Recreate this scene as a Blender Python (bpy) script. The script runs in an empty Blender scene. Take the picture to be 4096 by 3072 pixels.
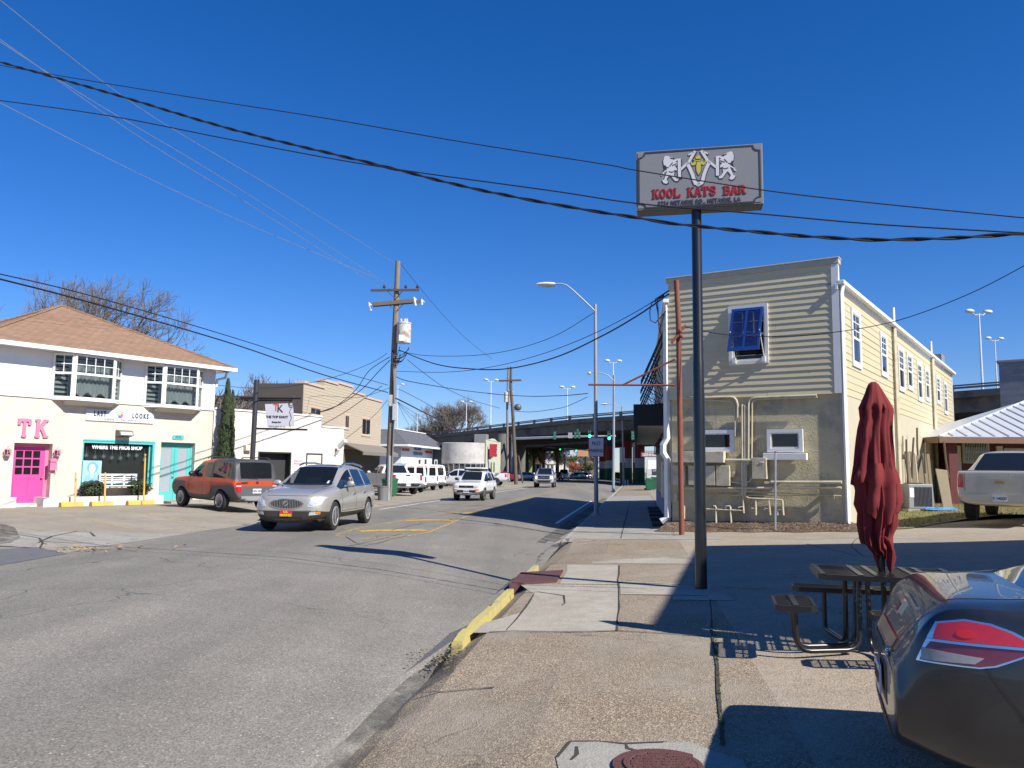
import bpy, bmesh, math, random
from mathutils import Vector, Matrix
from mathutils.bvhtree import BVHTree
R = math.radians
scene = bpy.context.scene
COL = scene.collection

# ---------------------------------------------------------------- camera, sky, sun, exposure
FPX, PITCH, ROLL, EYE = 815.0, 6.04, 0.011, 1.72
cam_d = bpy.data.cameras.new("camera"); cam = bpy.data.objects.new("camera", cam_d); COL.objects.link(cam)
cam_d.sensor_width = 36.0; cam_d.lens = 36.0 * FPX / 1024.0; cam_d.clip_start = 0.05; cam_d.clip_end = 6000
_f = Vector((0, math.cos(R(PITCH)), math.sin(R(PITCH)))); _u0 = Vector((0, -math.sin(R(PITCH)), math.cos(R(PITCH)))); _r0 = Vector((1, 0, 0))
_r = _r0 * math.cos(ROLL) + _u0 * math.sin(ROLL); _u = _u0 * math.cos(ROLL) - _r0 * math.sin(ROLL)
cam.matrix_world = Matrix(((_r.x, _u.x, -_f.x, 0), (_r.y, _u.y, -_f.y, 0), (_r.z, _u.z, -_f.z, EYE), (0, 0, 0, 1)))
scene.camera = cam
SUN_EL, SUN_AZ = 40.0, 130.0        # degrees above the horizon; degrees clockwise from +Y
w = bpy.data.worlds.new("World"); scene.world = w; w.use_nodes = True
_nt = w.node_tree; _bg = _nt.nodes["Background"]
_sky = _nt.nodes.new("ShaderNodeTexSky"); _sky.sky_type = 'NISHITA'; _sky.sun_disc = False
_sky.sun_elevation = R(SUN_EL); _sky.sun_rotation = R(SUN_AZ)
_sky.altitude = 0; _sky.air_density = 1.0; _sky.dust_density = 0.1; _sky.ozone_density = 3.2
_hs = _nt.nodes.new("ShaderNodeHueSaturation"); _hs.inputs["Saturation"].default_value = 1.22
_mx = _nt.nodes.new("ShaderNodeMix"); _mx.data_type = 'RGBA'; _mx.blend_type = 'MULTIPLY'; _mx.inputs[0].default_value = 1; _mx.inputs[7].default_value = (.77, .838, 1.13, 1)
_nt.links.new(_sky.outputs[0], _mx.inputs[6]); _nt.links.new(_mx.outputs[2], _hs.inputs["Color"]); _nt.links.new(_hs.outputs[0], _bg.inputs["Color"])
_bg.inputs["Strength"].default_value = 0.078
_sd = bpy.data.lights.new("sun", 'SUN'); _sd.energy = 5.0; _sd.angle = R(0.53); _sd.color = (1.0, 0.95, 0.87)
sun = bpy.data.objects.new("sun", _sd); COL.objects.link(sun)
_sv = Vector((math.sin(R(SUN_AZ)) * math.cos(R(SUN_EL)), math.cos(R(SUN_AZ)) * math.cos(R(SUN_EL)), math.sin(R(SUN_EL))))
sun.rotation_euler = _sv.to_track_quat('Z', 'Y').to_euler(); sun.location = (20, -20, 30)
scene.view_settings.view_transform = 'Standard'; scene.view_settings.look = 'None'
scene.view_settings.exposure = 0.62; scene.view_settings.gamma = 1.0
try: scene.cycles.max_bounces = 6; scene.cycles.transparent_max_bounces = 12
except Exception: pass

# ---------------------------------------------------------------- photo pixel -> place
CR = {'S': (0, 0, 1), 'D': (0, 0, 1.85172), 'a': (0, 1000, .4521), 'b': (0, 1500, .3617), 'c': (600, 1700, .4521), 'd': (800, 1400, .4521),
      'e': (1400, 1000, .4219), 'f': (1600, 1600, .2713), 'g': (2000, 1600, .3316), 'h': (2500, 1400, .4823), 'i': (2600, 950, .4219),
      'j': (2600, 1550, .4069), 'k': (2500, 500, .27125), 'l': (3300, 1100, .4218), 'm': (3300, 1500, .3918), 'n': (2900, 2100, .586),
      'o': (1200, 2000, .7686), 'p': (0, 1950, .6764)}
def ray(c, x, y):
    x0, y0, k = CR[c]; u = (x0 + x * k) / 4 - 512; v = (y0 + y * k) / 4 - 384
    d = _r * (u / FPX) + _u * (-v / FPX) + _f
    return d
ORG = Vector((0, 0, EYE))
def G(c, x, y, z=0.0):
    d = ray(c, x, y); return ORG + d * ((z - EYE) / d.z)
def DP(c, x, y, dep):
    d = ray(c, x, y); return ORG + d * (dep / d.y)
def VP(c, x, y, a, b):
    """point where the sight line meets the upright plane over the ground line a-b"""
    a = Vector((a[0], a[1], 0)); b = Vector((b[0], b[1], 0)); t = b - a; n = Vector((-t.y, t.x, 0))
    d = ray(c, x, y); return ORG + d * ((a - ORG).dot(n) / d.dot(n))

# ---------------------------------------------------------------- objects
def tag(o, label=None, cat=None, group=None, kind=None):
    if label: o['label'] = label
    if cat: o['category'] = cat
    if group: o['group'] = group
    if kind: o['kind'] = kind
    return o
def empty(name, loc, rz=0, label=None, cat=None, group=None):
    o = bpy.data.objects.new(name, None); COL.objects.link(o); o.location = loc; o.rotation_euler = (0, 0, rz)
    o.empty_display_size = .3
    return tag(o, label, cat, group)
def dup(o, parent=None):
    c = o.copy(); COL.objects.link(c)
    if parent is not None: c.parent = parent
    for ch in list(o.children): dup(ch, c)
    return c

class MB:
    """collects shapes into one mesh"""
    def __init__(s): s.bm = bmesh.new(); s.M = Matrix.Identity(4)
    def v(s, p): return s.bm.verts.new(s.M @ Vector(p))
    def face(s, pts):
        return s.bm.faces.new([s.v(p) for p in pts])
    def box(s, c, d, rz=0, m=None):
        hx, hy, hz = d[0] / 2, d[1] / 2, d[2] / 2
        T = Matrix.Translation(Vector(c)) @ Matrix.Rotation(rz, 4, 'Z')
        if m is not None: T = T @ m
        vs = [s.v(T @ Vector((x, y, z))) for x in (-hx, hx) for y in (-hy, hy) for z in (-hz, hz)]
        for f in ((0, 1, 3, 2), (4, 6, 7, 5), (0, 4, 5, 1), (2, 3, 7, 6), (0, 2, 6, 4), (1, 5, 7, 3)):
            s.bm.faces.new([vs[i] for i in f])
        return s
    def bx(s, x0, x1, y0, y1, z0, z1):
        return s.box(((x0 + x1) / 2, (y0 + y1) / 2, (z0 + z1) / 2), (x1 - x0, y1 - y0, z1 - z0))
    def tube(s, pts, r, n=8, cap=True):
        pts = [Vector(p) for p in pts]; rs = r if isinstance(r, (list, tuple)) else [r] * len(pts)
        rings = []; prev = None
        for i, p in enumerate(pts):
            t = (pts[min(i + 1, len(pts) - 1)] - pts[max(i - 1, 0)])
            if t.length < 1e-9: t = Vector((0, 0, 1))
            t.normalize()
            if prev is None:
                a = Vector((0, 0, 1)) if abs(t.z) < .9 else Vector((1, 0, 0)); x = t.cross(a).normalized()
            else:
                x = (prev - t * prev.dot(t))
                x = x.normalized() if x.length > 1e-6 else t.orthogonal().normalized()
            prev = x; y = t.cross(x)
            rings.append([s.v(p + (x * math.cos(2 * math.pi * k / n) + y * math.sin(2 * math.pi * k / n)) * rs[i]) for k in range(n)])
        for a, b in zip(rings, rings[1:]):
            for k in range(n):
                s.bm.faces.new((a[k], a[(k + 1) % n], b[(k + 1) % n], b[k]))
        if cap and n > 2:
            s.bm.faces.new(rings[0][::-1]); s.bm.faces.new(rings[-1])
        return s
    def cyl(s, a, b, r, n=12, r2=None): return s.tube([a, b], [r, r if r2 is None else r2], n)
    def lathe(s, prof, n=20, axis='Z', c=(0, 0, 0)):
        c = Vector(c); rings = []
        for r, h in prof:
            ring = []
            for k in range(n):
                a = 2 * math.pi * k / n
                p = Vector((r * math.cos(a), r * math.sin(a), h)) if axis == 'Z' else Vector((r * math.cos(a), h, r * math.sin(a)))
                ring.append(s.v(c + p))
            rings.append(ring)
        for a, b in zip(rings, rings[1:]):
            for k in range(n): s.bm.faces.new((a[k], a[(k + 1) % n], b[(k + 1) % n], b[k]))
        if prof[0][0] > 1e-4: s.bm.faces.new(rings[0][::-1])
        if prof[-1][0] > 1e-4: s.bm.faces.new(rings[-1])
        return s
    def prism(s, poly, h0, h1, axes='XZ'):
        """closed outline swept along the third axis"""
        def P(a, b, h): return (a, h, b) if axes == 'XZ' else ((a, b, h) if axes == 'XY' else (h, a, b))
        A = [s.v(P(a, b, h0)) for a, b in poly]; B = [s.v(P(a, b, h1)) for a, b in poly]
        n = len(poly); s.bm.faces.new(A); s.bm.faces.new(B[::-1])
        for i in range(n): s.bm.faces.new((A[i], B[i], B[(i + 1) % n], A[(i + 1) % n]))
        return s
    def ball(s, c, r, u=10, v=6):
        rx, ry, rz = r if isinstance(r, (tuple, list)) else (r, r, r); rows = []
        for i in range(v + 1):
            a = math.pi * i / v
            rows.append([s.v((c[0] + rx * math.sin(a) * math.cos(2 * math.pi * k / u), c[1] + ry * math.sin(a) * math.sin(2 * math.pi * k / u), c[2] + rz * math.cos(a))) for k in range(u)])
        for a, b in zip(rows, rows[1:]):
            for k in range(u): s.bm.faces.new((a[k], b[k], b[(k + 1) % u], a[(k + 1) % u]))
        return s
    def grid(s, pts):
        V = [[s.v(p) for p in row] for row in pts]
        for a, b in zip(V, V[1:]):
            for i in range(len(a) - 1): s.bm.faces.new((a[i], a[i + 1], b[i + 1], b[i]))
        return s
    def build(s, name, mat, parent=None, smooth=False, weld=True, bevel=0, label=None, keep=False, orient=True):
        bm = s.bm
        if weld: bmesh.ops.remove_doubles(bm, verts=bm.verts, dist=1e-5)
        if orient: bmesh.ops.recalc_face_normals(bm, faces=bm.faces)
        me = bpy.data.meshes.new(name); bm.to_mesh(me); bm.free()
        return mkobj(name, me, mat, parent, smooth, bevel, label)
def mkobj(name, me, mat, parent=None, smooth=False, bevel=0, label=None):
    if mat is not None:
        for m in (mat if isinstance(mat, (list, tuple)) else [mat]): me.materials.append(m)
    if smooth:
        for p in me.polygons: p.use_smooth = True
        if smooth is not True: me.set_sharp_from_angle(angle=R(smooth))
    o = bpy.data.objects.new(name, me); COL.objects.link(o)
    if parent is not None: o.parent = parent
    if bevel:
        b = o.modifiers.new("b", 'BEVEL'); b.width = bevel; b.segments = 2; b.limit_method = 'ANGLE'; b.angle_limit = R(40)
    if label: o['label'] = label
    return o
class Fr:
    """a facade: x along the wall to the right, y into the building, z up"""
    def __init__(s, p0, ang_fwd, z=0.0):       # ang_fwd: degrees of the wall line clockwise from +Y
        s.o = Vector((p0[0], p0[1], z)); a = R(ang_fwd); s.h = Vector((math.sin(a), math.cos(a), 0)); s.m = Vector((-s.h.y, s.h.x, 0)); s.rz = math.atan2(s.h.y, s.h.x)
    def fp(s, c, x, y, off=0.0):
        d = ray(c, x, y); p = ORG + d * ((s.o + s.m * off - ORG).dot(s.m) / d.dot(s.m)) - s.o
        return p.dot(s.h), p.z
    def w(s, x, y, z): return s.o + s.h * x + s.m * y + Vector((0, 0, z))
def text_mesh(txt, size, depth=.01, bold=0.0, sx=1.0, align='CENTER', spacing=1.0, shear=0.0):
    cu = bpy.data.curves.new("t", 'FONT'); cu.body = txt; cu.size = size; cu.extrude = depth / 2; cu.offset = bold; cu.align_x = align
    cu.align_y = 'CENTER'; cu.space_character = spacing; cu.shear = shear; cu.resolution_u = 3
    o = bpy.data.objects.new("t", cu); COL.objects.link(o); dg = bpy.context.evaluated_depsgraph_get()
    me = bpy.data.meshes.new_from_object(o.evaluated_get(dg)); bpy.data.objects.remove(o); bpy.data.curves.remove(cu)
    me.transform(Matrix.Diagonal((sx, 1, 1, 1))); return me
def text(name, txt, size, mat, parent, loc, face='-Y', **k):
    """lettering standing upright; local facing -Y (towards the street) unless another turn is given"""
    me = text_mesh(txt, size, **k); me.materials.clear()
    rot = Matrix.Rotation(R(90), 4, 'X')
    if face == '+X': rot = Matrix.Rotation(R(90), 4, 'Z') @ rot
    if face == '-X': rot = Matrix.Rotation(R(-90), 4, 'Z') @ rot
    if isinstance(face, (int, float)): rot = Matrix.Rotation(R(face), 4, 'Z') @ rot
    me.transform(Matrix.Translation(Vector(loc)) @ rot); return mkobj(name, me, mat, parent)

# ---------------------------------------------------------------- materials
def _n(nt, t, **k):
    n = nt.nodes.new(t)
    for a, b in k.items(): setattr(n, a, b)
    return n
def newmat(name):
    m = bpy.data.materials.new(name); m.use_nodes = True; nt = m.node_tree
    return m, nt, nt.nodes["Principled BSDF"]
def setp(p, **k):
    for a, b in k.items():
        a = a.replace('_', ' ')
        if a in p.inputs: p.inputs[a].default_value = b
def c4(c): return (c[0], c[1], c[2], 1.0)
def coords(nt, scale=(1, 1, 1)):
    tc = _n(nt, "ShaderNodeTexCoord"); mp = _n(nt, "ShaderNodeMapping"); mp.inputs["Scale"].default_value = scale
    nt.links.new(tc.outputs["Object"], mp.inputs["Vector"]); return mp.outputs[0]
def noise(nt, vec, scale, detail=4, rough=.6, dist=0):
    n = _n(nt, "ShaderNodeTexNoise"); n.inputs["Scale"].default_value = scale; n.inputs["Detail"].default_value = detail
    n.inputs["Roughness"].default_value = rough; n.inputs["Distortion"].default_value = dist; nt.links.new(vec, n.inputs["Vector"]); return n.outputs["Fac"]
def ramp(nt, fac, stops):
    r = _n(nt, "ShaderNodeValToRGB"); e = r.color_ramp.elements
    while len(e) < len(stops): e.new(.5)
    for el, (p, c) in zip(e, stops): el.position = p; el.color = c4(c) if len(c) == 3 else c
    nt.links.new(fac, r.inputs[0]); return r.outputs[0]
def mix(nt, fac, a, b, mode='MIX'):
    m = _n(nt, "ShaderNodeMix", data_type='RGBA', blend_type=mode)
    if isinstance(fac, (int, float)): m.inputs[0].default_value = fac
    else: nt.links.new(fac, m.inputs[0])
    for i, s in ((6, a), (7, b)):
        if isinstance(s, tuple): m.inputs[i].default_value = c4(s)
        else: nt.links.new(s, m.inputs[i])
    return m.outputs[2]
def math_(nt, op, a, b=None):
    m = _n(nt, "ShaderNodeMath", operation=op)
    for i, s in enumerate((a, b)):
        if s is None: continue
        if isinstance(s, (int, float)): m.inputs[i].default_value = s
        else: nt.links.new(s, m.inputs[i])
    return m.outputs[0]
def bump(nt, p, h, strength=.3, dist=.01):
    b = _n(nt, "ShaderNodeBump"); b.inputs["Strength"].default_value = strength; b.inputs["Distance"].default_value = dist
    nt.links.new(h, b.inputs["Height"]); nt.links.new(b.outputs[0], p.inputs["Normal"])
def mul(c, k): return tuple(min(1, max(0, x * k)) for x in c)
def M_(name, col, rough=.6, var=.18, scale=3.0, metal=0.0, bmp=0.0, bscale=40, coat=0.0, spec=.5, stretch=(1, 1, 1), dirt=None, dscale=1.2):
    """plain paint / plaster / metal with mottling, optional bump and stains"""
    m, nt, p = newmat(name); v = coords(nt, stretch)
    c = mix(nt, noise(nt, v, scale, 6, .65), mul(col, 1 - var), mul(col, 1 + var))
    if dirt: c = mix(nt, ramp(nt, noise(nt, v, dscale, 8, .7), [(.48, (0, 0, 0)), (.68, (1, 1, 1))]), c, dirt)
    nt.links.new(c, p.inputs["Base Color"]); setp(p, Roughness=rough, Metallic=metal, Coat_Weight=coat, Coat_Roughness=.04)
    p.inputs["Specular IOR Level"].default_value = spec
    if bmp: bump(nt, p, noise(nt, v, bscale, 4), bmp, .02)
    return m
def carpaint(name, col, metal=.55, rough=.32, coat=1.0):
    m, nt, p = newmat(name); v = coords(nt)
    c = mix(nt, noise(nt, v, 900, 1), mul(col, .88), mul(col, 1.12)); c = mix(nt, ramp(nt, noise(nt, v, 1.7, 5), [(.4, (0, 0, 0)), (.9, (.10, .10, .10))]), c, (.30, .28, .25))
    nt.links.new(c, p.inputs["Base Color"]); setp(p, Metallic=metal, Roughness=rough, Coat_Weight=coat, Coat_Roughness=.03); return m
def glassmat(name, tint=(.02, .025, .03), clear=0.0, rough=.02):
    m, nt, p = newmat(name); setp(p, Roughness=rough, Metallic=0.0); p.inputs["Base Color"].default_value = c4(tint); p.inputs["Specular IOR Level"].default_value = .6
    v = coords(nt); bump(nt, p, noise(nt, v, 1.6, 2), .06, .02)
    if clear > 0:
        t = _n(nt, "ShaderNodeBsdfTransparent"); t.inputs[0].default_value = (.88, .93, .92, 1); ms = _n(nt, "ShaderNodeMixShader"); ms.inputs[0].default_value = clear
        out = nt.nodes["Material Output"]; nt.links.new(p.outputs[0], ms.inputs[1]); nt.links.new(t.outputs[0], ms.inputs[2]); nt.links.new(ms.outputs[0], out.inputs[0])
    return m
def emit(name, col, s):
    m, nt, p = newmat(name); p.inputs["Base Color"].default_value = c4(col); p.inputs["Emission Color"].default_value = c4(col); p.inputs["Emission Strength"].default_value = s; return m
# ---------------------------------------------------------------- ground shape
def lerp_tab(tab, x):
    if x <= tab[0][0]: return tab[0][1]
    for (a, va), (b, vb) in zip(tab, tab[1:]):
        if x <= b: return va + (vb - va) * (x - a) / (b - a)
    return tab[-1][1]
def KX(y): return .07 + (y - 13.43) * .1541            # right kerb line
_LE = [(-20, -9.0), (14, -8.6), (17.7, -8.6), (21.3, -8.23), (23.4, -7.88), (26, -7.45)]
def LX(y): return lerp_tab(_LE, y) if y < 26 else KX(y) - 9.46
_QP = [(0, -.27), (.03, -.22), (.16, -.11), (.27, -.02), (.5, .08), (.75, .07), (1, .04)]
def apron(y):   # 1 where the footway drops to the gutter
    return max(lerp_tab([(6.4, 1), (8.1, 0)], y), lerp_tab([(16.3, 0), (17.2, 1), (20.6, 1), (22.0, 0)], y))
def ZG(x, y):
    k = KX(y); q = k - x
    if q >= 0:
        L = k - LX(y)
        if q <= L: return lerp_tab(_QP, q / L)
        d = q - L; far = lerp_tab([(38, 1), (48, .35), (80, .1)], y)
        return .04 + min(d * .06, .23) * far
    q = -q; z = -.11 + .0367 * min(q, 3.0)
    if q > 3: z += min((q - 3) * .05, .28) + (min(max(q - 8.6, 0), 4) * .065 if y > 14 else 0)
    a = apron(y)
    if a and q < 1.3: z -= a * .13 * (1 - q / 1.3)
    return z
def GG(c, x, y, off=0.0):
    z = 0.0
    for _ in range(8):
        p = G(c, x, y, z); z = ZG(p.x, p.y) * .6 + z * .4
    p = G(c, x, y, z); p.z = ZG(p.x, p.y) + off; return p
# ---------------------------------------------------------------- ground materials
def asphalt_mat(name, base, patch, light=(.55, .53, .5)):
    m, nt, p = newmat(name); v = coords(nt)
    mp = _n(nt, "ShaderNodeMapping"); tc = _n(nt, "ShaderNodeTexCoord"); nt.links.new(tc.outputs["Object"], mp.inputs["Vector"])
    mp.inputs["Rotation"].default_value = (0, 0, R(8.7)); mp.inputs["Scale"].default_value = (.55, .05, 1)
    lane = noise(nt, mp.outputs[0], 1.0, 5, .6)
    c = mix(nt, ramp(nt, lane, [(.3, (0, 0, 0)), (.7, (1, 1, 1))]), base, patch)
    c = mix(nt, ramp(nt, noise(nt, v, .55, 8, .72), [(.35, (0, 0, 0)), (.75, (.55, .55, .55))]), c, mul(base, .72))
    vor = _n(nt, "ShaderNodeTexVoronoi"); vor.inputs["Scale"].default_value = 75; nt.links.new(v, vor.inputs["Vector"])
    sp = ramp(nt, vor.outputs["Color"], [(.0, (.45, .45, .45)), (.55, (.95, .95, .95)), (.86, (1.2, 1.2, 1.2)), (.97, (2.3, 2.2, 2.05))])
    c = mix(nt, .8, c, sp, 'MULTIPLY')
    # hairline cracks
    cr = _n(nt, "ShaderNodeTexVoronoi", feature='DISTANCE_TO_EDGE'); cr.inputs["Scale"].default_value = .33
    ad = _n(nt, "ShaderNodeVectorMath", operation='ADD'); nz = _n(nt, "ShaderNodeTexNoise"); nz.inputs["Scale"].default_value = 1.3; nz.inputs["Detail"].default_value = 6
    nt.links.new(v, nz.inputs["Vector"]); nt.links.new(v, ad.inputs[0]); nt.links.new(nz.outputs["Color"], ad.inputs[1]); nt.links.new(ad.outputs[0], cr.inputs["Vector"])
    cf = math_(nt, 'MULTIPLY', ramp(nt, cr.outputs["Distance"], [(.0, (1, 1, 1)), (.006, (0, 0, 0))]), ramp(nt, noise(nt, v, .25, 2), [(.48, (0, 0, 0)), (.6, (.8, .8, .8))]))
    c = mix(nt, cf, c, (.03, .03, .03))
    nt.links.new(c, p.inputs["Base Color"]); setp(p, Roughness=.85); p.inputs["Specular IOR Level"].default_value = .25
    bump(nt, p, vor.outputs["Distance"], .5, .008); return m
def concrete_mat(name, base, stain, agg=0.0, aggscale=55, tint=(.42, .30, .19), dark=(.10, .075, .05), crack=.5):
    m, nt, p = newmat(name); v = coords(nt)
    c = mix(nt, ramp(nt, noise(nt, v, .7, 8, .68), [(.35, (0, 0, 0)), (.7, (1, 1, 1))]), base, stain)
    c = mix(nt, ramp(nt, noise(nt, v, 3.1, 6, .7), [(.45, (0, 0, 0)), (.75, (.5, .5, .5))]), c, mul(stain, .7))
    vor = _n(nt, "ShaderNodeTexVoronoi"); vor.inputs["Scale"].default_value = aggscale; nt.links.new(v, vor.inputs["Vector"])
    if agg > 0:
        sp = ramp(nt, vor.outputs["Color"], [(.0, dark), (.42, mul(tint, .75)), (.62, tint), (.93, (.52, .43, .30))])
        area = ramp(nt, noise(nt, v, .45, 7, .66), [(.36, (agg * .25, agg * .25, agg * .25)), (.56, (agg, agg, agg))])
        c = mix(nt, area, c, sp)
    else:
        sp = ramp(nt, vor.outputs["Color"], [(.1, (.82, .82, .82)), (.8, (1.08, 1.08, 1.08))]); c = mix(nt, .8, c, sp, 'MULTIPLY')
    cr = _n(nt, "ShaderNodeTexVoronoi", feature='DISTANCE_TO_EDGE'); cr.inputs["Scale"].default_value = .42
    ad = _n(nt, "ShaderNodeVectorMath", operation='ADD'); nz = _n(nt, "ShaderNodeTexNoise"); nz.inputs["Scale"].default_value = 1.6; nz.inputs["Detail"].default_value = 7
    nt.links.new(v, nz.inputs["Vector"]); nt.links.new(v, ad.inputs[0]); nt.links.new(nz.outputs["Color"], ad.inputs[1]); nt.links.new(ad.outputs[0], cr.inputs["Vector"])
    cf = math_(nt, 'MULTIPLY', ramp(nt, cr.outputs["Distance"], [(.0, (1, 1, 1)), (.008, (0, 0, 0))]), ramp(nt, noise(nt, v, .31, 2), [(.45, (0, 0, 0)), (.6, (crack, crack, crack))]))
    c = mix(nt, cf, c, (.05, .045, .04))
    nt.links.new(c, p.inputs["Base Color"]); setp(p, Roughness=.9); p.inputs["Specular IOR Level"].default_value = .2
    bump(nt, p, vor.outputs["Distance"], .35 + agg * .4, .008); return m
def patchy(name, col, thr=(.42, .6), scale=3, rough=.9):
    """worn paint or stain: breaks up where it has rubbed away"""
    m, nt, p = newmat(name); v = coords(nt); p.inputs["Base Color"].default_value = c4(col); setp(p, Roughness=rough)
    c = mix(nt, noise(nt, v, 4, 6), mul(col, .75), mul(col, 1.2)); nt.links.new(c, p.inputs["Base Color"])
    a = ramp(nt, noise(nt, v, scale, 9, .75), [(thr[0], (0, 0, 0)), (thr[1], (1, 1, 1))]); nt.links.new(a, p.inputs["Alpha"]); return m
m_asphalt = asphalt_mat("asphalt", (.185, .172, .148), (.285, .262, .222))
m_agg = concrete_mat("exposed aggregate", (.36, .32, .255), (.25, .215, .16), .85, 78, (.285, .215, .145), (.075, .058, .042))
m_conc = concrete_mat("pale concrete", (.42, .385, .32), (.33, .29, .225), 0, 60)
m_conc2 = concrete_mat("grey concrete", (.35, .335, .29), (.27, .25, .21), 0, 60)
m_lot = concrete_mat("old lot paving", (.33, .295, .235), (.245, .22, .175), .22, 60, (.30, .26, .2), (.12, .1, .08))
m_lotR = concrete_mat("bar lot paving", (.36, .33, .27), (.27, .24, .19), .45, 60)
m_yel = patchy("yellow road paint", (.56, .34, .05), (.30, .54), 5)
m_yelthin = patchy("faded yellow paint", (.58, .41, .10), (.40, .62), 6)

m_wht = patchy("white road paint", (.72, .72, .70), (.2, .42), 5)
m_joint = M_("joint dirt", (.045, .042, .03), .95)
m_kerby = M_("yellow kerb paint", (.46, .39, .13), .85, .2, 6, bmp=.2, dirt=(.27, .25, .18), dscale=2.5)
m_kerbg = M_("grey kerb", (.33, .31, .27), .9, .2, 5, bmp=.2)
m_wet = patchy("gutter grime", (.085, .08, .07), (.36, .74), 2.2)
# ---------------------------------------------------------------- ground sheets
def strip(name, f0, f1, ys, fr, mat, off=0.0):
    b = MB(); b.grid([[(f0(y) + (f1(y) - f0(y)) * t, y, ZG(f0(y) + (f1(y) - f0(y)) * t, y) + off) for t in fr] for y in ys])
    return tag(b.build(name, mat, weld=False), kind='structure')
def sheet(name, pts, mat, off=.004, cuts=5, kind='structure'):
    """a thin flush sheet over the ground; pts are ground points"""
    if name == 'sidewalk_slab': pts = [(max(p[0], KX(p[1]) + .10), p[1]) for p in pts]
    bm = bmesh.new(); f = bm.faces.new([bm.verts.new((p[0], p[1], 0)) for p in pts])
    bmesh.ops.triangulate(bm, faces=[f])
    for _ in range(cuts):
        ed = [e for e in bm.edges if e.calc_length() > .8]
        if not ed: break
        bmesh.ops.subdivide_edges(bm, edges=ed, cuts=1, use_grid_fill=False); bmesh.ops.triangulate(bm, faces=bm.faces)
    for v in bm.verts: v.co.z = ZG(v.co.x, v.co.y) + off
    bmesh.ops.recalc_face_normals(bm, faces=bm.faces)
    for f in bm.faces:
        if f.normal.z < 0: f.normal_flip()
    me = bpy.data.meshes.new(name); bm.to_mesh(me); bm.free(); o = mkobj(name, me, mat)
    return tag(o, kind=kind)
def ribbon(name, pts, wd, mat, off=.006, jit=0.0, rnd=None, parent_b=None):
    P = []
    for a, b in zip(pts, pts[1:]):
        n = max(1, int((Vector(b[:2]) - Vector(a[:2])).length / .6))
        P += [(a[0] + (b[0] - a[0]) * i / n, a[1] + (b[1] - a[1]) * i / n) for i in range(n)]
    P.append(pts[-1][:2]); b = parent_b or MB(); rows = []
    for i, p in enumerate(P):
        a = Vector(P[max(0, i - 1)]); c = Vector(P[min(len(P) - 1, i + 1)]); t = (c - a).normalized(); n = Vector((-t.y, t.x))
        p = Vector(p); ww = wd
        if jit: p = p + n * rnd.uniform(-jit, jit); ww = wd * rnd.uniform(.5, 1.4)
        rows.append([(p + n * s * ww / 2) for s in (-1, 1)])
    b.grid([[(q.x, q.y, ZG(q.x, q.y) + off) for q in r] for r in rows])
    if parent_b: return None
    return tag(b.build(name, mat, weld=False), kind='structure')
YS = [-16, -8] + [i * 1.0 for i in range(-4, 30)] + [i * 3.0 for i in range(10, 40)] + [130, 150, 180, 230, 300]
YS = sorted(set(YS))
b = MB(); b.grid([[(-1500 + i * 250, -700 + j * 250, -.7) for i in range(13)] for j in range(13)])
tag(b.build("ground", M_("dry ground", (.16, .15, .09), .95, .3, .2), weld=False), kind='structure')
strip("road", LX, KX, YS, [0, .1, .25, .35, .5, .6, .73, .78, .84, .9, .94, .97, 1], m_asphalt)
strip("sidewalk", KX, lambda y: KX(y) + 3.05, YS, [0, .1, .2, .3, .4263, .6, .8, .9836, 1], m_agg)
strip("bar_lot", lambda y: KX(y) + 3.05, lambda y: KX(y) + 40, YS, [0, .05, .1, .1514, .2, .4, 1], m_lotR)
strip("parking_lot", lambda y: LX(y) - 60, LX, YS, [0, .4, .8, .9, .9361, .96, .98, 1], m_lot)
rg = random.Random(5)
# the far footway, paler concrete beyond the driveway, and slabs in the near footway
def kq(q, y): return (KX(y) + q, y)
sheet("sidewalk_slab", [kq(.05, 21.6), kq(2.95, 21.9), kq(2.9, 60), kq(.05, 60)], m_conc2, .004)
sheet("sidewalk_slab", [GG('o', 1120, 440), GG('o', 1655, 445), GG('o', 1652, 680), GG('o', 1500, 690), GG('o', 900, 692), GG('o', 960, 640), GG('o', 1160, 585), GG('o', 1215, 490)], m_conc, .004)
sheet("sidewalk_slab", [GG('o', 1390, 338), GG('o', 1655, 338), GG('o', 1655, 440), GG('o', 1350, 437), GG('o', 1390, 372)], m_conc, .005)
sheet("sidewalk_slab", [GG('o', 1665, 425), GG('o', 2140, 440), GG('o', 2140, 500), GG('o', 1668, 490)], m_conc, .004)
sheet("sidewalk_slab", [GG('o', 1500, 182), GG('o', 1980, 188), GG('o', 2200, 190), GG('o', 2200, 205), GG('o', 1700, 205), GG('o', 1490, 203)], m_conc2, .005)
sheet("sidewalk_slab", [GG('o', 1520, 318), GG('o', 1900, 300), GG('o', 2060, 315), GG('o', 2060, 333), GG('o', 1520, 333)], m_conc, .005)
sheet("sidewalk_slab", [GG('o', 1935, 475), GG('o', 2210, 480), GG('o', 2260, 525), GG('o', 1940, 520)], m_conc, .006)
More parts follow.
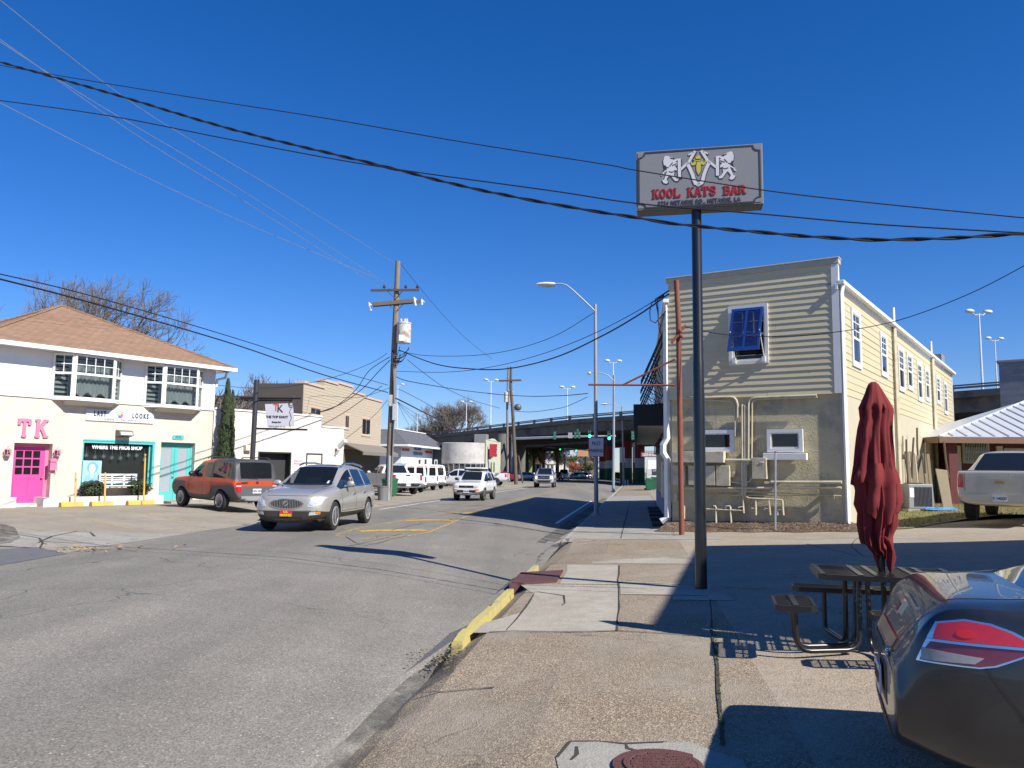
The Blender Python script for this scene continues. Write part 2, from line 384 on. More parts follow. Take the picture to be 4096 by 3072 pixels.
# broken concrete around the round cover
ctr = [(1330, 1340), (1400, 1265), (1520, 1262), (1690, 1275), (1880, 1270), (2010, 1265), (2120, 1300), (2300, 1360), (2330, 1400), (2300, 1480), (1700, 1500), (1350, 1420)]
sheet("concrete_patch", [GG('o', *q) for q in ctr], m_conc2, .007)
b = MB()
for pl in ([(1660, 342), (1655, 450), (1662, 560), (1652, 685)], [(2132, 520), (2142, 620), (2165, 860), (2180, 1000), (2195, 1180), (2205, 1280)],
           [(1240, 335), (1500, 330), (1800, 333), (2060, 335)], [(985, 690), (1100, 684), (1400, 688), (1660, 684), (1950, 700), (2150, 716)],
           [(1215, 490), (1180, 560), (1130, 620), (1080, 680)], [(1100, 490), (1240, 480), (1370, 500), (1380, 540), (1365, 550)], [(1655, 430), (2060, 445)],
           [(1668, 492), (2130, 502)], [(620, 1010), (760, 1000), (920, 985), (1010, 980)], [(1340, 240), (1500, 232), (1700, 235)],
           [(1440, 1290), (1450, 1330), (1420, 1360)], [(1690, 1280), (1700, 1300), (1820, 1330)], [(1330, 1345), (1400, 1262), (1550, 1260), (1690, 1278), (1900, 1268)]):
    ribbon("x", [GG('o', *q)[:] for q in pl], .022, m_joint, .010, .012, rg, b)
for y in (24.5, 27.5, 31, 35, 40, 46): ribbon("x", [kq(.1, y), kq(2.9, y)], .03, m_joint, .009, 0, rg, b)
ribbon("x", [kq(1.55, 22), kq(1.55, 50)], .03, m_joint, .009, .01, rg, b)
tag(b.build("sidewalk_joint", m_joint, weld=False), kind='structure')
b = MB()
for pl in ([(0, 75), (540, 100), (1000, 88), (1400, 96)], [(0, 430), (300, 440), (620, 470), (1300, 480)], [(560, 130), (900, 215), (1300, 190), (1500, 220)], [(900, 90), (860, 150), (950, 215), (1160, 230)]):
    ribbon("x", [GG('n', *q)[:] for q in pl], .02, m_joint, .006, .02, rg, b)
for pl in ([(0, 265), (230, 300), (250, 330), (230, 360)], [(230, 330), (300, 290), (460, 260), (540, 265), (560, 290)], [(300, 290), (250, 320), (420, 330), (560, 330)], [(0, 350), (230, 358)]):
    ribbon("x", [GG('p', *q)[:] for q in pl], .05, m_joint, .008, .03, rg, b)
tag(b.build("paving_crack", m_joint, weld=False), kind='structure')
# gutter grime along the near road edge and the drive
sheet("gutter_grime", [GG('o', *q) for q in ((700, 770), (850, 760), (800, 900), (600, 1010), (480, 1190), (300, 1395), (60, 1400), (250, 1240), (470, 1010), (620, 880))], m_wet, .008)
sheet("gutter_grime", [GG('o', *q) for q in ((1240, 290), (1310, 235), (1420, 170), (1400, 215), (1300, 290), (1230, 330))], m_wet, .008)
sheet("gutter_grime", [kq(-.7, 22), kq(-.02, 22), kq(-.02, 60), kq(-.5, 60)], m_wet, .008)
sheet("lot_patch", [GG('p', *q) for q in ((0, 365), (190, 355), (340, 375), (400, 392), (0, 462))], patchy("old dark patch", (.12, .12, .125), (.2, .4), 2), .006)
sheet("lot_patch", [GG('p', *q) for q in ((0, 275), (240, 262), (540, 262), (830, 270), (1130, 272), (640, 345), (240, 360), (0, 345))], m_conc2, .005)
sheet("lot_patch", [GG('p', *q) for q in ((0, 215), (90, 240), (120, 300), (60, 330), (0, 335))], m_wet, .009)
# kerb: yellow length by the drain, grey kerb along the far footway
def kerb(name, y0, y1, mat, h=.0, step=.5):
    b = MB(); n = max(2, int((y1 - y0) / step)); rows = []
    for i in range(n + 1):
        y = y0 + (y1 - y0) * i / n; k = KX(y); zt = -.105 + h + .004 * math.sin(y * 2.1)
        if i == 0: zt -= .03
        rows.append([(k - .02, y, -.40), (k - .02, y, zt - .02), (k - .005, y, zt), (k + .095, y, zt + .004), (k + .10, y, zt - .06), (k + .10, y, -.40)])
    b.grid(rows); b.bm.faces.new([b.v(p) for p in rows[0]]); b.bm.faces.new([b.v(p) for p in rows[-1]][::-1])
    return tag(b.build(name, mat, smooth=35), kind='structure')
_k0 = GG('D', 950, 1408).y
for a, c in ((_k0, 9.6), (9.61, 11.2), (11.21, 12.75), (14.2, 15.9)): kerb("kerb", a, c, m_kerby, .012)
for a, c in ((21.9, 30), (30.02, 42), (42.02, 70), (70.02, 108)): kerb("kerb", a, c, m_kerbg, .0, 2)
# road markings
def marking(pts, wd, mat): return ribbon("road_marking", pts, wd, mat, .007)
def off(o, ys): return [(KX(y) - o, y) for y in ys]
marking(off(8.65, range(34, 106, 4)), .11, m_wht); marking(off(.92, (29.5, 34, 40, 52)), .12, m_wht); marking(off(1.2, (62, 66)), .11, m_wht)
marking(off(8.6, (26.5, 31)), .1, m_wht)
marking([(-4.32, 20.4), (-4.2, 22.6), (-3.32, 27.15), (-1.9, 34.07), (.28, 45.7)] + off(4.95, (52, 60, 75, 90, 106)), .10, m_yelthin)
marking([(-4.32, 20.3), (-3.38, 19.6), (-2.59, 20.9), (-2.2, 22.2), (-1.62, 29.2), (.0, 39.4), (.62, 45.7)] + off(4.62, (52, 60, 75, 90, 106)), .10, m_yelthin)
for a, c in (((-4.0, 21.7), (-2.36, 22.8)), ((-3.4, 26.4), (-1.95, 27.2)), ((-2.35, 31.2), (-1.35, 31.8))): marking([a, c], .5, m_yel)
for a, c in (((0, 132), (770, 246)), ((430, 108), (1120, 205)), ((920, 98), (1400, 160))): marking([GG('p', *a)[:], GG('p', *c)[:]], .10, m_yelthin)
marking([GG('p', 0, 124)[:], GG('p', 350, 108)[:]], .09, m_yelthin)
# planting strip with mulch under the bar's wall, dry grass beyond it
m_mulch = concrete_mat("mulch", (.10, .065, .045), (.055, .04, .03), .8, 45, (.17, .11, .075), (.03, .02, .015), 0)
m_grass = M_("dry grass", (.20, .17, .06), .95, .35, 4, bmp=.8, bscale=60, dirt=(.13, .17, .035), dscale=.9)
A_ = Vector((4.87, 25.0)); B_ = Vector((9.05, 22.3))

b = MB()
for pl in ([(230, 190), (330, 240), (420, 222), (560, 185)], [(470, 160), (640, 120), (760, 112), (800, 100)], [(250, 240), (420, 205), (520, 175)]): ribbon("x", [GG('o', *q)[:] for q in pl], .018, m_joint, .009, .05, rg, b)
tag(b.build("road_crack", m_joint, weld=False), kind='structure')
# ---------------------------------------------------------------- building helpers
class Bld:
    def __init__(s, name, loc, label, cat, group=None):
        s.root = empty(name, loc, 0, label, cat, group); s.loc = Vector(loc)
    def mb(s, fr=None):
        b = MB(); b.M = Matrix.Translation(-s.loc)
        if fr is not None: b.M = b.M @ Matrix.Translation(fr.o) @ Matrix.Rotation(fr.rz, 4, 'Z')
        return b
    def boxes(s, name, fr, L, mat, parent=None, **k):
        b = s.mb(fr)
        for q in L: b.bx(*q)
        return b.build(name, mat, parent or s.root, **k)
def place_text(bld, fr, name, txt, size, mat, x, z, y=-.03, parent=None, rot=0.0, **k):
    me = text_mesh(txt, size, **k); me.materials.clear()
    M = Matrix.Translation(-bld.loc) @ Matrix.Translation(fr.o) @ Matrix.Rotation(fr.rz, 4, 'Z') @ Matrix.Translation((x, y, z)) @ Matrix.Rotation(R(90), 4, 'X') @ Matrix.Rotation(R(rot), 4, 'Z')
    me.transform(M); return mkobj(name, me, mat, parent or bld.root)
def siding(b, x0, x1, z0, z1, ex=.2, lap=.022, y=0.0, cut=None):
    z = z0
    while z < z1 - .01:
        zt = min(z + ex, z1)
        cs = [x0, x1] if x1 - x0 < 3 else [x0, x0 + (x1 - x0) * (.15 + .7 * (math.sin(z * 91.7) * 43.7 % 1)), x1]
        for k in range(len(cs) - 1): e = .0016 * (k % 2) + .003 * math.sin(z * 37 + k); b.prism([(y - lap - e, z), (y - .003 - e, zt), (y + .05, zt), (y + .05, z)], cs[k] + .002, cs[k + 1] - .002, 'YZ')
        z += ex
    return b
def window(bld, fr, x0, x1, z0, z1, mf, mg, trim=.1, proud=.05, cols=0, rows=0, rail=True, sill=False, name="window", mull=.03, lower=False, y=0.0):
    b = bld.mb(fr); p = y - proud
    b.bx(x0 - trim, x1 + trim, p, y + .02, z1, z1 + trim); b.bx(x0 - trim, x1 + trim, p - (.05 if sill else 0), y + .02, z0 - trim, z0)
    b.bx(x0 - trim, x0, p, y + .02, z0, z1); b.bx(x1, x1 + trim, p, y + .02, z0, z1)
    zm = (z0 + z1) / 2
    if rail: b.bx(x0, x1, p + .012, y + .01, zm - .035, zm + .035)
    s = .035
    b.bx(x0, x0 + s, p + .018, y + .01, z0, z1); b.bx(x1 - s, x1, p + .018, y + .01, z0, z1); b.bx(x0 + s, x1 - s, p + .018, y + .01, z0, z0 + s * 1.5); b.bx(x0 + s, x1 - s, p + .018, y + .01, z1 - s, z1)
    zb = z0 if (lower or not rail) else zm
    for i in range(1, cols): b.bx(x0 + (x1 - x0) * i / cols - mull / 2, x0 + (x1 - x0) * i / cols + mull / 2, p + .024, y + .01, zb, z1)
    for i in range(1, rows): b.bx(x0, x1, p + .025, y + .01, zb + (z1 - zb) * i / rows - mull / 2, zb + (z1 - zb) * i / rows + mull / 2)
    w_ = b.build(name, mf, bld.root)
    b = bld.mb(fr); b.bx(x0 + .005, x1 - .005, p + .034, y + .012, z0 + .005, z1 - .005); b.build("pane", mg, w_); return w_
def pipe(bld, fr, name, pts, r, mat, y=-.06, c=None, parent=None, n=6):
    b = bld.mb(fr); P = []
    for q in pts:
        if c: x, z = fr.fp(c, q[0], q[1], y)
        else: x, z = q[0], q[1]
        P.append((x, y if len(q) < 3 else q[2], z))
    b.tube(P, r, n); return b.build(name, mat, parent or bld.root, smooth=50)
# ---------------------------------------------------------------- materials for buildings
m_siding = M_("cream lap siding", (.58, .52, .35), .7, .12, 2, bmp=.05, bscale=30, stretch=(.35, .35, 4.8))
m_siding2 = M_("yellow cream siding", (.475, .425, .27), .7, .09, 2, stretch=(.3, .3, 4.8))
m_stucco = M_("cream stucco", (.54, .475, .305), .9, .1, 1.5, bmp=.9, bscale=22, dirt=(.30, .275, .19), dscale=.8)
m_stucco2 = M_("yellow stucco", (.455, .41, .295), .9, .08, 1.5, bmp=.5, bscale=25)
m_creampaint = M_("cream painted metal", (.56, .50, .36), .5, .1, 6, dirt=(.35, .3, .2), dscale=3)
m_whitetrim = M_("white trim", (.72, .72, .70), .45, .05, 4)
m_whitegut = M_("white gutter", (.74, .75, .75), .35, .05, 3)
m_blue = M_("navy shutter paint", (.012, .045, .20), .35, .12, 6)
m_bluedark = M_("dark steel blue", (.015, .022, .045), .5, .15, 5)
m_black = M_("black canvas", (.012, .013, .016), .8, .2, 4)
m_blackmetal = M_("black metal", (.012, .012, .013), .35, .2, 6)
m_glass = glassmat("window glass"); m_glassd = glassmat("dim window glass", (.012, .012, .012), rough=.06)
m_glassc = glassmat("clear glass", (.02, .025, .03), .72)
m_screen = M_("grey window screen", (.22, .21, .22), .6, .1)
m_roofgrey = M_("grey membrane roof", (.30, .30, .28), .9)
m_rust = M_("rusty red pipe", (.20, .062, .038), .75, .3, 8, bmp=.25, bscale=60, dirt=(.16, .055, .03), dscale=5)
m_galv = M_("galvanised steel", (.42, .44, .46), .45, .15, 6, metal=.6)
m_darkstep = M_("dark rubber step", (.03, .03, .034), .8)
m_acmetal = M_("grey condenser metal", (.22, .225, .22), .6, .15)
# ---------------------------------------------------------------- the cream corner building with the bar in it
N = Fr((A_.x, A_.y), 122.9, 0); LN = (B_ - A_).length
L = Fr((B_.x, B_.y), 34.8, 0); LL = 24.5
Cc = B_ + Vector((L.h.x, L.h.y)) * LL
E_ = A_ + Vector((math.sin(R(8.76)), math.cos(R(8.76)))) * 21.5
S_ = Fr((E_.x, E_.y), 188.76, 0); LS = 21.5
bar = Bld("corner_building", (A_.x, A_.y, 0), "two-storey cream building with lap siding above stucco, blue shutter and black street awning", "building")
ZS = N.fp('i', 1790, 1478)[1]; ZP = (N.fp('i', 190, 380)[1] + N.fp('i', 1760, 190)[1]) / 2; ZE = L.fp('l', 170, 60, -.1)[1] - .12
print("bar heights", ZS, ZP, ZE)
FT = [(A_.x, A_.y), (B_.x, B_.y), (Cc.x, Cc.y), (E_.x, E_.y)]
def inset_fp(d):
    c = Vector((sum(p[0] for p in FT) / 4, sum(p[1] for p in FT) / 4)); out = []
    for i, p in enumerate(FT):
        p = Vector(p); a = (Vector(FT[i - 1]) - p).normalized(); e = (Vector(FT[(i + 1) % 4]) - p).normalized(); s = abs(a.x * e.y - a.y * e.x); out.append(p + (a + e) * d / max(s, .2))
    return [(q.x, q.y) for q in out]
b = bar.mb(); b.prism(inset_fp(.05), -.4, ZS, 'XY'); b.build("stucco_wall", m_stucco, bar.root)
b = bar.mb(); b.prism(inset_fp(.06), ZS, ZE, 'XY'); b.build("upper_wall", m_siding2, bar.root)
b = bar.mb(); b.prism(inset_fp(-.02), ZE + .001, ZE + .05, 'XY'); b.build("roof", m_roofgrey, bar.root)
b = bar.mb(N); siding(b, -.03, LN + .02, ZS, ZP - .18, (ZP - .18 - ZS) / 21, .024); b.bx(-.02, LN + .01, .052, .22, ZE + .06, ZP - .18); b.build("siding", m_siding, bar.root)
bar.boxes("parapet_cap", N, [(-.08, LN + .05, -.05, .27, ZP - .18, ZP - .04), (-.10, LN + .07, -.075, .29, ZP - .04, ZP)], M_("cap metal", (.45, .42, .33), .6), bevel=.01)
b = bar.mb(L); siding(b, .02, LL, ZS + .0, ZE - .1, .205, .016); b.build("siding", m_siding2, bar.root)
bar.boxes("skirt_wall", L, [(.02, LL, -.004, .05, -.3, ZS - .002)], m_stucco2)
b = bar.mb(S_); siding(b, 0, LS - .02, ZS + .0, ZE - .1, .205, .018); b.build("siding", m_siding, bar.root)
bar.boxes("corner_trim", N, [(LN - .16, LN + .03, -.034, .03, ZS + .01, ZP - .19)], m_whitetrim)
bar.boxes("corner_trim", L, [(-.03, .10, -.03, .06, ZS + .01, ZE)], m_whitetrim); bar.boxes("corner_trim", L, [(LL - .12, LL + .03, -.03, .06, 0, ZE)], m_whitetrim)
bar.boxes("gutter", L, [(-.12, LL + .15, -.20, -.02, ZE - .02, ZE + .10), (-.12, LL + .15, -.03, .06, ZE - .16, ZE + .02)], m_whitegut, bevel=.015)
bar.boxes("gutter", S_, [(-.1, LS + .14, -.20, -.02, ZE - .02, ZE + .10)], m_whitegut, bevel=.015)
def spout(fr, pts, wd=.1, name="downspout", mat=m_whitegut):
    b = bar.mb(fr); b.tube(pts, wd * .6, 4); return b.build(name, mat, bar.root, bevel=.008)
spout(L, [(.03, -.13, ZE), (.03, -.08, ZE - .25), (.03, -.08, .42), (.05, -.16, .33), (.10, -.46, .25)], .12)
spout(S_, [(LS - .06, -.12, ZE), (LS - .06, -.10, ZE - .15), (LS - .06, -.10, 3.1), (LS - .06, -.10, 2.75), (LS - .06, -.22, 2.55), (LS - .06, -.22, 2.3), (LS - .06, -.10, 2.1), (LS - .06, -.10, .35), (LS - .06, -.3, .22)], .17)
for px in (660, 1022):
    x, z = L.fp('l', px, 600 if px < 800 else 870, -.1); spout(L, [(x, -.10, ZE), (x, -.10, .35)], .13, "drain_pipe", m_creampaint)
    b = bar.mb(L); b.tube([(x + .25, -.15, ZE - .05), (x + .75, .05, ZE + .14), (x + .85, .05, ZE + .3), (x + .85, .05, ZE + .85)], .055, 8); b.build("vent_pipe", m_whitegut, bar.root, smooth=50)
pipe(bar, L, "drain_pipe", [(686, 460), (720, 1330)], .06, m_creampaint, -.12, 'm'); pipe(bar, L, "conduit", [(800, 620), (802, 860)], .035, m_creampaint, -.05, 'm')
LW = [(235, 305, 338, 900), (510, 530, 588, 983), (680, 665, 752, 1120), (765, 725, 828, 1105), (862, 810, 922, 1210), (938, 870, 990, 1208), (1045, 945, 1092, 1235), (1115, 1000, 1160, 1330)]
for q in LW:
    x0, z1 = L.fp('l', q[0], q[1]); x1, z0 = L.fp('l', q[2], q[3]); t = .13
    window(bar, L, x0 + t, x1 - t, z0 + t, z1 - t, m_whitetrim, m_glass, t, .055, 2, 3)
for xs in ((740, 775), (965, 1000), (1065, 1100)):
    (x0, z1), (x1, z0) = L.fp('m', xs[0], 690 if xs[0] < 800 else 750), L.fp('m', xs[1], 1020)
    window(bar, L, x0 + .1, x1 - .1, max(z0, 1.2), 2.3, m_creampaint, m_glassd, .08, .03)
# near wall: upper window with the propped louvre shutter
(x0, z1), (x1, z0) = N.fp('i', 745, 662), N.fp('i', 1131, 1190)
window(bar, N, x0 + .10, x1 - .10, z0 + .10, z1 - .10, m_whitetrim, m_glassd, .10, .06, 3, 2)
b = bar.mb(N); hx0, hx1, hz = x0 + .13, x1 - .12, z1 - .10; hl = z1 - z0 - .34; out = .58
T0 = b.M.copy(); ang = math.asin(out / (hl + .2)); b.M = T0 @ Matrix.Translation((0, -.09, hz)) @ Matrix.Rotation(-ang, 4, 'X')
for q in ((hx0, hx0 + .07), (hx1 - .07, hx1), ((hx0 + hx1) / 2 - .035, (hx0 + hx1) / 2 + .035)): b.bx(q[0], q[1], -.02, .02, -hl, 0)
for za, zb_ in ((-.09, 0), (-hl, -hl + .11), (-hl * .64 - .02, -hl * .64 + .02)): b.bx(hx0 + .002, hx1 - .002, -.017, .017, za, zb_)
sh = b.build("shutter", m_blue, bar.root)
b = bar.mb(N); b.M = T0 @ Matrix.Translation((0, -.09, hz)) @ Matrix.Rotation(-ang, 4, 'X'); nz = 30
for k in range(nz):
    zc = -.10 - (hl - .22) * (k + .5) / nz
    for q in ((hx0 + .07, (hx0 + hx1) / 2 - .035), ((hx0 + hx1) / 2 + .035, hx1 - .07)): b.box(((q[0] + q[1]) / 2, 0, zc), (q[1] - q[0], .006, .062), 0, Matrix.Rotation(R(-38), 4, 'X'))
b.build("louvre", m_blue, sh)
b = bar.mb(N)
for hx in (hx0 + .03, hx1 - .03): b.tube([(hx, -.10 - out * .52, hz - hl * .5), (hx + .03, -.09, z0 + .18)], .014, 6); b.bx(hx - .04, hx + .06, -.11, -.061, z0 + .04, z0 + .2)
b.build("shutter_prop", m_whitetrim, bar.root)
# lower windows
for (ca, cb, sl) in (((1150, 416), (1506, 622), True), ((480, 425), (832, 625), False)):
    (x0, z1), (x1, z0) = N.fp('j', *ca), N.fp('j', *cb)
    window(bar, N, x0 + .11, x1 - .09, z0 + .06, z1 - .09, m_whitetrim, m_glassd, .10, .07, rail=False)
    if sl: bar.boxes("window_sill", N, [(x0 - .09, x1 + .12, -.16, .01, z0 - .26, z0 - .065)], m_whitetrim, bevel=.012)
# electrical gear and conduit on the near wall
def nbox(name, c0, c1, d, mat=m_creampaint):
    (x0, z1), (x1, z0) = N.fp('j', *c0), N.fp('j', *c1); o = bar.boxes(name, N, [(x0, x1, -d, .0, z0, z1)], mat, bevel=.012); return o
nbox("wireway", (245, 632), (752, 740), .26); nbox("meter_cabinet", (235, 765), (362, 958), .14); nbox("meter_cabinet", (396, 768), (660, 963), .18); nbox("meter_cabinet", (666, 768), (803, 968), .18)
bx_ = nbox("breaker_box", (1019, 692), (1165, 900), .2)
(x0, z1), (x1, z0) = N.fp('j', 1085, 728, -.2), N.fp('j', 1118, 740, -.2); bar.boxes("latch", N, [(x0, x1, -.215, -.2, z0, z1)], m_whitetrim, bx_)
nbox("junction_box", (820, 828), (846, 880), .1); nbox("junction_box", (1132, 925), (1190, 950), .12); nbox("junction_box", (1828, 925), (1885, 945), .1)
nbox("junction_box", (245, 1040), (275, 1120), .08); nbox("junction_box", (1800, 1050), (1815, 1100), .06)
for pts, r in (([(355, 105), (560, 98), (790, 92), (825, 98), (850, 125), (862, 175), (862, 300)], .035), ([(385, 140), (560, 125), (785, 133), (815, 145), (832, 175), (838, 250), (838, 480)], .026),
               ([(1640, 76), (1300, 88), (1040, 100), (1000, 108), (978, 130), (970, 165), (968, 760)], .033), ([(1645, 95), (1300, 104), (1050, 118), (1020, 128), (1004, 160), (1000, 710)], .026),
               ([(905, 165), (910, 1060)], .034), ([(918, 175), (922, 1050)], .025), ([(932, 172), (936, 1080)], .03), ([(944, 178), (950, 1030)], .025), ([(958, 182), (962, 760)], .02),
               ([(752, 712), (1020, 714)], .045), ([(745, 742), (1020, 744)], .02), ([(803, 928), (860, 935), (940, 940), (985, 920), (1000, 880)], .02),
               ([(1190, 930), (1885, 930)], .05), ([(330, 985), (640, 990), (1880, 985)], .04), ([(330, 1000), (900, 1010)], .02), ([(430, 1020), (1000, 1025), (1880, 1065)], .018),
               ([(640, 1015), (660, 1055), (900, 1060), (1640, 1062)], .016), ([(912, 1050), (917, 1120), (920, 1210)], .026), ([(940, 1070), (975, 1088), (1180, 1098), (1300, 1105)], .03),
               ([(950, 1095), (985, 1105), (1170, 1108)], .02), ([(1030, 1005), (900, 1040), (870, 1045)], .02), ([(1755, 945), (1755, 990)], .018), ([(860, 300), (838, 470)], .02)):
    pipe(bar, N, "conduit", pts, r, m_creampaint, -.05 - r, 'j')
for pts in ([(650, 1340), (648, 1180), (640, 1165), (625, 1165)], [(798, 1340), (790, 1175), (782, 1165), (745, 1168), (742, 1185)], [(922, 1235), (918, 1170), (870, 1182)], [(1042, 1255), (1038, 1115)], [(1038, 1188), (1000, 1188)],
            [(1182, 1255), (1168, 1110)], [(1175, 1190), (1128, 1190), (1122, 1205)], [(1312, 1255), (1300, 1105)], [(1308, 1200), (1258, 1205), (1255, 1255)], [(445, 1190), (440, 1155)], [(335, 1290), (336, 1160)], [(550, 1195), (920, 1210)]):
    pipe(bar, N, "gas_pipe", pts, .03, m_creampaint, -.09, 'j')
# street side: awning, louvre shutters, lanterns, steps
b = bar.mb(S_); y0 = LS - 1.3; aw = 1.12
b.prism([(0, 3.95), (-aw, 3.86), (-aw, 3.18), (-aw + .12, 3.15), (-aw + .12, 3.6), (-.02, 3.7)], 1.0, y0, 'YZ'); b.bx(y0 - .02, y0 + .01, -aw, 0, 3.2, 3.90)
b.build("awning", m_black, bar.root)
b = bar.mb(S_); b.bx(1.0, y0 - .05, -aw + .13, -.03, 3.22, 3.26); b.build("awning_soffit", M_("soffit", (.55, .5, .38), .8), bar.root)
m_wallb = M_("blue-grey lower wall", (.24, .29, .40), .85, .12, 2, bmp=.3)
bar.boxes("dado", S_, [(2, LS - .5, -.012, .03, -.2, .75)], m_wallb); bar.boxes("meter_cabinet", S_, [(LS - 2.6, LS - 1.2, -.22, -.0, .9, 2.05)], m_creampaint, bevel=.01); bar.boxes("meter_cabinet", S_, [(LS - 5.2, LS - 3.2, -.16, -.0, .9, 2.0)], m_creampaint, bevel=.01)
for k in range(6):
    xc = LS - 2.4 - k * 3.4; b = bar.mb(S_); T0 = b.M.copy(); b.M = T0 @ Matrix.Translation((xc, -.05, 6.55)) @ Matrix.Rotation(R(-24), 4, 'X')
    b.bx(-.62, -.55, -.02, .02, -2.0, 0); b.bx(.55, .62, -.02, .02, -2.0, 0); b.bx(-.6, .6, -.018, .018, -.1, 0); b.bx(-.6, .6, -.018, .018, -2.0, -1.9)
    for j in range(22): b.box((0, 0, -.14 - j * .08), (1.1, .006, .07), 0, Matrix.Rotation(R(-38), 4, 'X'))
    b.M = T0
    for s in (-.6, .6): b.tube([(xc + s, -.75, 4.95), (xc + s, -.04, 4.5)], .015, 5); b.tube([(xc + s, -.45, 5.6), (xc + s, -.04, 4.5)], .015, 5)
    b.build("shutter", m_bluedark, bar.root)
    window(bar, S_, xc - .45, xc + .45, 4.5, 6.4, m_whitetrim, m_glassd, .1, .05)
for k in range(5):
    xc = LS - 1.6 - k * 2.9 - (0 if k else .0); bar.boxes("doorstep", S_, [(xc - .5, xc + .5, -.55, -.03, -.3, .1 + .0 * k)], m_darkstep, bevel=.01)
m_lant = M_("dark lantern metal", (.03, .03, .03), .5)
for k in range(3):
    xc = LS - 3.1 - k * 3.0; b = bar.mb(S_); b.bx(xc - .06, xc + .06, -.03, 0, 2.62, 2.86); b.tube([(xc, -.02, 2.78), (xc, -.14, 2.88), (xc, -.22, 2.84)], .014, 6)
    b.prism([(xc - .09, -.30), (xc + .09, -.30), (xc + .09, -.12), (xc - .09, -.12)], 2.76, 2.79, 'XY')
    b.tube([(xc, -.21, 2.79), (xc, -.21, 2.88)], [.12, .02], 4)
    for sx in (-.085, .085):
        for sy in (-.295, -.125): b.tube([(xc + sx, sy, 2.48), (xc + sx, sy, 2.77)], .01, 4)
    b.bx(xc - .1, xc + .1, -.31, -.11, 2.44, 2.475); ln = b.build("wall_lantern", m_lant, bar.root)
    b = bar.mb(S_); b.bx(xc - .075, xc + .075, -.285, -.135, 2.48, 2.76); b.build("lantern_glass", m_glassc, ln)
b = bar.mb(L); xr, zr = LL - 1.6, ZE; b.bx(xr - .6, xr + .5, .15, 1.2, zr + .05, zr + .85); b.build("rooftop_unit", m_acmetal, bar.root, bevel=.02)
# mulch strip and dry grass
def npt(fr, x, y): p = fr.w(x, y, 0); return (p.x, p.y)
b = MB(); rows = []; rm = random.Random(7)
for i in range(41):
    t = i / 40; x = -.1 + (LN + .7) * t; dd = 1.15 + .12 * math.sin(i * .7) - .35 * max(0, t - .7) * 3; rows.append([])
    for j in range(9):
        s = j / 8; p = N.w(x, .05 - dd * s, 0); rows[-1].append((p.x, p.y, ZG(p.x, p.y) + .012 + (.24 - .10 * t) * (1 - s) ** 1.2 + rm.uniform(-.015, .02) * (s < .99)))
b.grid(rows); tag(b.build("mulch_bed", m_mulch, weld=False), kind='structure')
sheet("grass_patch", [npt(L, .3, -.02), npt(L, 13, -.02), npt(L, 17, -3), npt(L, 14, -6.5), npt(L, 7.5, -5.2), npt(L, 5.0, -3.4), npt(L, 3.2, -2.5), npt(L, .2, -1.6), npt(L, -.3, -.9)], m_grass, .02, cuts=7)
def tuft_field(name, pts, n, h, mat, seed, spread=.06, lift=None):
    r = random.Random(seed); b = MB(); P = [Vector(p) for p in pts]
    def inside(q):
        c = False
        for i in range(len(P)):
            a, d = P[i - 1], P[i]
            if (a.y > q.y) != (d.y > q.y) and q.x < (d.x - a.x) * (q.y - a.y) / (d.y - a.y) + a.x: c = not c
        return c
    xs = [p.x for p in P]; ys = [p.y for p in P]; k = 0
    while k < n:
        q = Vector((r.uniform(min(xs), max(xs)), r.uniform(min(ys), max(ys))))
        if not inside(q): continue
        k += 1; z = ZG(q.x, q.y) + (lift(q) if lift else 0)
        for _ in range(4):
            a = r.uniform(0, 6.28); hh = h * r.uniform(.4, 1.1); dx, dy = math.cos(a), math.sin(a)
            b.bm.faces.new([b.v((q.x - dy * .006, q.y + dx * .006, z)), b.v((q.x + dy * .006, q.y - dx * .006, z)), b.v((q.x + dx * spread * r.random(), q.y + dy * spread * r.random(), z + hh))])
    return tag(b.build(name, mat, weld=False, orient=False), kind='stuff')
tuft_field("grass", [npt(L, .3, -.1), npt(L, 13, -.1), npt(L, 16, -3), npt(L, 13, -6), npt(L, 7.5, -5), npt(L, 5.0, -3.3), npt(L, 3.2, -2.4), npt(L, .2, -1.5)], 5200, .09, M_("grass blades", (.24, .20, .09), .9, .4, 1.5, dirt=(.14, .16, .045), dscale=.9), 3)
tuft_field("leaf_litter", [npt(N, .1, -.0), npt(N, LN + .2, -.05), npt(N, LN + .5, -.9), npt(N, 3.2, -1.0), npt(N, .3, -.95)], 1100, .045, M_("bark bits", (.20, .13, .08), .95, .5, 20), 8, .1, lambda q: .20 * max(0, 1 + (Vector((q.x, q.y, 0)) - Vector((N.o.x, N.o.y, 0))).dot(N.m) / 1.1) ** 1.2)
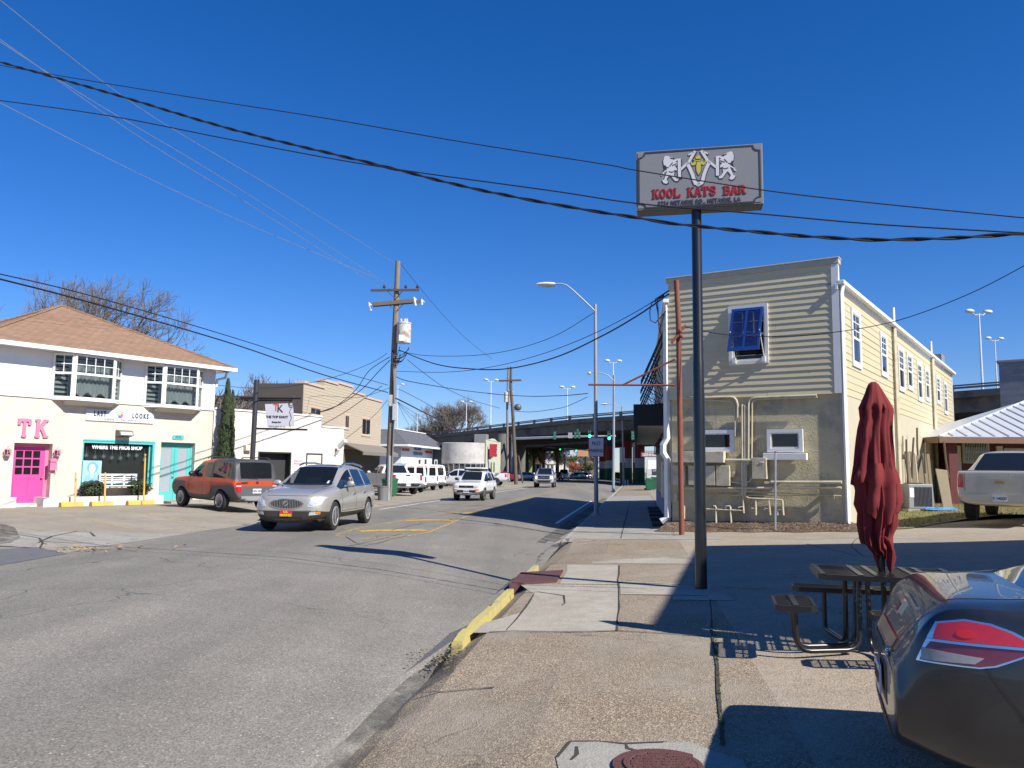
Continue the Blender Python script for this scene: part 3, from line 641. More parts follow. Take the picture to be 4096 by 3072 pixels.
# ---------------------------------------------------------------- painted brick, shingles
def brick_mat(name, col, rz, bw=.22, bh=.075, var=.05, stain=(.50, .44, .36)):
    m, nt, p = newmat(name); tc = _n(nt, "ShaderNodeTexCoord"); mp = _n(nt, "ShaderNodeMapping"); mp.inputs["Rotation"].default_value = (0, 0, -rz)
    nt.links.new(tc.outputs["Object"], mp.inputs["Vector"]); sx = _n(nt, "ShaderNodeSeparateXYZ"); cx = _n(nt, "ShaderNodeCombineXYZ"); nt.links.new(mp.outputs[0], sx.inputs[0])
    nt.links.new(sx.outputs[0], cx.inputs[0]); nt.links.new(sx.outputs[2], cx.inputs[1])
    br = _n(nt, "ShaderNodeTexBrick"); br.inputs["Scale"].default_value = 1; br.inputs["Brick Width"].default_value = bw; br.inputs["Row Height"].default_value = bh; br.inputs["Mortar Size"].default_value = .008; br.inputs["Mortar Smooth"].default_value = .3
    br.inputs["Color1"].default_value = c4(mul(col, 1 + var)); br.inputs["Color2"].default_value = c4(mul(col, 1 - var)); br.inputs["Mortar"].default_value = c4(mul(col, .82)); nt.links.new(cx.outputs[0], br.inputs["Vector"])
    c = mix(nt, ramp(nt, noise(nt, tc.outputs["Object"], .8, 8, .7), [(.45, (0, 0, 0)), (.8, (.5, .5, .5))]), br.outputs["Color"], stain)
    nt.links.new(c, p.inputs["Base Color"]); setp(p, Roughness=.8)
    bump(nt, p, math_(nt, 'SUBTRACT', 1, br.outputs["Fac"]), .6, .012); return m
def shingle_mat(name, a, b_, rz, bh=.13):
    m, nt, p = newmat(name); tc = _n(nt, "ShaderNodeTexCoord"); mp = _n(nt, "ShaderNodeMapping"); mp.inputs["Rotation"].default_value = (0, 0, -rz)
    nt.links.new(tc.outputs["Object"], mp.inputs["Vector"]); sx = _n(nt, "ShaderNodeSeparateXYZ"); cx = _n(nt, "ShaderNodeCombineXYZ"); nt.links.new(mp.outputs[0], sx.inputs[0])
    nt.links.new(math_(nt, 'ADD', sx.outputs[0], math_(nt, 'MULTIPLY', sx.outputs[1], .37)), cx.inputs[0]); nt.links.new(sx.outputs[2], cx.inputs[1])
    br = _n(nt, "ShaderNodeTexBrick"); br.inputs["Scale"].default_value = 1; br.inputs["Brick Width"].default_value = .34; br.inputs["Row Height"].default_value = bh * .55; br.inputs["Mortar Size"].default_value = .009
    br.inputs["Color1"].default_value = c4(a); br.inputs["Color2"].default_value = c4(b_); br.inputs["Mortar"].default_value = c4(mul(b_, .45)); nt.links.new(cx.outputs[0], br.inputs["Vector"])
    c = mix(nt, noise(nt, tc.outputs["Object"], 2.2, 6), br.outputs["Color"], mul(a, 1.15)); c = mix(nt, .6, br.outputs["Color"], c)
    nt.links.new(c, p.inputs["Base Color"]); setp(p, Roughness=.95); bump(nt, p, math_(nt, 'SUBTRACT', 1, br.outputs["Fac"]), .6, .02); return m
def wall_holes(b, x0, x1, z0, z1, holes, y=0.0, d=.3):
    xs = sorted({x0, x1, *[h[0] for h in holes], *[h[1] for h in holes]}); zs = sorted({z0, z1, *[h[2] for h in holes], *[h[3] for h in holes]})
    for i in range(len(xs) - 1):
        for j in range(len(zs) - 1):
            cx, cz = (xs[i] + xs[i + 1]) / 2, (zs[j] + zs[j + 1]) / 2
            if any(h[0] < cx < h[1] and h[2] < cz < h[3] for h in holes): continue
            b.face([(xs[i], y, zs[j]), (xs[i + 1], y, zs[j]), (xs[i + 1], y, zs[j + 1]), (xs[i], y, zs[j + 1])])
    for h in holes:
        for (a, c, e, f) in ((h[0], h[2], h[0], h[3]), (h[1], h[2], h[1], h[3]), (h[0], h[2], h[1], h[2]), (h[0], h[3], h[1], h[3])):
            b.face([(a, y, c), (e, y, f), (e, y + d, f), (a, y + d, c)])
SL = {'K': ([[(.2, 0), (.2, 1)], [(.24, .42), (.78, .97)], [(.42, .6), (.82, .03)]], [(.2, 0), (.2, 1), (.8, 1), (.84, 0)]),
      'L': ([[(.2, 0), (.2, 1)], [(.2, .08), (.88, .08)], [(.86, .06), (.86, .3)]], [(.2, 0), (.2, 1)]), 'A': ([[(.14, 0), (.48, 1)], [(.52, 1), (.86, 0)], [(.28, .32), (.72, .32)]], [(.14, 0), (.86, 0)]),
      'T': ([[(.5, 0), (.5, 1)], [(.08, .93), (.92, .93)], [(.1, .95), (.1, .7)], [(.9, .95), (.9, .7)]], [(.5, 0)]),
      'B': ([[(.2, 0), (.2, 1)], [(.2, .93), (.6, .93), (.76, .84), (.76, .64), (.6, .53), (.2, .53)], [(.6, .53), (.82, .42), (.82, .18), (.62, .07), (.2, .07)]], [(.16, 0), (.16, 1)]),
      'R': ([[(.2, 0), (.2, 1)], [(.2, .93), (.6, .93), (.78, .82), (.78, .62), (.6, .5), (.2, .5)], [(.55, .5), (.82, .03)]], [(.2, 0), (.2, 1), (.85, 0)]),
      'O': ([[(.5 + .34 * math.cos(a * math.pi / 8), .5 + .43 * math.sin(a * math.pi / 8)) for a in range(17)]], []),
      'S': ([[(.82, .7), (.8, .86), (.6, .94), (.34, .92), (.2, .78), (.26, .6), (.5, .51), (.76, .42), (.82, .24), (.68, .08), (.42, .05), (.22, .14), (.16, .32)]], [])}
def slab_letters(b, txt, x, z, w_, h_, y, t=.17, gap=.06, dep=.02, space=.7):
    """fat slab-serif lettering drawn stroke by stroke, reading along +x, standing along z"""
    e = 0
    for ch in txt:
        if ch == ' ': x += w_ * space; continue
        st, sf = SL[ch]
        def stroke(pl, tt, e):
            for p, q in zip(pl, pl[1:]):
                P = Vector((x + p[0] * w_, z + p[1] * h_)); Q = Vector((x + q[0] * w_, z + q[1] * h_)); d = (Q - P).normalized(); n = Vector((-d.y, d.x)) * tt / 2; k = d * tt * .2
                P -= k; Q += k; e = (e + 1) % 7
                b.prism([(P + n)[:], (P - n)[:], (Q - n)[:], (Q + n)[:]], y - dep - e * .0004, y + .0, 'XZ')
            return e
        for pl in st: e = stroke(pl, t * w_ * 1.25, e)
        for p in sf: e = stroke([(p[0] - .17, min(max(p[1], .045), .955)), (p[0] + .17, min(max(p[1], .045), .955))], .10 * h_, e)
        x += w_ * (1 + gap)
    return x
m_brickH = brick_mat("cream painted brick", (.655, .58, .47), R(53.7)); m_brickW = brick_mat("white painted brick", (.72, .675, .595), R(53.7))
m_vinyl = M_("white vinyl siding", (.74, .74, .74), .5, .03, 3)
m_roofH = shingle_mat("brown shingles", (.285, .175, .11), (.20, .12, .075), R(53.7))
m_pink = M_("hot pink paint", (.55, .065, .27), .45, .12, 3); m_pinkl = M_("soft pink paint", (.62, .18, .30), .5, .1, 6); m_teal = M_("turquoise paint", (.09, .44, .42), .45, .1, 3); m_ltpink = M_("dusty pink metal", (.62, .27, .33), .6, .15, 8)
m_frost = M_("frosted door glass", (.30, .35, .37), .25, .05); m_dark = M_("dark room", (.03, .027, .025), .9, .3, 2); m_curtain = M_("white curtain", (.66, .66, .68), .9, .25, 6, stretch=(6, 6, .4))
m_signw = M_("white sign panel", (.60, .62, .68), .4, .03); m_ink = M_("dark ink", (.03, .03, .045), .5); m_grey = M_("grey paint", (.25, .25, .25), .6)
m_bronze = M_("bronze metal", (.11, .10, .085), .45, .3, 8); m_shop = M_("brown shop back wall", (.085, .07, .055), .8, .2, 3)
# ---------------------------------------------------------------- the pyramid-roofed house with the two shops
H = Fr((-17.46, 28.18), 36.3, 0); HW = H.fp('a', 1895, 1300)[0]; X0 = -1.0
hz = .26
ho = Bld("shop_house", (H.o.x, H.o.y, hz), "cream two-storey house with brown pyramid roof, bay windows, pink door and turquoise shop front", "house")
ZSH = H.fp('a', 1890, 1405)[1]; ex, ez = H.fp('a', 2070, 1058, -.55); ZEH = ez
print("house", HW, ZSH, ZEH)
def R2(c, q, off=0.0): (x0, z1), (x1, z0) = H.fp(c, q[0], q[1], off), H.fp(c, q[2], q[3], off); return (x0, x1, z0, z1)
dz = hz - .3
x0, x1, _, z1 = R2('b', (160, 748, 540, 1400)); DOOR = (x0, x1, dz, z1)
x0, x1, z0, z1 = R2('b', (920, 705, 1690, 1225)); WIN = (x0, x1, z0, z1)
x0, x1, _, z1 = R2('c', (100, 150, 378, 620)); DD = (x0, x1, dz, z1)
b = ho.mb(H); wall_holes(b, X0, HW, dz, ZSH, [DOOR, WIN, DD], 0, .34)
b.face([(HW, 0, dz), (HW, 9, dz), (HW, 9, ZSH), (HW, 0, ZSH)]); b.face([(X0, 0, dz), (X0, 9, dz), (X0, 9, ZSH), (X0, 0, ZSH)]); b.build("brick_wall", m_brickH, ho.root)
b = ho.mb(H); b.bx(X0, HW, .04, 9, ZSH + .001, ZEH); siding(b, X0, HW - .1, ZSH, ZEH - .02, .165, .016, .03); b.bx(X0, HW + .02, -.05, .03, ZSH - .08, ZSH - .001); b.build("siding", m_vinyl, ho.root)
ho.boxes("corner_trim", H, [(HW - .1, HW + .02, -.01, .12, ZSH, ZEH)], m_whitetrim)
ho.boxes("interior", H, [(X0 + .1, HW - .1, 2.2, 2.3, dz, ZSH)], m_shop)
# roof
W2 = (ex - (-1.0)) ; xl = ex - 10.0; ap = DP('D', 168, 666, 34.15); b = ho.mb(H); cxr = (xl + ex) / 2; y0r, y1r = -.55, 9.45; az = ap.z
E4 = [(xl, y0r, ZEH + .05), (ex, y0r, ZEH + .05), (ex, y1r, ZEH + .05), (xl, y1r, ZEH + .05)]; apx = (cxr, (y0r + y1r) / 2, az)
for i in range(4): b.face([E4[i], E4[(i + 1) % 4], apx])
b.face(E4); b.build("roof", m_roofH, ho.root)
b = ho.mb(H)
for i in range(4): b.tube([Vector(E4[i]) + Vector((0, 0, .02)), Vector(apx) + Vector((0, 0, .02))], .06, 5)
b.build("ridge_cap", m_roofH, ho.root)
ho.boxes("gutter", H, [(xl - .03, ex + .1, y0r - .12, y0r + .02, ZEH - .1, ZEH + .05), (xl, ex - .01, y0r + .02, .04, ZEH - .06, ZEH - .01), (ex - .04, ex + .08, y0r + .02, y1r, ZEH - .1, ZEH + .05), (HW + .02, ex - .04, y0r + .1, y1r, ZEH - .06, ZEH - .01)], m_whitegut)
b = ho.mb(H); b.tube([(ex - .1, -.2, ZEH - .1), (ex - .1, -.1, ZEH - .35), (HW + .1, .0, ZEH - .45), (HW + .1, .03, ZEH - .75)], .06, 6); b.build("downspout", m_whitegut, ho.root, smooth=50)
# bay windows
for (fq, lq, rq) in (((668, 932, 1000, 1330), 530, 1052), ((1462, 1030, 1740, 1392), 1350, 1772)):
    pj = .5; x0, x1, z0, z1 = R2('a', fq, -pj); z1 = min(z1 + .03, ZEH - .08)
    xa = x0 - .52; xb = x1 + .52; zb, zt = z0 - .04, ZEH - .061
    b = ho.mb(H); b.prism([(xa, .03), (x0, -pj), (x1, -pj), (xb, .03)], z1 + .03, zt, 'XY'); b.prism([(xa - .04, .03), (x0 - .03, -pj - .04), (x1 + .03, -pj - .04), (xb + .04, .03)], zb - .06, zb, 'XY')
    pan = [((xa, .0), (x0, -pj), 2), ((x0, -pj), (x1, -pj), 4), ((x1, -pj), (xb, .0), 2)]; T0 = b.M.copy()
    bay = None; gl = []
    for p, q, nc in pan:
        d = Vector((q[0] - p[0], q[1] - p[1])); ln = d.length; a = math.atan2(d.y, d.x); b.M = T0 @ Matrix.Translation((p[0], p[1], 0)) @ Matrix.Rotation(a, 4, 'Z')
        t = .075; zm = (zb + z1) / 2 + .12
        b.bx(0, t, -.04, .05, zb, z1 + .03); b.bx(ln - t, ln, -.04, .05, zb, z1 + .03); b.bx(t, ln - t, -.035, .045, zb, zb + t); b.bx(t, ln - t, -.035, .045, z1 - .04, z1 + .03); b.bx(t, ln - t, -.037, .04, zm - .04, zm + .04)
        for i in range(1, nc): xx = t + (ln - 2 * t) * i / nc; b.bx(xx - .013, xx + .013, -.02, .02, zm + .04, z1 - .04)
        zz = (zm + z1) / 2; b.bx(t, ln - t, -.022, .018, zz - .013, zz + .013); gl.append((b.M.copy(), t, ln - t, zb + t, z1 - .04))
    b.M = T0; bay = b.build("bay_window", m_whitetrim, ho.root)
    for Mx, a0, a1, c0, c1 in gl: g_ = MB(); g_.M = Mx; g_.bx(a0, a1, -.004, .004, c0, c1); g_.build("pane", m_glassc, bay)
    g_ = ho.mb(H); n = 34; rows = []
    for k in range(n + 1):
        xx = xa + .45 + (xb - xa - .9) * k / n; rows.append([(xx, -.22 + .035 * math.sin(k * 1.9) , zz_) for zz_ in (zb + .02 + .25 * abs(math.sin(k * .31)), z1 - .32 + .07 * math.sin(k * .9))])
    g_.grid(rows); g_.build("curtain", m_curtain, bay)
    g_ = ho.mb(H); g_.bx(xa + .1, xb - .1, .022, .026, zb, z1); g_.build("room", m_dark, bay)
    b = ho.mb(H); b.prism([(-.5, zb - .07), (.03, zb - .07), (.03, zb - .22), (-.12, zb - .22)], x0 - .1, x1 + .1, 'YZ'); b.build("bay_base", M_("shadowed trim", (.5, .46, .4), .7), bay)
# pink door
x0, x1, z0, z1 = DOOR; yd = .3
ho.boxes("door_frame", H, [(x0, x1, yd - .02, yd + .05, z1 - .12, z1), (x1 - .12, x1, yd - .02, yd + .05, dz, z1 - .12), (x0, x0 + .07, yd - .02, yd + .05, dz, z1 - .12)], m_pinkl)
fx0, fx1 = x0 + .07, x1 - .12; zt = z1 - .12; zb = hz + .12
b = ho.mb(H); fw = fx1 - fx0; zl = zb + (zt - zb) * .47; P = [(fx0 + fw * (.12 + .26 * i), fx0 + fw * (.12 + .26 * i) + fw * .22, zl + .07 + (zt - zl - .17) * j / 3, zl + .07 + (zt - zl - .17) * j / 3 + (zt - zl - .17) / 3 - .05) for i in range(3) for j in range(3)]
wall_holes(b, fx0, fx1, zb, zt, P, yd, .04); b.bx(fx0 + .1, fx0 + fw / 2 - .04, yd - .015, yd, zb + .12, zl - .12); b.bx(fx0 + fw / 2 + .04, fx1 - .1, yd - .015, yd, zb + .12, zl - .12); b.bx(fx0 + fw * .3, fx0 + fw * .7, yd - .012, yd, zl - .08, zl - .02)
dr = b.build("door", m_pink, ho.root)
ho.boxes("pane", H, [(fx0 + .04, fx1 - .04, yd + .03, yd + .035, zl, zt - .05)], m_glassd, dr)
b = ho.mb(H); b.ball((fx1 - .07, yd - .05, zl - .05), .04); b.build("handle", M_("brass", (.5, .35, .12), .3, metal=1.0), dr, smooth=True)
ho.boxes("doorstep", H, [(x0 - .02, x1 + .02, -.25, .35, hz - .4, hz + .12)], m_brickW)
# shop window
x0, x1, z0, z1 = WIN
ho.boxes("shop_window", H, [(x0, x1, .02, .14, z1 - .14, z1 - .06), (x0, x1, -.02, .14, z0, z0 + .12), (x0, x0 + .05, .0, .14, z0 + .12, z1 - .14), (x1 - .09, x1, .0, .14, z0 + .12, z1 - .14), (x0, x1, .0, .1, z1 - .06, z1), (x1 - .18, x1 - .12, .12, .2, z0 + .12, z1 - .14)], m_teal)
sw = ho.root.children[-1]; zw0, zw1 = z0 + .12, z1 - .14
ho.boxes("pane", H, [(x0 + .05, x1 - .09, .15, .156, zw0, zw1)], m_glassc, sw); ho.boxes("shop_blind", H, [(x0, x1, .36, .40, zw0 - .05, zw1 + .1)], m_shop, sw)
place_text(ho, H, "window_lettering", "WHERE THE PROS SHOP", .21, M_("white lettering", (.8, .8, .8), .5), (x0 + x1) / 2 - .02, zw1 - .15, .14, bold=.008, sx=.86, depth=.008)
rs = random.Random(3)
for k in range(8):
    sx = x0 + .25 + (x1 - x0 - .55) * k / 7; sz = zw1 - rs.uniform(.42, .62); b = ho.mb(H); b.tube([(sx, .2, zw1), (sx, .2, sz)], .006, 4)
    for a in range(4): ca, sa = math.cos(a * math.pi / 4) * .085, math.sin(a * math.pi / 4) * .085; b.tube([(sx - ca, .2, sz - sa), (sx + ca, .2, sz + sa)], .011, 4)
    tag(b.build("window_star", m_signw, None), "white paper star hanging in the turquoise shop window", "star", "stars hanging in the shop window").matrix_world = Matrix.Translation(ho.loc)
(px0, pz1), (px1, pz0) = H.fp('b', 915, 945, -.02), H.fp('b', 1105, 1188, -.02); pc, ph, pw = (px0 + px1) / 2, pz1 - pz0, px1 - px0
pr = empty("window_poster", ho.loc, 0, "pale blue portrait poster at the left end of the turquoise shop window", "poster")
B_p = Bld.__new__(Bld); B_p.root, B_p.loc = pr, ho.loc
B_p.boxes("poster_sheet", H, [(px0, px1, -.06, -.035, pz0, pz1)], M_("pale blue print", (.33, .60, .74), .4, .25, 3))
def ell(cx, cz, rx, rz_, y, n=18): return [(cx + rx * math.cos(k * 2 * math.pi / n), cz + rz_ * math.sin(k * 2 * math.pi / n)) for k in range(n)]
for nm, (cx, cz, rx, rzz), col, y in (("hair", (.52, .68, .30, .27), (.16, .36, .58), -.062), ("shoulder", (.5, .12, .44, .26), (.24, .47, .66), -.063), ("neck", (.5, .40, .10, .2), (.42, .66, .78), -.064), ("face", (.5, .64, .17, .21), (.56, .76, .84), -.066)):
    b = B_p.mb(H); b.prism([(px0 + pw * p, pz0 + ph * max(.01, q)) for p, q in ell(cx, cz, rx, rzz, 0)], y, -.0601, 'XZ'); b.build(nm, M_("print " + nm, col, .5, .2, 6), pr)
b = B_p.mb(H)
for (cx, cz, rx, rzz) in ((.44, .68, .035, .014), (.57, .68, .035, .014), (.505, .54, .05, .014), (.505, .60, .018, .03)): b.prism([(px0 + pw * p, pz0 + ph * q) for p, q in ell(cx, cz, rx, rzz, 0, 10)], -.068, -.0661, 'XZ')
b.build("facial_feature", M_("print features", (.10, .22, .4), .5), pr)
# turquoise double door
x0, x1, z0, z1 = DD; yd = .22; zt = z1 - .1; xm = (x0 + x1) / 2
ho.boxes("door_frame", H, [(x0, x1, yd, yd + .1, zt, z1), (x1 - .07, x1, yd, yd + .1, dz, zt), (x0, x0 + .04, yd, yd + .1, dz, zt)], m_teal)
for a, c, hs in ((x0 + .04, xm - .005, 1), (xm + .005, x1 - .07, -1)):
    b = ho.mb(H); ww = c - a; gq = (a + ww * .2, c - ww * .2, hz + .45, zt - .12); wall_holes(b, a, c, hz + .1, zt, [gq], yd + .02, .03); d_ = b.build("door", m_teal, ho.root)
    ho.boxes("pane", H, [(gq[0], gq[1], yd + .035, yd + .045, gq[2], gq[3])], m_frost, d_)
    if hs == 1: b = ho.mb(H); b.ball((c - .06, yd - .03, hz + 1.05), (.035, .035, .05)); b.ball((c - .06, yd - .0, hz + 1.2), .025); b.build("handle", M_("brushed steel", (.5, .5, .5), .3, metal=1), d_, smooth=True)
ho.boxes("doorstep", H, [(x0 - .1, x1 + .3, -1.1, .34, hz - .4, hz + .1)], m_conc2)
# signs and fittings on the house wall
def wallthing(name, label, cat, x, z, group=None):
    p = H.w(x, 0, z); q = Bld.__new__(Bld); q.root = empty(name, p, 0, label, cat, group); q.loc = Vector(p); return q
x0, x1, z0, z1 = R2('a', (762, 1402, 1352, 1538)); t = wallthing("shop_sign", "white shop sign with LAST LOOKS lettering and a coloured eye", "sign", x0, z0)
t.boxes("sign_board", H, [(x0, x1, -.05, -.0, z0, z1)], m_signw); wS, hS = x1 - x0, z1 - z0
for tx, cx in (("LAST", .19), ("LOOKS", .79)): place_text(t, H, "lettering", tx, hS * .62, m_ink, x0 + wS * cx, z0 + hS * .60, -.055, sx=.58, spacing=1.5, depth=.006, bold=.012)
place_text(t, H, "lettering", "makeup      hair source", hS * .24, m_ink, x0 + wS * .49, z0 + hS * .19, -.055, spacing=1.25, depth=.006)
cx, cz, rr = x0 + wS * .485, z0 + hS * .57, hS * .24
for k in range(8):
    cols = ((.5, .08, .09), (.75, .35, .08), (.72, .62, .12), (.2, .4, .2), (.1, .3, .6), (.1, .12, .5), (.3, .12, .45), (.6, .1, .35))
    b = t.mb(H); a0, a1 = k * math.pi / 4, (k + 1) * math.pi / 4; b.prism([(cx, cz), (cx + rr * math.cos(a0), cz + rr * math.sin(a0)), (cx + rr * math.cos((a0 + a1) / 2), cz + rr * math.sin((a0 + a1) / 2)), (cx + rr * math.cos(a1), cz + rr * math.sin(a1))], -.06, -.0501, 'XZ'); b.build("eye_segment", M_("eye colour", cols[k], .5), t.root)
b = t.mb(H); pl = [(cx - rr * 2.3, cz + rr * .5), (cx - rr * 1.2, cz + rr * 1.05), (cx, cz + rr * 1.28), (cx + rr * 1.2, cz + rr * 1.05), (cx + rr * 2.3, cz + rr * .35)]
b.prism(pl + [(p[0], p[1] + rr * .22 * (1 - abs(p[0] - cx) / rr / 2.4)) for p in pl[::-1]], -.057, -.0502, 'XZ'); b.build("eyebrow", m_ink, t.root)
for k, ch, q in ((0, 'T', (160, 1492, 270, 1655)), (1, 'K', (312, 1500, 425, 1660))):
    x0, x1, z0, z1 = R2('a', q); b = MB(); p = H.w(x0, 0, z0); b.M = Matrix.Rotation(H.rz, 4, 'Z'); slab_letters(b, ch, .0, 0, (x1 - x0) * .94, z1 - z0, 0, .19, dep=.06)
    o = tag(b.build("wall_letter", m_pinkl, None, weld=False), f"large pink slab letter {ch} on the cream wall above the pink door", "letter"); o.location = p
def lantern(q, label):
    x0, x1, z0, z1 = R2('b', q); xc = (x0 + x1) / 2; hh = z1 - z0; t = wallthing("wall_lantern", label, "lantern", xc, z0)
    b = t.mb(H); r = (x1 - x0) * .5; T0 = b.M; b.M = T0 @ Matrix.Translation((xc, -r - .03, z0)); b.lathe([(r * .25, 0), (r * .75, hh * .05), (r * .95, hh * .18)], 8); b.lathe([(r, hh * .62), (r * .75, hh * .72), (r * .3, hh * .82), (r * .2, hh * .9), (0.001, hh)], 8)
    for k in range(6): a = k * math.pi / 3; b.tube([(r * .9 * math.cos(a), r * .9 * math.sin(a), hh * .16), (r * math.cos(a), r * math.sin(a), hh * .64)], .012, 4)
    b.bx(-.03, .03, 0, r + .03, hh * .3, hh * .4); b.bx(-.06, .06, r + .01, r + .03, hh * .2, hh * .6); b.build("lantern_frame", m_ltpink, t.root)
    b = t.mb(H); b.M = b.M @ Matrix.Translation((xc, -r - .03, z0)); b.lathe([(r * .8, hh * .18), (r * .88, hh * .62)], 8); b.build("lantern_glass", m_glassc, t.root)
lantern((35, 778, 102, 900), "pink wall lantern to the left of the pink door"); lantern((587, 790, 650, 905), "pink wall lantern to the right of the pink door")
x0, x1, z0, z1 = R2('b', (540, 935, 610, 1055)); t = wallthing("mailbox", "pink wall mailbox with newspaper hooks beside the pink door", "mailbox", x0, z0)
b = t.mb(H); b.bx(x0, x1, -.14, 0, z0, z0 + (z1 - z0) * .75); b.build("mailbox_body", m_pinkl, t.root, bevel=.01)
b = t.mb(H); zc = z0 + (z1 - z0) * .8; b.prism([(x0 - .01, zc), (x1 + .01, zc), (x1 + .01, zc + .06), ((x0 + x1) / 2, zc + .13), (x0 - .01, zc + .06)], -.17, 0, 'XZ'); b.build("mailbox_lid", m_pinkl, t.root)
b = t.mb(H); [b.tube([(xx, -.03, z0), (xx, -.05, z0 - .12), (xx, -.12, z0 - .14), (xx, -.13, z0 - .08)], .01, 5) for xx in (x0 + .03, x1 - .03)]; b.build("hook", m_pinkl, t.root)
x0, x1, z0, z1 = R2('a', (1022, 1590, 1140, 1658)); t = wallthing("floodlight", "bronze box floodlight under the LAST LOOKS sign", "floodlight", x0, z0)
b = t.mb(H); b.prism([(0, z1), (-.30, z1 - .04), (-.36, z0 + .05), (-.08, z0), (0, z0)], x0, x1, 'YZ'); b.build("housing", m_bronze, t.root, bevel=.01)
b = t.mb(H); b.prism([(-.305, z1 - .07), (-.309, z1 - .07), (-.369, z0 + .07), (-.365, z0 + .07)], x0 + .04, x1 - .04, 'YZ'); b.build("lens", M_("prism lens", (.45, .45, .42), .3), t.root)
x0, x1, z0, z1 = R2('c', (197, 86, 297, 132)); t = wallthing("number_plaque", "turquoise oval plaque reading 3223 above the turquoise doors", "plaque", x0, z0)
b = t.mb(H); cx, cz = (x0 + x1) / 2, (z0 + z1) / 2; w2, h2 = (x1 - x0) / 2, (z1 - z0) / 2; b.prism([(cx + w2 * a, cz + h2 * c) for a, c in ((-1, -.5), (-.8, -1), (.8, -1), (1, -.5), (1, .5), (.8, 1), (-.8, 1), (-1, .5))], -.03, 0, 'XZ'); b.build("plaque_board", m_teal, t.root)
place_text(t, H, "lettering", "3223", h2 * 1.25, M_("dark teal ink", (.02, .14, .15), .5), cx, cz, -.035, depth=.006, spacing=1.15, bold=.004)
# planter wall, bushes, bench, wheel stops
pl = Bld("planter_wall", H.w(4, -1.1, hz), "low cream brick planter wall under the shop window", "planter wall")
xa, _ = H.fp('b', 480, 1400, -.75); xb, zt_ = H.fp('b', 1812, 1330, -.75)
b = pl.mb(H); b.bx(xa, xb, -.75, -.58, hz - .4, hz + .34); b.bx(xa, xa + .2, -.58, -.02, hz - .4, hz + .34); b.bx(xb - .2, xb, -.58, -.02, hz - .4, hz + .34); b.build("planter_brick", m_brickW, pl.root)
b = pl.mb(H); b.bx(xa + .2, xb - .2, -.58, -.0, hz - .3, hz + .27); b.build("planter_soil", m_mulch, pl.root)
p2 = Bld("low_wall", H.w(-1, -1.1, hz), "short cream brick wall to the left of the pink door", "low wall"); xe, _ = H.fp('b', 178, 1400, -.75)
p2.boxes("wall_brick", H, [(X0 - .6, xe, -.75, -.58, hz - .4, hz + .36)], m_brickW)
def leaf_cloud(b, r, n, cen, rad, size, flat=.6, hollow=.45):
    for _ in range(n):
        while True:
            q = Vector((r.uniform(-1, 1), r.uniform(-1, 1), r.uniform(-1, 1)))
            if hollow < q.length < 1: break
        p = Vector(cen) + Vector((q.x * rad[0], q.y * rad[1], q.z * rad[2])); nn = (q + Vector((r.uniform(-1, 1), r.uniform(-1, 1), r.uniform(-1, 1))) * flat).normalized(); t = nn.orthogonal().normalized()
        t = Matrix.Rotation(r.uniform(0, 6.28), 3, nn) @ t; s = size * r.uniform(.6, 1.4); u_ = nn.cross(t)
        b.bm.faces.new([b.v(p - t * s), b.v(p + u_ * s * .45), b.v(p + t * s), b.v(p - u_ * s * .45)])
m_leafd = M_("dark shrub leaf", (.035, .055, .02), .6, .5, 8); m_stem = M_("brown stem", (.09, .065, .045), .9)
for k, q in enumerate(((880, 1175, 1140, 1335), (1430, 1140, 1660, 1335))):
    (x0, z1), (x1, z0) = H.fp('b', q[0], q[1], -.4), H.fp('b', q[2], q[3], -.4); c = H.w((x0 + x1) / 2, -.4, 0); r = random.Random(20 + k)
    sh = empty("round_shrub", (c.x, c.y, hz + .27), 0, ("round dark shrub under the blue portrait poster", "round dark shrub at the right end of the shop window")[k], "shrub", "clipped shrubs in the planter")
    b = MB(); cz = (z0 + z1) / 2 - hz - .27
    for j in range(9): leaf_cloud(b, r, 210, ((r.uniform(-.3, .3)) * (x1 - x0) * .7, r.uniform(-.2, .2), cz + r.uniform(-.12, .16)), ((x1 - x0) * .32, .34, (z1 - z0) * .34), .05)
    b.build("foliage", m_leafd, sh, weld=False, orient=False); b = MB(); [b.tube([(0, 0, -.1), (r.uniform(-.15, .15), r.uniform(-.1, .1), cz)], [.03, .015], 5) for _ in range(5)]; b.build("stem", m_stem, sh)
bn = Bld("garden_bench", H.w(5, -.5, hz), "white slatted bench in front of the turquoise shop window", "bench"); (x0, z1), (x1, z0) = H.fp('b', 1112, 1092, -.25), H.fp('b', 1525, 1192, -.25); zb = z1 - .62
b = bn.mb(H); ns = 3
b.bx(x0, x1, -.16, -.12, z1 - .07, z1); b.bx(x0, x1, -.16, -.12, z1 - .36, z1 - .28); b.bx(x0, x1, -.155, -.125, z1 - .17, z1 - .12); b.bx(x0, x1, -.155, -.125, z1 - .25, z1 - .20)
for i in range(ns + 1): xx = x0 + (x1 - x0 - .06) * i / ns; b.bx(xx, xx + .06, -.162, -.118, z1 - .5, z1)
b.build("backrest", m_whitetrim, bn.root); bn.boxes("seat", H, [(x0, x1, -.55 + j * .11, -.46 + j * .11, z1 - .46, z1 - .43) for j in range(4)], m_whitetrim)
for xx in (x0 + .03, x1 - .09):
    for yy in (-.54, -.16): bn.boxes("leg", H, [(xx, xx + .06, yy, yy + .05, hz + .2, z1 - .465)], m_whitetrim)
m_stop = M_("yellow wheel stop paint", (.62, .38, .07), .8, .2, 5, dirt=(.42, .3, .14), dscale=3); m_post = M_("pale orange stake", (.66, .40, .13), .7, .2, 6)
LB = ("pale yellow wheel stop nearest the pink door", "pale yellow wheel stop in the middle below the shop window", "deep yellow double wheel stop at the right end of the planter")
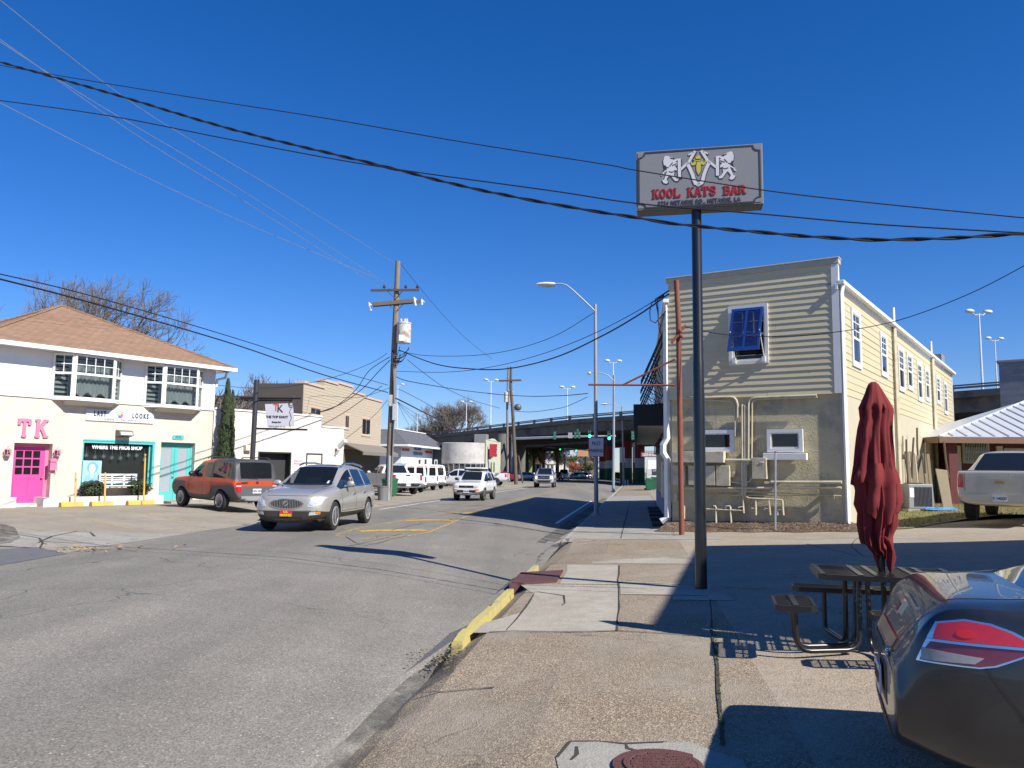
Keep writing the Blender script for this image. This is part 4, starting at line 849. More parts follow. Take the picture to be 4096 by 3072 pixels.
for k, (q, st) in enumerate((((682, 1390, 928, 1450), (838, 1080, 812, 1390)), ((1020, 1385, 1255, 1440), (1165, 1080, 1140, 1385)), ((1425, 1358, 1715, 1420), (1607, 872, 1572, 1355)))):
    a, c = H.w(H.fp('b', q[0], q[3], -1.25)[0], -1.25, 0), H.w(H.fp('b', q[2], q[3], -1.25)[0], -1.25, 0); d = c - a; zb = ZG(a.x, a.y) + .005; o = empty("wheel_stop", (a.x, a.y, zb), math.atan2(d.y, d.x), LB[k], "wheel stop", "yellow wheel stops")
    ln = d.length; segs = ((0, ln),) if k < 2 else ((0, ln * .48), (ln * .5, ln))
    for s0, s1 in segs: b = MB(); b.prism([(-.0, 0), (.03, .13), (.09, .17), (.17, .17), (.23, .13), (.26, 0)], s0, s1, 'YZ'); b.build("stop_block", m_stop, o, bevel=.012)
    fx = (a + d * ((st[2] - q[0]) / (q[2] - q[0]))); p = DP('b', st[0], st[1], fx.y + .1); b = MB(); b.tube([(fx.x, fx.y + .1, zb + .1), (p.x, p.y, p.z)], .032, 8)
    tag(b.build("marker_stake", m_post if k < 2 else m_stop), ("pale orange stake on the wheel stop nearest the pink door", "pale orange stake on the middle wheel stop", "tall deep yellow stake on the double wheel stop")[k], "stake", "marker stakes on the wheel stops")
# ---------------------------------------------------------------- low white brick building
lw = Bld("low_white_building", H.w(HW + .02, 0, .2), "low white painted brick building with stepped parapet and dark garage opening", "building")
xr = H.fp('d', 1270, 860)[0]; xs_ = H.fp('d', 1073, 640)[0]; zp1 = H.fp('d', 700, 565)[1]; zp2 = H.fp('d', 1180, 690)[1]
def Q(c, q): (a, z1), (c_, z0) = H.fp(c, q[0], q[1]), H.fp(c, q[2], q[3]); return (a, c_, z0, z1)
ga = Q('d', (515, 897, 797, 1200)); ga = (ga[0], ga[1], -.2, ga[3]); wi = Q('d', (940, 912, 1076, 1130)); wi = (wi[0], wi[1], .9, wi[3])
b = lw.mb(H); wall_holes(b, HW + .03, xs_, -.3, zp1, [ga, wi] if wi[1] < xs_ else [ga], 0, .4)
if wi[1] >= xs_: wall_holes(b, xs_, xr, -.3, zp2, [wi] if wi[0] > xs_ else [], 0, .4)
else: wall_holes(b, xs_, xr, -.3, zp2, [], 0, .4)
b.face([(xr, 0, -.3), (xr, 9, -.3), (xr, 9, zp2), (xr, 0, zp2)]); b.face([(xs_, 0, zp2), (xs_, 9, zp2), (xs_, 9, zp1), (xs_, 0, zp1)]); b.face([(HW + .03, 0, zp1), (xs_, 0, zp1), (xs_, 9, zp1), (HW + .03, 9, zp1)]); b.face([(xs_, 0, zp2), (xr, 0, zp2), (xr, 9, zp2), (xs_, 9, zp2)])
b.build("brick_wall", m_brickW, lw.root)
lw.boxes("parapet_cap", H, [(HW + .05, xs_ + .03, -.05, .25, zp1 + .001, zp1 + .07), (xs_ + .035, xr + .05, -.05, .25, zp2 + .001, zp2 + .07)], m_whitetrim)
lw.boxes("garage_door", H, [(ga[0], ga[1], .33, .38, -.2, ga[3])], M_("near-black roller door", (.03, .03, .03), .7, .2)); lw.boxes("garage_frame", H, [(ga[0], ga[0] + .07, -.015, .33, -.2, ga[3] - .07), (ga[1] - .07, ga[1], -.015, .33, -.2, ga[3] - .07), (ga[0], ga[1], -.015, .33, ga[3] - .07, ga[3])], m_black)
window(lw, H, wi[0] + .07, wi[1] - .07, wi[2] + .07, wi[3] - .07, m_black, m_glassd, .07, .015, 3, 0, rail=False)
x, z = H.fp('d', 1245, 830, -.35); b = lw.mb(H); b.tube([(x - .05, -.1, z - .5), (x - .05, -.35, z - .28)], .05, 6); b.box((x, -.45, z), (.16, .55, .2), 0, Matrix.Rotation(R(-35), 4, 'X')); b.build("security_camera", m_whitetrim, lw.root)
x, z = H.fp('d', 424, 868, -.1); lw.boxes("wall_lamp", H, [(x - .16, x + .16, -.2, 0, z - .12, z + .14)], M_("beige lamp box", (.6, .56, .45), .5), bevel=.03)
x, z = H.fp('d', 865, 1015); lw.boxes("notice", H, [(x - .22, x + .22, -.03, 0, z - .28, z + .28)], m_signw); place_text(lw, H, "lettering", "PRIVATE\nPARKING", .12, M_("red ink", (.5, .03, .03), .5), x, z + .1, -.035, depth=.006)
# ---------------------------------------------------------------- tan building with the stepped front
t0 = DP('d', 907, 600, 50.6); T = Fr((t0.x, t0.y), 8.6, 0); TL = T.fp('d', 1602, 600)[0]
tn = Bld("tan_siding_building", (t0.x, t0.y, .1), "tan lap-sided building with stepped parapet and a grey-brown street awning", "building")
m_tan = M_("tan siding", (.44, .37, .27), .7, .05, 2); m_tancap = M_("tan trim", (.52, .40, .31), .6, .05); m_brownroof = M_("dark brown metal roof", (.085, .07, .06), .7, .15, 3); m_awn = M_("grey-brown awning canvas", (.19, .165, .14), .85, .1, 3)
zt = [T.fp('d', *q) for q in ((910, 292), (1108, 345), (1225, 350), (1362, 350), (1462, 400), (1600, 475))]
za, zb_, zc_ = T.fp('d', 910, 292)[1], T.fp('d', 1120, 310)[1], T.fp('d', 1232, 300)[1]; z4, z5 = T.fp('d', 1370, 385)[1], T.fp('d', 1470, 428)[1]
sx = [0, T.fp('d', 1108, 0)[0], T.fp('d', 1225, 0)[0], T.fp('d', 1362, 0)[0], T.fp('d', 1462, 0)[0], TL]; sz = [za, (za + zb_) / 2 + .35, zc_, z4, z5]
zl = 3.1; b = tn.mb(T)
for i in range(5): siding(b, sx[i], sx[i + 1], zl if i == 0 else zl, sz[i], .19, .018)
for i in range(5): b.bx(sx[i], sx[i + 1], .051, .5, zl, sz[i] - .001)
b.build("siding", m_tan, tn.root)
tn.boxes("parapet_cap", T, [(sx[i] - .04, sx[i + 1] + .04, -.08, .55, sz[i] + .002 * i, sz[i] + .16) for i in range(5)], m_tancap)
zrf = T.fp('d', 895, 425)[1]
tn.boxes("side_wall", T, [(-.04, .0, .5, 14, -.3, zrf), (-.03, .02, .02, 3.0, zl, za)], m_brownroof); tn.boxes("roof", T, [(0, TL, .5, 14, zrf - .3, zrf - .02), (-.15, .0, .55, 14.2, zrf, zrf + .18)], m_brownroof)
tn.boxes("lower_wall", T, [(0, TL, .02, .4, -.3, zl - .01)], M_("dark olive lower wall", (.12, .105, .075), .8)); tn.boxes("end_wall", T, [(TL - .02, TL, .4, 14, -.3, z5 - .1)], m_tan)
for q in ((970, 488, 1068, 600), (1278, 562, 1318, 708), (1428, 590, 1505, 770)):
    (x0, z1), (x1, z0) = T.fp('d', q[0], q[1]), T.fp('d', q[2], q[3]); window(tn, T, x0 + .12, x1 - .12, z0 + .12, z1 - .12, m_tancap, m_glass, .12, .06, 2, 0, rail=False, name="window")
(ax0, az1), (ax1, az0) = T.fp('d', 1266, 815), T.fp('d', 1600, 835); ao, azl = T.fp('d', 1650, 940, -1.5)
xg0 = T.fp('d', 1266, 900)[0]; b = tn.mb(T); b.prism([(0, az1), (-1.5, azl + .25), (-1.5, azl), (-1.45, azl), (-1.45, azl + .2), (0, az1 - .08)], xg0, TL + .1, 'YZ'); b.build("awning", m_awn, tn.root)
# ---------------------------------------------------------------- white building with grey shingled hood
c0 = DP('d', 1840, 835, 73); q_ = DP('d', 2195, 876, 87.5); K1 = Fr((c0.x, c0.y), math.degrees(math.atan2(q_.x - c0.x, q_.y - c0.y)), 0); KL = (Vector((q_.x, q_.y)) - Vector((c0.x, c0.y))).length
sb = Bld("white_drinks_stand", (c0.x, c0.y, .1), "white stand with a grey shingled mansard roof and red and blue lettering", "building"); m_roofG = shingle_mat("grey shingles", (.115, .12, .13), (.08, .085, .095), K1.rz, .16)
ze = c0.z; rz1 = DP('d', 1770, 704, 76).z; print('stand', KL, ze, rz1); bdepth = 9; b = sb.mb(K1)
F4 = [(0, 0, ze), (KL, 0, ze), (KL, bdepth, ze), (0, bdepth, ze)]; U4 = [(2.0, 1.9, rz1), (KL - 2.4, 1.9, rz1), (KL - 2.4, bdepth - 2, rz1), (2.0, bdepth - 2, rz1)]
for i in range(4): b.face([F4[i], F4[(i + 1) % 4], U4[(i + 1) % 4], U4[i]])
b.face(U4); b.face([(p[0], p[1], p[2] - .02) for p in F4][::-1]); b.build("roof", m_roofG, sb.root)
sb.boxes("fascia", K1, [(-.04, KL + .04, -.06, .0, ze - .16, ze + .02), (-.06, .0, .0, bdepth, ze - .16, ze + .02), (2, KL - 2.4, 1.8, 1.95, rz1, rz1 + .1)], m_whitetrim)
m_paintw = M_("white painted wall", (.72, .73, .76), .7, .05); b = sb.mb(K1); b.bx(1.0, KL - 1.8, .9, bdepth - 1, -.3, ze - .02); b.build("wall", m_paintw, sb.root)
b = sb.mb(K1); b.M = b.M @ Matrix.Translation((.2, 5, 0)); b.lathe([(1.7, ze), (1.7, ze + 1.35), (1.55, ze + 1.45), (.01, ze + 1.5)], 20); b.build("tank", m_paintw, sb.root, smooth=40)
m_redl = M_("red lettering", (.5, .05, .04), .5); m_bluel = M_("slate blue lettering", (.12, .2, .3), .5)
for q, tx, mm in (((1818, 884), "FULL TUB-FUN", m_redl), ((1925, 875), "SNOWBALLS", m_bluel), ((1925, 918), "FROZEN CREAM", m_bluel), ((2022, 905), "SHAKES & MALTS", m_redl)):
    x, z = K1.fp('d', q[0], q[1], .9); place_text(sb, K1, "lettering", tx, .42 if mm is m_bluel else .34, mm, x, z, .86, depth=.02, bold=.012)
for q in ((1860, 992), (1915, 990), (2010, 1000)):
    x, z = K1.fp('d', q[0], q[1], .9); window(sb, K1, x - .45, x + .45, z - .25, z + .28, m_paintw, m_glassd, .06, .03, rail=False)
sb.boxes("counter", K1, [(.9, KL - 1.7, .1, .88, 1.5, 1.62), (.95, KL - 1.8, .5, .89, -.2, 1.49)], m_paintw)
# ---------------------------------------------------------------- green-sided gabled building with rounded corner by the overpass
g0 = DP('f', 1266, 900, 84); GF = Fr((g0.x, g0.y), 8.7, 0); GW = GF.fp('f', 1482, 800)[0]; zg = GF.fp('f', 1270, 592)[1]; zpk = GF.fp('f', 1385, 572)[1]; zg2 = GF.fp('f', 1478, 660)[1]; xpk = GF.fp('f', 1385, 600)[0]
gb = Bld("green_siding_building", (g0.x, g0.y, 0), "pale green sided building with rounded white corner and a red vertical sign", "building"); m_green = M_("pale green siding", (.47, .49, .36), .7, .05); b = gb.mb(GF)
z = -.2
while z < zg2: b.prism([(-.02, z), (0, z + .28), (.05, z + .28), (.05, z)], 0, GW, 'YZ'); z += .28
b.prism([(0, z), (GW, z), (GW, zg2), (xpk + .6, zpk), (xpk - .8, zpk), (0, zg)], -.005, .06, 'XZ'); b.build("siding", m_green, gb.root)
m_slate = M_("dark slate wall", (.05, .065, .085), .8, .15, 2); zf = zg - .35
b = gb.mb(GF); b.bx(.05, GW, .061, 16, -.3, zf - .2); b.bx(-.0, .3, 4.5, 40, -.3, zf); b.build("side_wall", m_slate, gb.root)
b = gb.mb(GF); b.M = b.M @ Matrix.Translation((.4, 2.4, 0)); pr_ = [(2.35, -.3), (2.35, 1.3)]; b.lathe([(2.3, 1.75 + .6), (2.32, zf), (2.2, zf + .05), (.1, zf + .06)], 24); b.build("rounded_corner", M_("stained white render", (.46, .44, .41), .85, .12, 1.5, dirt=(.33, .31, .28)), gb.root, smooth=40)
b = gb.mb(GF); b.M = b.M @ Matrix.Translation((.4, 2.4, 0)); b.lathe([(2.2, -.3), (2.2, 2.34)], 24); gwn = b.build("corner_window", m_glass, gb.root)
b = gb.mb(GF); b.M = b.M @ Matrix.Translation((.4, 2.4, 0)); [b.tube([(2.24 * math.cos(a * .2618), 2.24 * math.sin(a * .2618), -.3), (2.24 * math.cos(a * .2618), 2.24 * math.sin(a * .2618), 2.34)], .05, 4) for a in range(24)]; [b.lathe([(2.25, zz), (2.25, zz + .08)], 24) for zz in (.6, 1.45, 2.28)]; b.build("window_bar", m_grey, gwn)
x, z = GF.fp('f', 1225, 580, 3); b = gb.mb(GF); b.bx(x - 1.0, x + .6, 2.4, 3.9, zf, zf + 1.55); b.build("rooftop_unit", m_acmetal, gb.root, bevel=.03)
x0, z1 = GF.fp('f', 1370, 650, -.6); x1, z0 = GF.fp('f', 1428, 842, -.6); gb.boxes("vertical_sign", GF, [(x0, x0 + .35, -1.0, -.25, z0, z1)], M_("red sign", (.42, .035, .05), .4)); vs = gb.root.children[-1]
place_text(gb, GF, "lettering", "2", .9, m_signw, x0 + .17, z1 - .7, -1.02, parent=vs, depth=.02)
for q in ((1302, 722, 1335, 868), (1345, 660, 1362, 845)): (x0, z1), (x1, z0) = GF.fp('f', q[0], q[1]), GF.fp('f', q[2], q[3]); gb.boxes("wall_panel", GF, [(x0, x1, -.08, -.021, z0, z1)], m_ink)
for xx in (1295, 1335, 1375): (x0, z1), (x1, z0) = GF.fp('f', xx, 920), GF.fp('f', xx + 14, 1060); gb.boxes("window", GF, [(x0, x1, -.05, -.022, max(z0, .2), z1)], m_glassd)
CR.update({'q': (2100, 1100, .3617), 'r': (1950, 1400, .211), 's': (2200, 1700, .1808), 't': (2000, 1750, .1808)})
def at(p, z=None): return (p.x, p.y, p.z if z is None else z)
def rel(o):
    b = MB(); b.M = Matrix.Translation(-Vector(o.location)); return b
# ---------------------------------------------------------------- the bar's pole sign
pb = GG('D', 1515, 1272); PS = Fr((pb.x, pb.y), 102.2, 0); ps = Bld("pole_sign", (pb.x, pb.y, pb.z), "grey KOOL KATS BAR cabinet sign on a tall black pole", "sign")
f_ = -.17
(sx0, sz1), (sx1, sz1b), (_, sz0) = PS.fp('k', 160, 395, f_), PS.fp('k', 2025, 262, f_), PS.fp('k', 170, 1262, f_); sx1 = (sx1 + PS.fp('k', 2045, 1155, f_)[0]) / 2; sz1 = (sz1 + sz1b) / 2; sz0 = (sz0 + PS.fp('k', 2045, 1155, f_)[1]) / 2
print("sign", sx0, sx1, sz0, sz1)
b = ps.mb(); ztop = sz0 + .02; zr = .12; b.M = Matrix.Identity(4)
b.tube([(0, 0, -.2), (0, 0, 2.9), (0, 0, 2.92), (0, 0, 3.4), (0, 0, 3.42), (0, 0, ztop - pb.z)], [.088, .088, .084, .084, .078, .076], 20); b.build("pole", M_("black gloss pole", (.012, .012, .013), .28, .3, 3, spec=.7), ps.root, smooth=40)
m_cab = M_("brushed grey cabinet", (.17, .185, .185), .5, .06, 3); m_face = M_("silver sign face", (.185, .19, .20), .42, .04, 2)
ps.boxes("cabinet", PS, [(sx0, sx1, f_ + .012, .17, sz0, sz1)], m_cab, bevel=.008)
ps.boxes("sign_face", PS, [(sx0 + .03, sx1 - .03, f_ + .004, f_ + .0119, sz0 + .03, sz1 - .03)], m_face)
ps.boxes("cabinet_base", PS, [(sx0 + .02, sx1 - .02, f_ + .03, .15, sz0 - .006, sz0 - .0005)], m_bronze)
m_sred = M_("sign red", (.45, .02, .03), .5); m_smar = M_("sign maroon", (.16, .012, .015), .5); m_swhite = M_("sign white", (.50, .50, .52), .5); m_sgold = M_("sign olive gold", (.42, .38, .06), .5, .1)
def pk(x, y): return PS.fp('k', x, y, f_)
def poly_art(name, P, mat, y, off=(0, 0)):
    b = ps.mb(PS); n = len(P); 
    b.prism([(p[0] + off[0], p[1] + off[1]) for p in P], f_ - y, f_ + .0039, 'XZ'); return b.build(name, mat, ps.root)
def stroke_art(name, P, wd, mat, y, off=(0, 0)):
    b = ps.mb(PS); e = 0
    for p, q in zip(P, P[1:]):
        p, q = Vector(p), Vector(q); d = (q - p).normalized(); n = Vector((-d.y, d.x)) * wd / 2; p = p - d * wd * .3; q = q + d * wd * .3; e = (e + 1) % 5
        b.prism([tuple(v_ + Vector(off)) for v_ in (p + n, p - n, q - n, q + n)], f_ - y - e * .0003, f_ + .0039, 'XZ')
    return b.build(name, mat, ps.root, weld=False)
BR_ = [(205, 495), (250, 480), (285, 448), (297, 412), (1080, 357), (1880, 303), (1897, 345), (1930, 368), (1985, 372), (2000, 1050), (1950, 1065), (1915, 1095), (1905, 1133), (1080, 1180), (305, 1222), (295, 1185), (260, 1162), (207, 1160), (205, 495)]
stroke_art("border_line", [pk(*q) for q in BR_], .023, m_ink, .003)
cxm = (pk(1085, 895)[0])
def mir(P): return [(2 * cxm - p[0], p[1]) for p in P]
U_ = (sx1 - sx0) / 1870
armP = [pk(*q) for q in ((1025, 395), (935, 560))]; jn = [pk(*q) for q in ((930, 555), (830, 650))]; vv = [pk(*q) for q in ((925, 580), (962, 650), (1000, 740), (1022, 820), (1040, 860), (1085, 880))]; st = [pk(*q) for q in ((800, 510), (805, 770))]; sr = [pk(*q) for q in ((940, 440), (1010, 405))]
for nm, m_, y, o in (("monogram_shadow", m_ink, .0035, (.018, -.014)), ("monogram", m_swhite, .006, (0, 0))):
    for P, wd in ((armP, 42), (jn, 36), (vv, 52), (st, 46), (sr, 22)):
        stroke_art(nm, P, wd * U_, m_, y, o); stroke_art(nm, mir(P), wd * U_, m_, y, (o[0] * .6, o[1]))
for P in ([(1082, 440), (1050, 470), (1042, 500), (1122, 500), (1115, 468)], [(1062, 545), (1050, 610), (1055, 680), (1085, 740), (1118, 680), (1122, 610), (1108, 540)],
          [(1050, 545), (1020, 535), (1005, 560), (985, 562), (985, 530), (968, 555), (975, 590), (1010, 600), (1045, 580)]):
    Q_ = [pk(*q) for q in P]; poly_art("fleur_shadow", Q_, m_ink, .0035, (.010, -.008)); poly_art("fleur_de_lis", Q_, m_sgold, .006)
Q_ = [pk(*q) for q in [(1050, 545), (1020, 535), (1005, 560), (985, 562), (985, 530), (968, 555), (975, 590), (1010, 600), (1045, 580)]]; poly_art("fleur_de_lis", mir(Q_), m_sgold, .006)
stroke_art("fleur_band", [pk(1015, 515), pk(1045, 528), pk(1120, 522), pk(1145, 505)], .014, m_sgold, .008)
LION = [(600, 455), (640, 463), (668, 474), (712, 486), (688, 500), (714, 518), (738, 512), (770, 495), (782, 518), (746, 540), (772, 560), (765, 592), (732, 604), (762, 640), (766, 672), (722, 664), (728, 700), (722, 742), (752, 788), (790, 800), (778, 828), (736, 826), (692, 772), (662, 738), (648, 748), (612, 800), (636, 850), (606, 870), (570, 856), (545, 816), (576, 810), (600, 742), (620, 692), (622, 652), (596, 618), (572, 588), (564, 530), (578, 478)]
TAIL = [(622, 665), (586, 690), (566, 705), (560, 730), (540, 742)]; TAIL2 = [(576, 600), (585, 640), (570, 690)]
for f2 in (lambda P: P, mir):
    Q_ = f2([pk(*q) for q in LION]); s_ = 1 if f2 is not mir else .6
    poly_art("lion_shadow", Q_, m_ink, .0032, (.016 * s_, -.012)); poly_art("lion", Q_, m_swhite, .0062); stroke_art("lion_tail", f2([pk(*q) for q in TAIL]), .018, m_swhite, .005); stroke_art("lion_tail", f2([pk(*q) for q in TAIL2]), .012, m_ink, .0045)
    for dt in ([(668, 488), (690, 496), (716, 492)], [(588, 600), (612, 632), (640, 628)], [(700, 600), (735, 585), (760, 572)], [(650, 690), (690, 700), (716, 690)], [(700, 560), (660, 610)]): stroke_art("lion_mark", f2([pk(*q) for q in dt]), .017, m_ink, .0075)
for tx, (xa, ya), (xb, yb), tp in (("KOOL", (405, 1090), (825, 1065), 955), ("KATS", (920, 1060), (1350, 1038), 925), ("BAR", (1450, 1030), (1788, 1015), 905)):
    xs, zs = pk(xa, ya); xe, ze_ = pk(xb, yb); hh = pk(xa, tp)[1] - zs; n = len(tx); wl = (xe - xs) / (n * 1.03)
    for nm, m_, t_, dy in (("lettering_edge", m_sred, .25, .004), ("lettering", m_smar, .12, .0075)):
        b = ps.mb(PS); slab_letters(b, tx, xs, zs, wl, hh, f_, t_, .03, dep=dy); b.build(nm, m_, ps.root, weld=False)
xs, zs = pk(420, 1165); xe, _ = pk(1775, 1085); zc = (zs + pk(420, 1125)[1]) / 2
me_ = place_text(ps, PS, "address_lettering", "3224 METAIRIE RD., METAIRIE, LA", .092, m_ink, (xs + xe) / 2, zc - .022, f_ - .004, depth=.004, bold=.003, spacing=1.15, sx=.80)
# ---------------------------------------------------------------- picnic table with its closed umbrella
ZT = .02
tc = G('n', 1080, 318, .80); ta, tb, tcn = G('n', 690, 378, .80), G('n', 590, 258, .80), G('n', 1480, 290, .80); print("table", ta, tb, tcn, tc)
dx = (tcn - tb); tl = min(dx.length, 1.9); a_t = math.atan2(dx.y, dx.x); tz = ZG(tc.x, tc.y)
pt = empty("picnic_table", (tc.x, tc.y, tz), a_t, "black steel mesh picnic table with attached seats under the red umbrella", "table"); m_pt = M_("black coated steel", (.014, .014, .015), .32, .25, 8, spec=.6)
HW_, HD_ = tl / 2, .42; zt = .80 - tz
def mesh_top(w2, d2, z, step=.032, cross=(), name="tabletop", cx=0, cy=0, lip=.05):
    b = MB(); k = -d2 + step
    while k < d2 - .01: b.box((cx, cy + k, z - .006), (2 * w2 - .02, .009, .012)); k += step
    for c_ in cross: b.box((cx + c_, cy, z - .004), (.05, 2 * d2 - .01, .022))
    k = -w2 + .05
    while k < w2 - .02: b.box((cx + k, cy, z - .012), (.008, 2 * d2 - .02, .008)); k += .075
    r = .05; P = [(cx - w2 + r, cy - d2), (cx + w2 - r, cy - d2), (cx + w2, cy - d2 + r), (cx + w2, cy + d2 - r), (cx + w2 - r, cy + d2), (cx - w2 + r, cy + d2), (cx - w2, cy + d2 - r), (cx - w2, cy - d2 + r)]
    for p, q in zip(P, P[1:] + P[:1]):
        d = Vector(q) - Vector(p); b.box(((p[0] + q[0]) / 2, (p[1] + q[1]) / 2, z - lip / 2), (d.length + .01, .02, lip), math.atan2(d.y, d.x))
    return b.build(name, m_pt, pt, weld=False)
mesh_top(HW_, HD_, zt, cross=(-HW_ + .03, -HW_ * .42, -.12, .22, HW_ * .55, HW_ - .03))
def table_pt(c, x, y, z):
    p = G(c, x, y, z + tz); v = Vector((p.x - tc.x, p.y - tc.y)); ca, sa = math.cos(a_t), math.sin(a_t); return Vector((v.x * ca + v.y * sa, -v.x * sa + v.y * ca))
zs = .47
s1 = table_pt('n', 465, 515, zs); SE = [(s1.x, s1.y, .17, .34), (-.0, HD_ + .42, .75, .14), (.05, -HD_ - .40, .30, .15), (HW_ + .42, .1, .15, .34)]
for k, (cx, cy, w2, d2) in enumerate(SE): mesh_top(w2, d2, zs, .03, (0,) if d2 < w2 else (-w2 * .0,), "seat", cx, cy, .05)
def bent(P, r=.024): 
    b = MB(); Q_ = []
    for i, p in enumerate(P):
        p = Vector(p)
        if 0 < i < len(P) - 1:
            a, c_ = (Vector(P[i - 1]) - p), (Vector(P[i + 1]) - p); k = min(.13, a.length * .45, c_.length * .45); a.normalize(); c_.normalize()
            for t in (0, .25, .5, .75, 1): Q_.append(p + a * k * (1 - t) ** 2 + c_ * k * t ** 2)
        else: Q_.append(p)
    b.tube(Q_, r, 8); return b.build("leg", m_pt, pt, smooth=60)
for s in (-.11, .11):
    bent([(SE[0][0], SE[0][1] + s, zs - .03), (SE[0][0] + .02, SE[0][1] + s, .03), (-HW_ * .42, SE[0][1] * .2 + s, .03), (-HW_ * .38, s, zt - .03)])
    bent([(SE[3][0], SE[3][1] + s, zs - .03), (SE[3][0] - .02, SE[3][1] + s, .03), (HW_ * .42, s, .03), (HW_ * .38, s, zt - .03)])
    bent([(SE[2][0] + s, SE[2][1], zs - .03), (SE[2][0] + s, SE[2][1], .03), (s - .05, -.12, .03), (s - .05, -.1, zt - .03)])
    bent([(SE[1][0] + s * 4, SE[1][1], zs - .03), (SE[1][0] + s * 4, SE[1][1], .03), (s * 3, .14, .03), (s * 3, .12, zt - .03)])
um = empty("patio_umbrella", (tc.x, tc.y, tz), 0, "closed maroon patio umbrella hanging in folds over the picnic table", "umbrella")
top = DP('m', 497, 68, tc.y); b = MB(); b.tube([(0, 0, .3), (top.x - tc.x, 0, top.z - tz - .05)], .024, 10); b.build("pole", m_blackmetal, um, smooth=40)
m_um = M_("maroon canvas", (.155, .013, .015), .9, .3, 4, bmp=.15, bscale=220); b = MB(); rows = []; ru = random.Random(4)
W_ = [(70, 470, 520), (95, 440, 548), (140, 418, 575), (200, 395, 610), (280, 358, 655), (338, 330, 684), (350, 336, 682), (420, 346, 675), (520, 322, 668), (620, 312, 675), (700, 308, 686), (800, 304, 700), (900, 300, 715), (1000, 286, 732), (1075, 272, 746), (1100, 300, 742), (1200, 300, 760), (1290, 296, 766), (1330, 315, 750), (1400, 335, 736), (1500, 330, 738), (1600, 350, 700)]
W_ = [('m', y, a, c_) for y, a, c_ in W_] + [('n', 60, 914, 1152), ('n', 120, 922, 1160), ('n', 165, 975, 1165), ('n', 215, 1028, 1140)]
nA = 150; zlast = None
for i, (cr, y, a, c_) in enumerate(W_):
    pa, pc = DP(cr, a, y, tc.y), DP(cr, c_, y, tc.y); rr = (pc.x - pa.x) / 2; cx = (pa.x + pc.x) / 2; z = pa.z; t = i / len(W_); am = .06 + .46 * min(1, t * 1.6); row = []
    for k in range(nA):
        th = 2 * math.pi * k / nA; fold = math.cos(8 * th + 1.1 * math.sin(2.3 * t * 3 + th) + 2.0 * t); fold = .72 * math.copysign(abs(fold) ** .5, fold) + .38 * math.cos(17 * th + 5 * math.sin(t * 4 + 2 * th))
        f2 = 1 - am * (.5 - .5 * fold) + .05 * math.sin(3 * th + 9 * t); r_ = rr * f2 * (1 - .12 * max(0, math.sin(th))); zz = z + (.05 * math.sin(3 * th + i) + .03 * math.sin(7 * th)) * max(0, t - .25) + (-.03 * fold if t > .2 else 0)
        row.append((cx - tc.x + r_ * math.cos(th), r_ * math.sin(th) * .85, zz - tz))
    rows.append(row + [row[0]])
for i in range(len(rows[0])): 
    p = rows[-1][i]; th = 2 * math.pi * i / nA; rows[-1][i] = (p[0], p[1], p[2] + .09 * math.sin(2 * th + .5) - .03)
b.grid(rows); tp = rows[0]; b.bm.faces.new([b.v(p) for p in tp[:-1]]); o = b.build("canopy", m_um, um, smooth=True)
# a second, shorter tier of cloth hanging loose
b = MB(); rows = []
for i, (cr, y, a, c_) in enumerate(W_[12:20]):
    pa, pc = DP(cr, a, y, tc.y), DP(cr, c_, y, tc.y); rr = (pc.x - pa.x) / 2 * (1.04 if i else .88); cx = (pa.x + pc.x) / 2; row = []
    for k in range(41): th = math.pi * (1.02 + .96 * k / 40); fo = .86 + .16 * math.cos(7 * th + .5 * i); row.append((cx - tc.x + rr * fo * math.cos(th), rr * fo * math.sin(th) * .9, pa.z - tz - .06 * i / 7 * math.sin(3 * th) - .05 * i / 7))
    rows.append(row)
b.grid(rows); o2 = b.build("canopy_flap", m_um, um, smooth=True)
# ---------------------------------------------------------------- lamp posts, sign, rusty bracket, small posts
m_lamp = M_("painted steel lamp post", (.30, .33, .36), .5, .12, 2, metal=.3); m_lamph = M_("pale lamp head", (.62, .64, .64), .4, .05)
def street_lamp(label, base, top, arm, head, r, rust=False, hl=.75):
    o = empty("street_lamp", at(base), 0, label, "street lamp", "street lamps on the right footway"); b = rel(o)
    b.tube([base - Vector((0, 0, .2)), base.lerp(top, .5), top], [r, r * .82, r * .65], 12); b.lathe([(r * 2.0, 0), (r * 2.0, .03), (r * 1.3, .06), (r * 1.25, .14)], 10, c=base); b.build("pole", m_rustp if rust else m_lamp, o, smooth=40)
    b = rel(o); b.tube(arm, r * .34, 8); b.build("arm", m_lamp, o, smooth=50)
    b = rel(o); h0, h1 = head; d = (h1 - h0); n = 8; rows = []
    for i in range(9):
        t = i / 8; p = h0 + d * t; rr = (.07 + .13 * math.sin(math.pi * min(1, .25 + t * .7))) * (hl / .75); rows.append([p + Vector((0, rr * math.cos(k * 2 * math.pi / 10), rr * (.62 if math.sin(k * 2 * math.pi / 10) > 0 else .85) * math.sin(k * 2 * math.pi / 10) * (.75 if i < 8 else .3))) for k in range(11)])
    b.grid(rows); b.bm.faces.new([b.v(p) for p in rows[0][:-1]]); b.bm.faces.new([b.v(p) for p in rows[-1][:-1]]); b.build("lamp_head", m_lamph, o, smooth=50); return o
m_rustp = M_("rust streaked post", (.34, .33, .30), .7, .2, 3, dirt=(.25, .10, .04), dscale=1.5)
lb = GG('D', 1288, 1114); d_ = lb.y
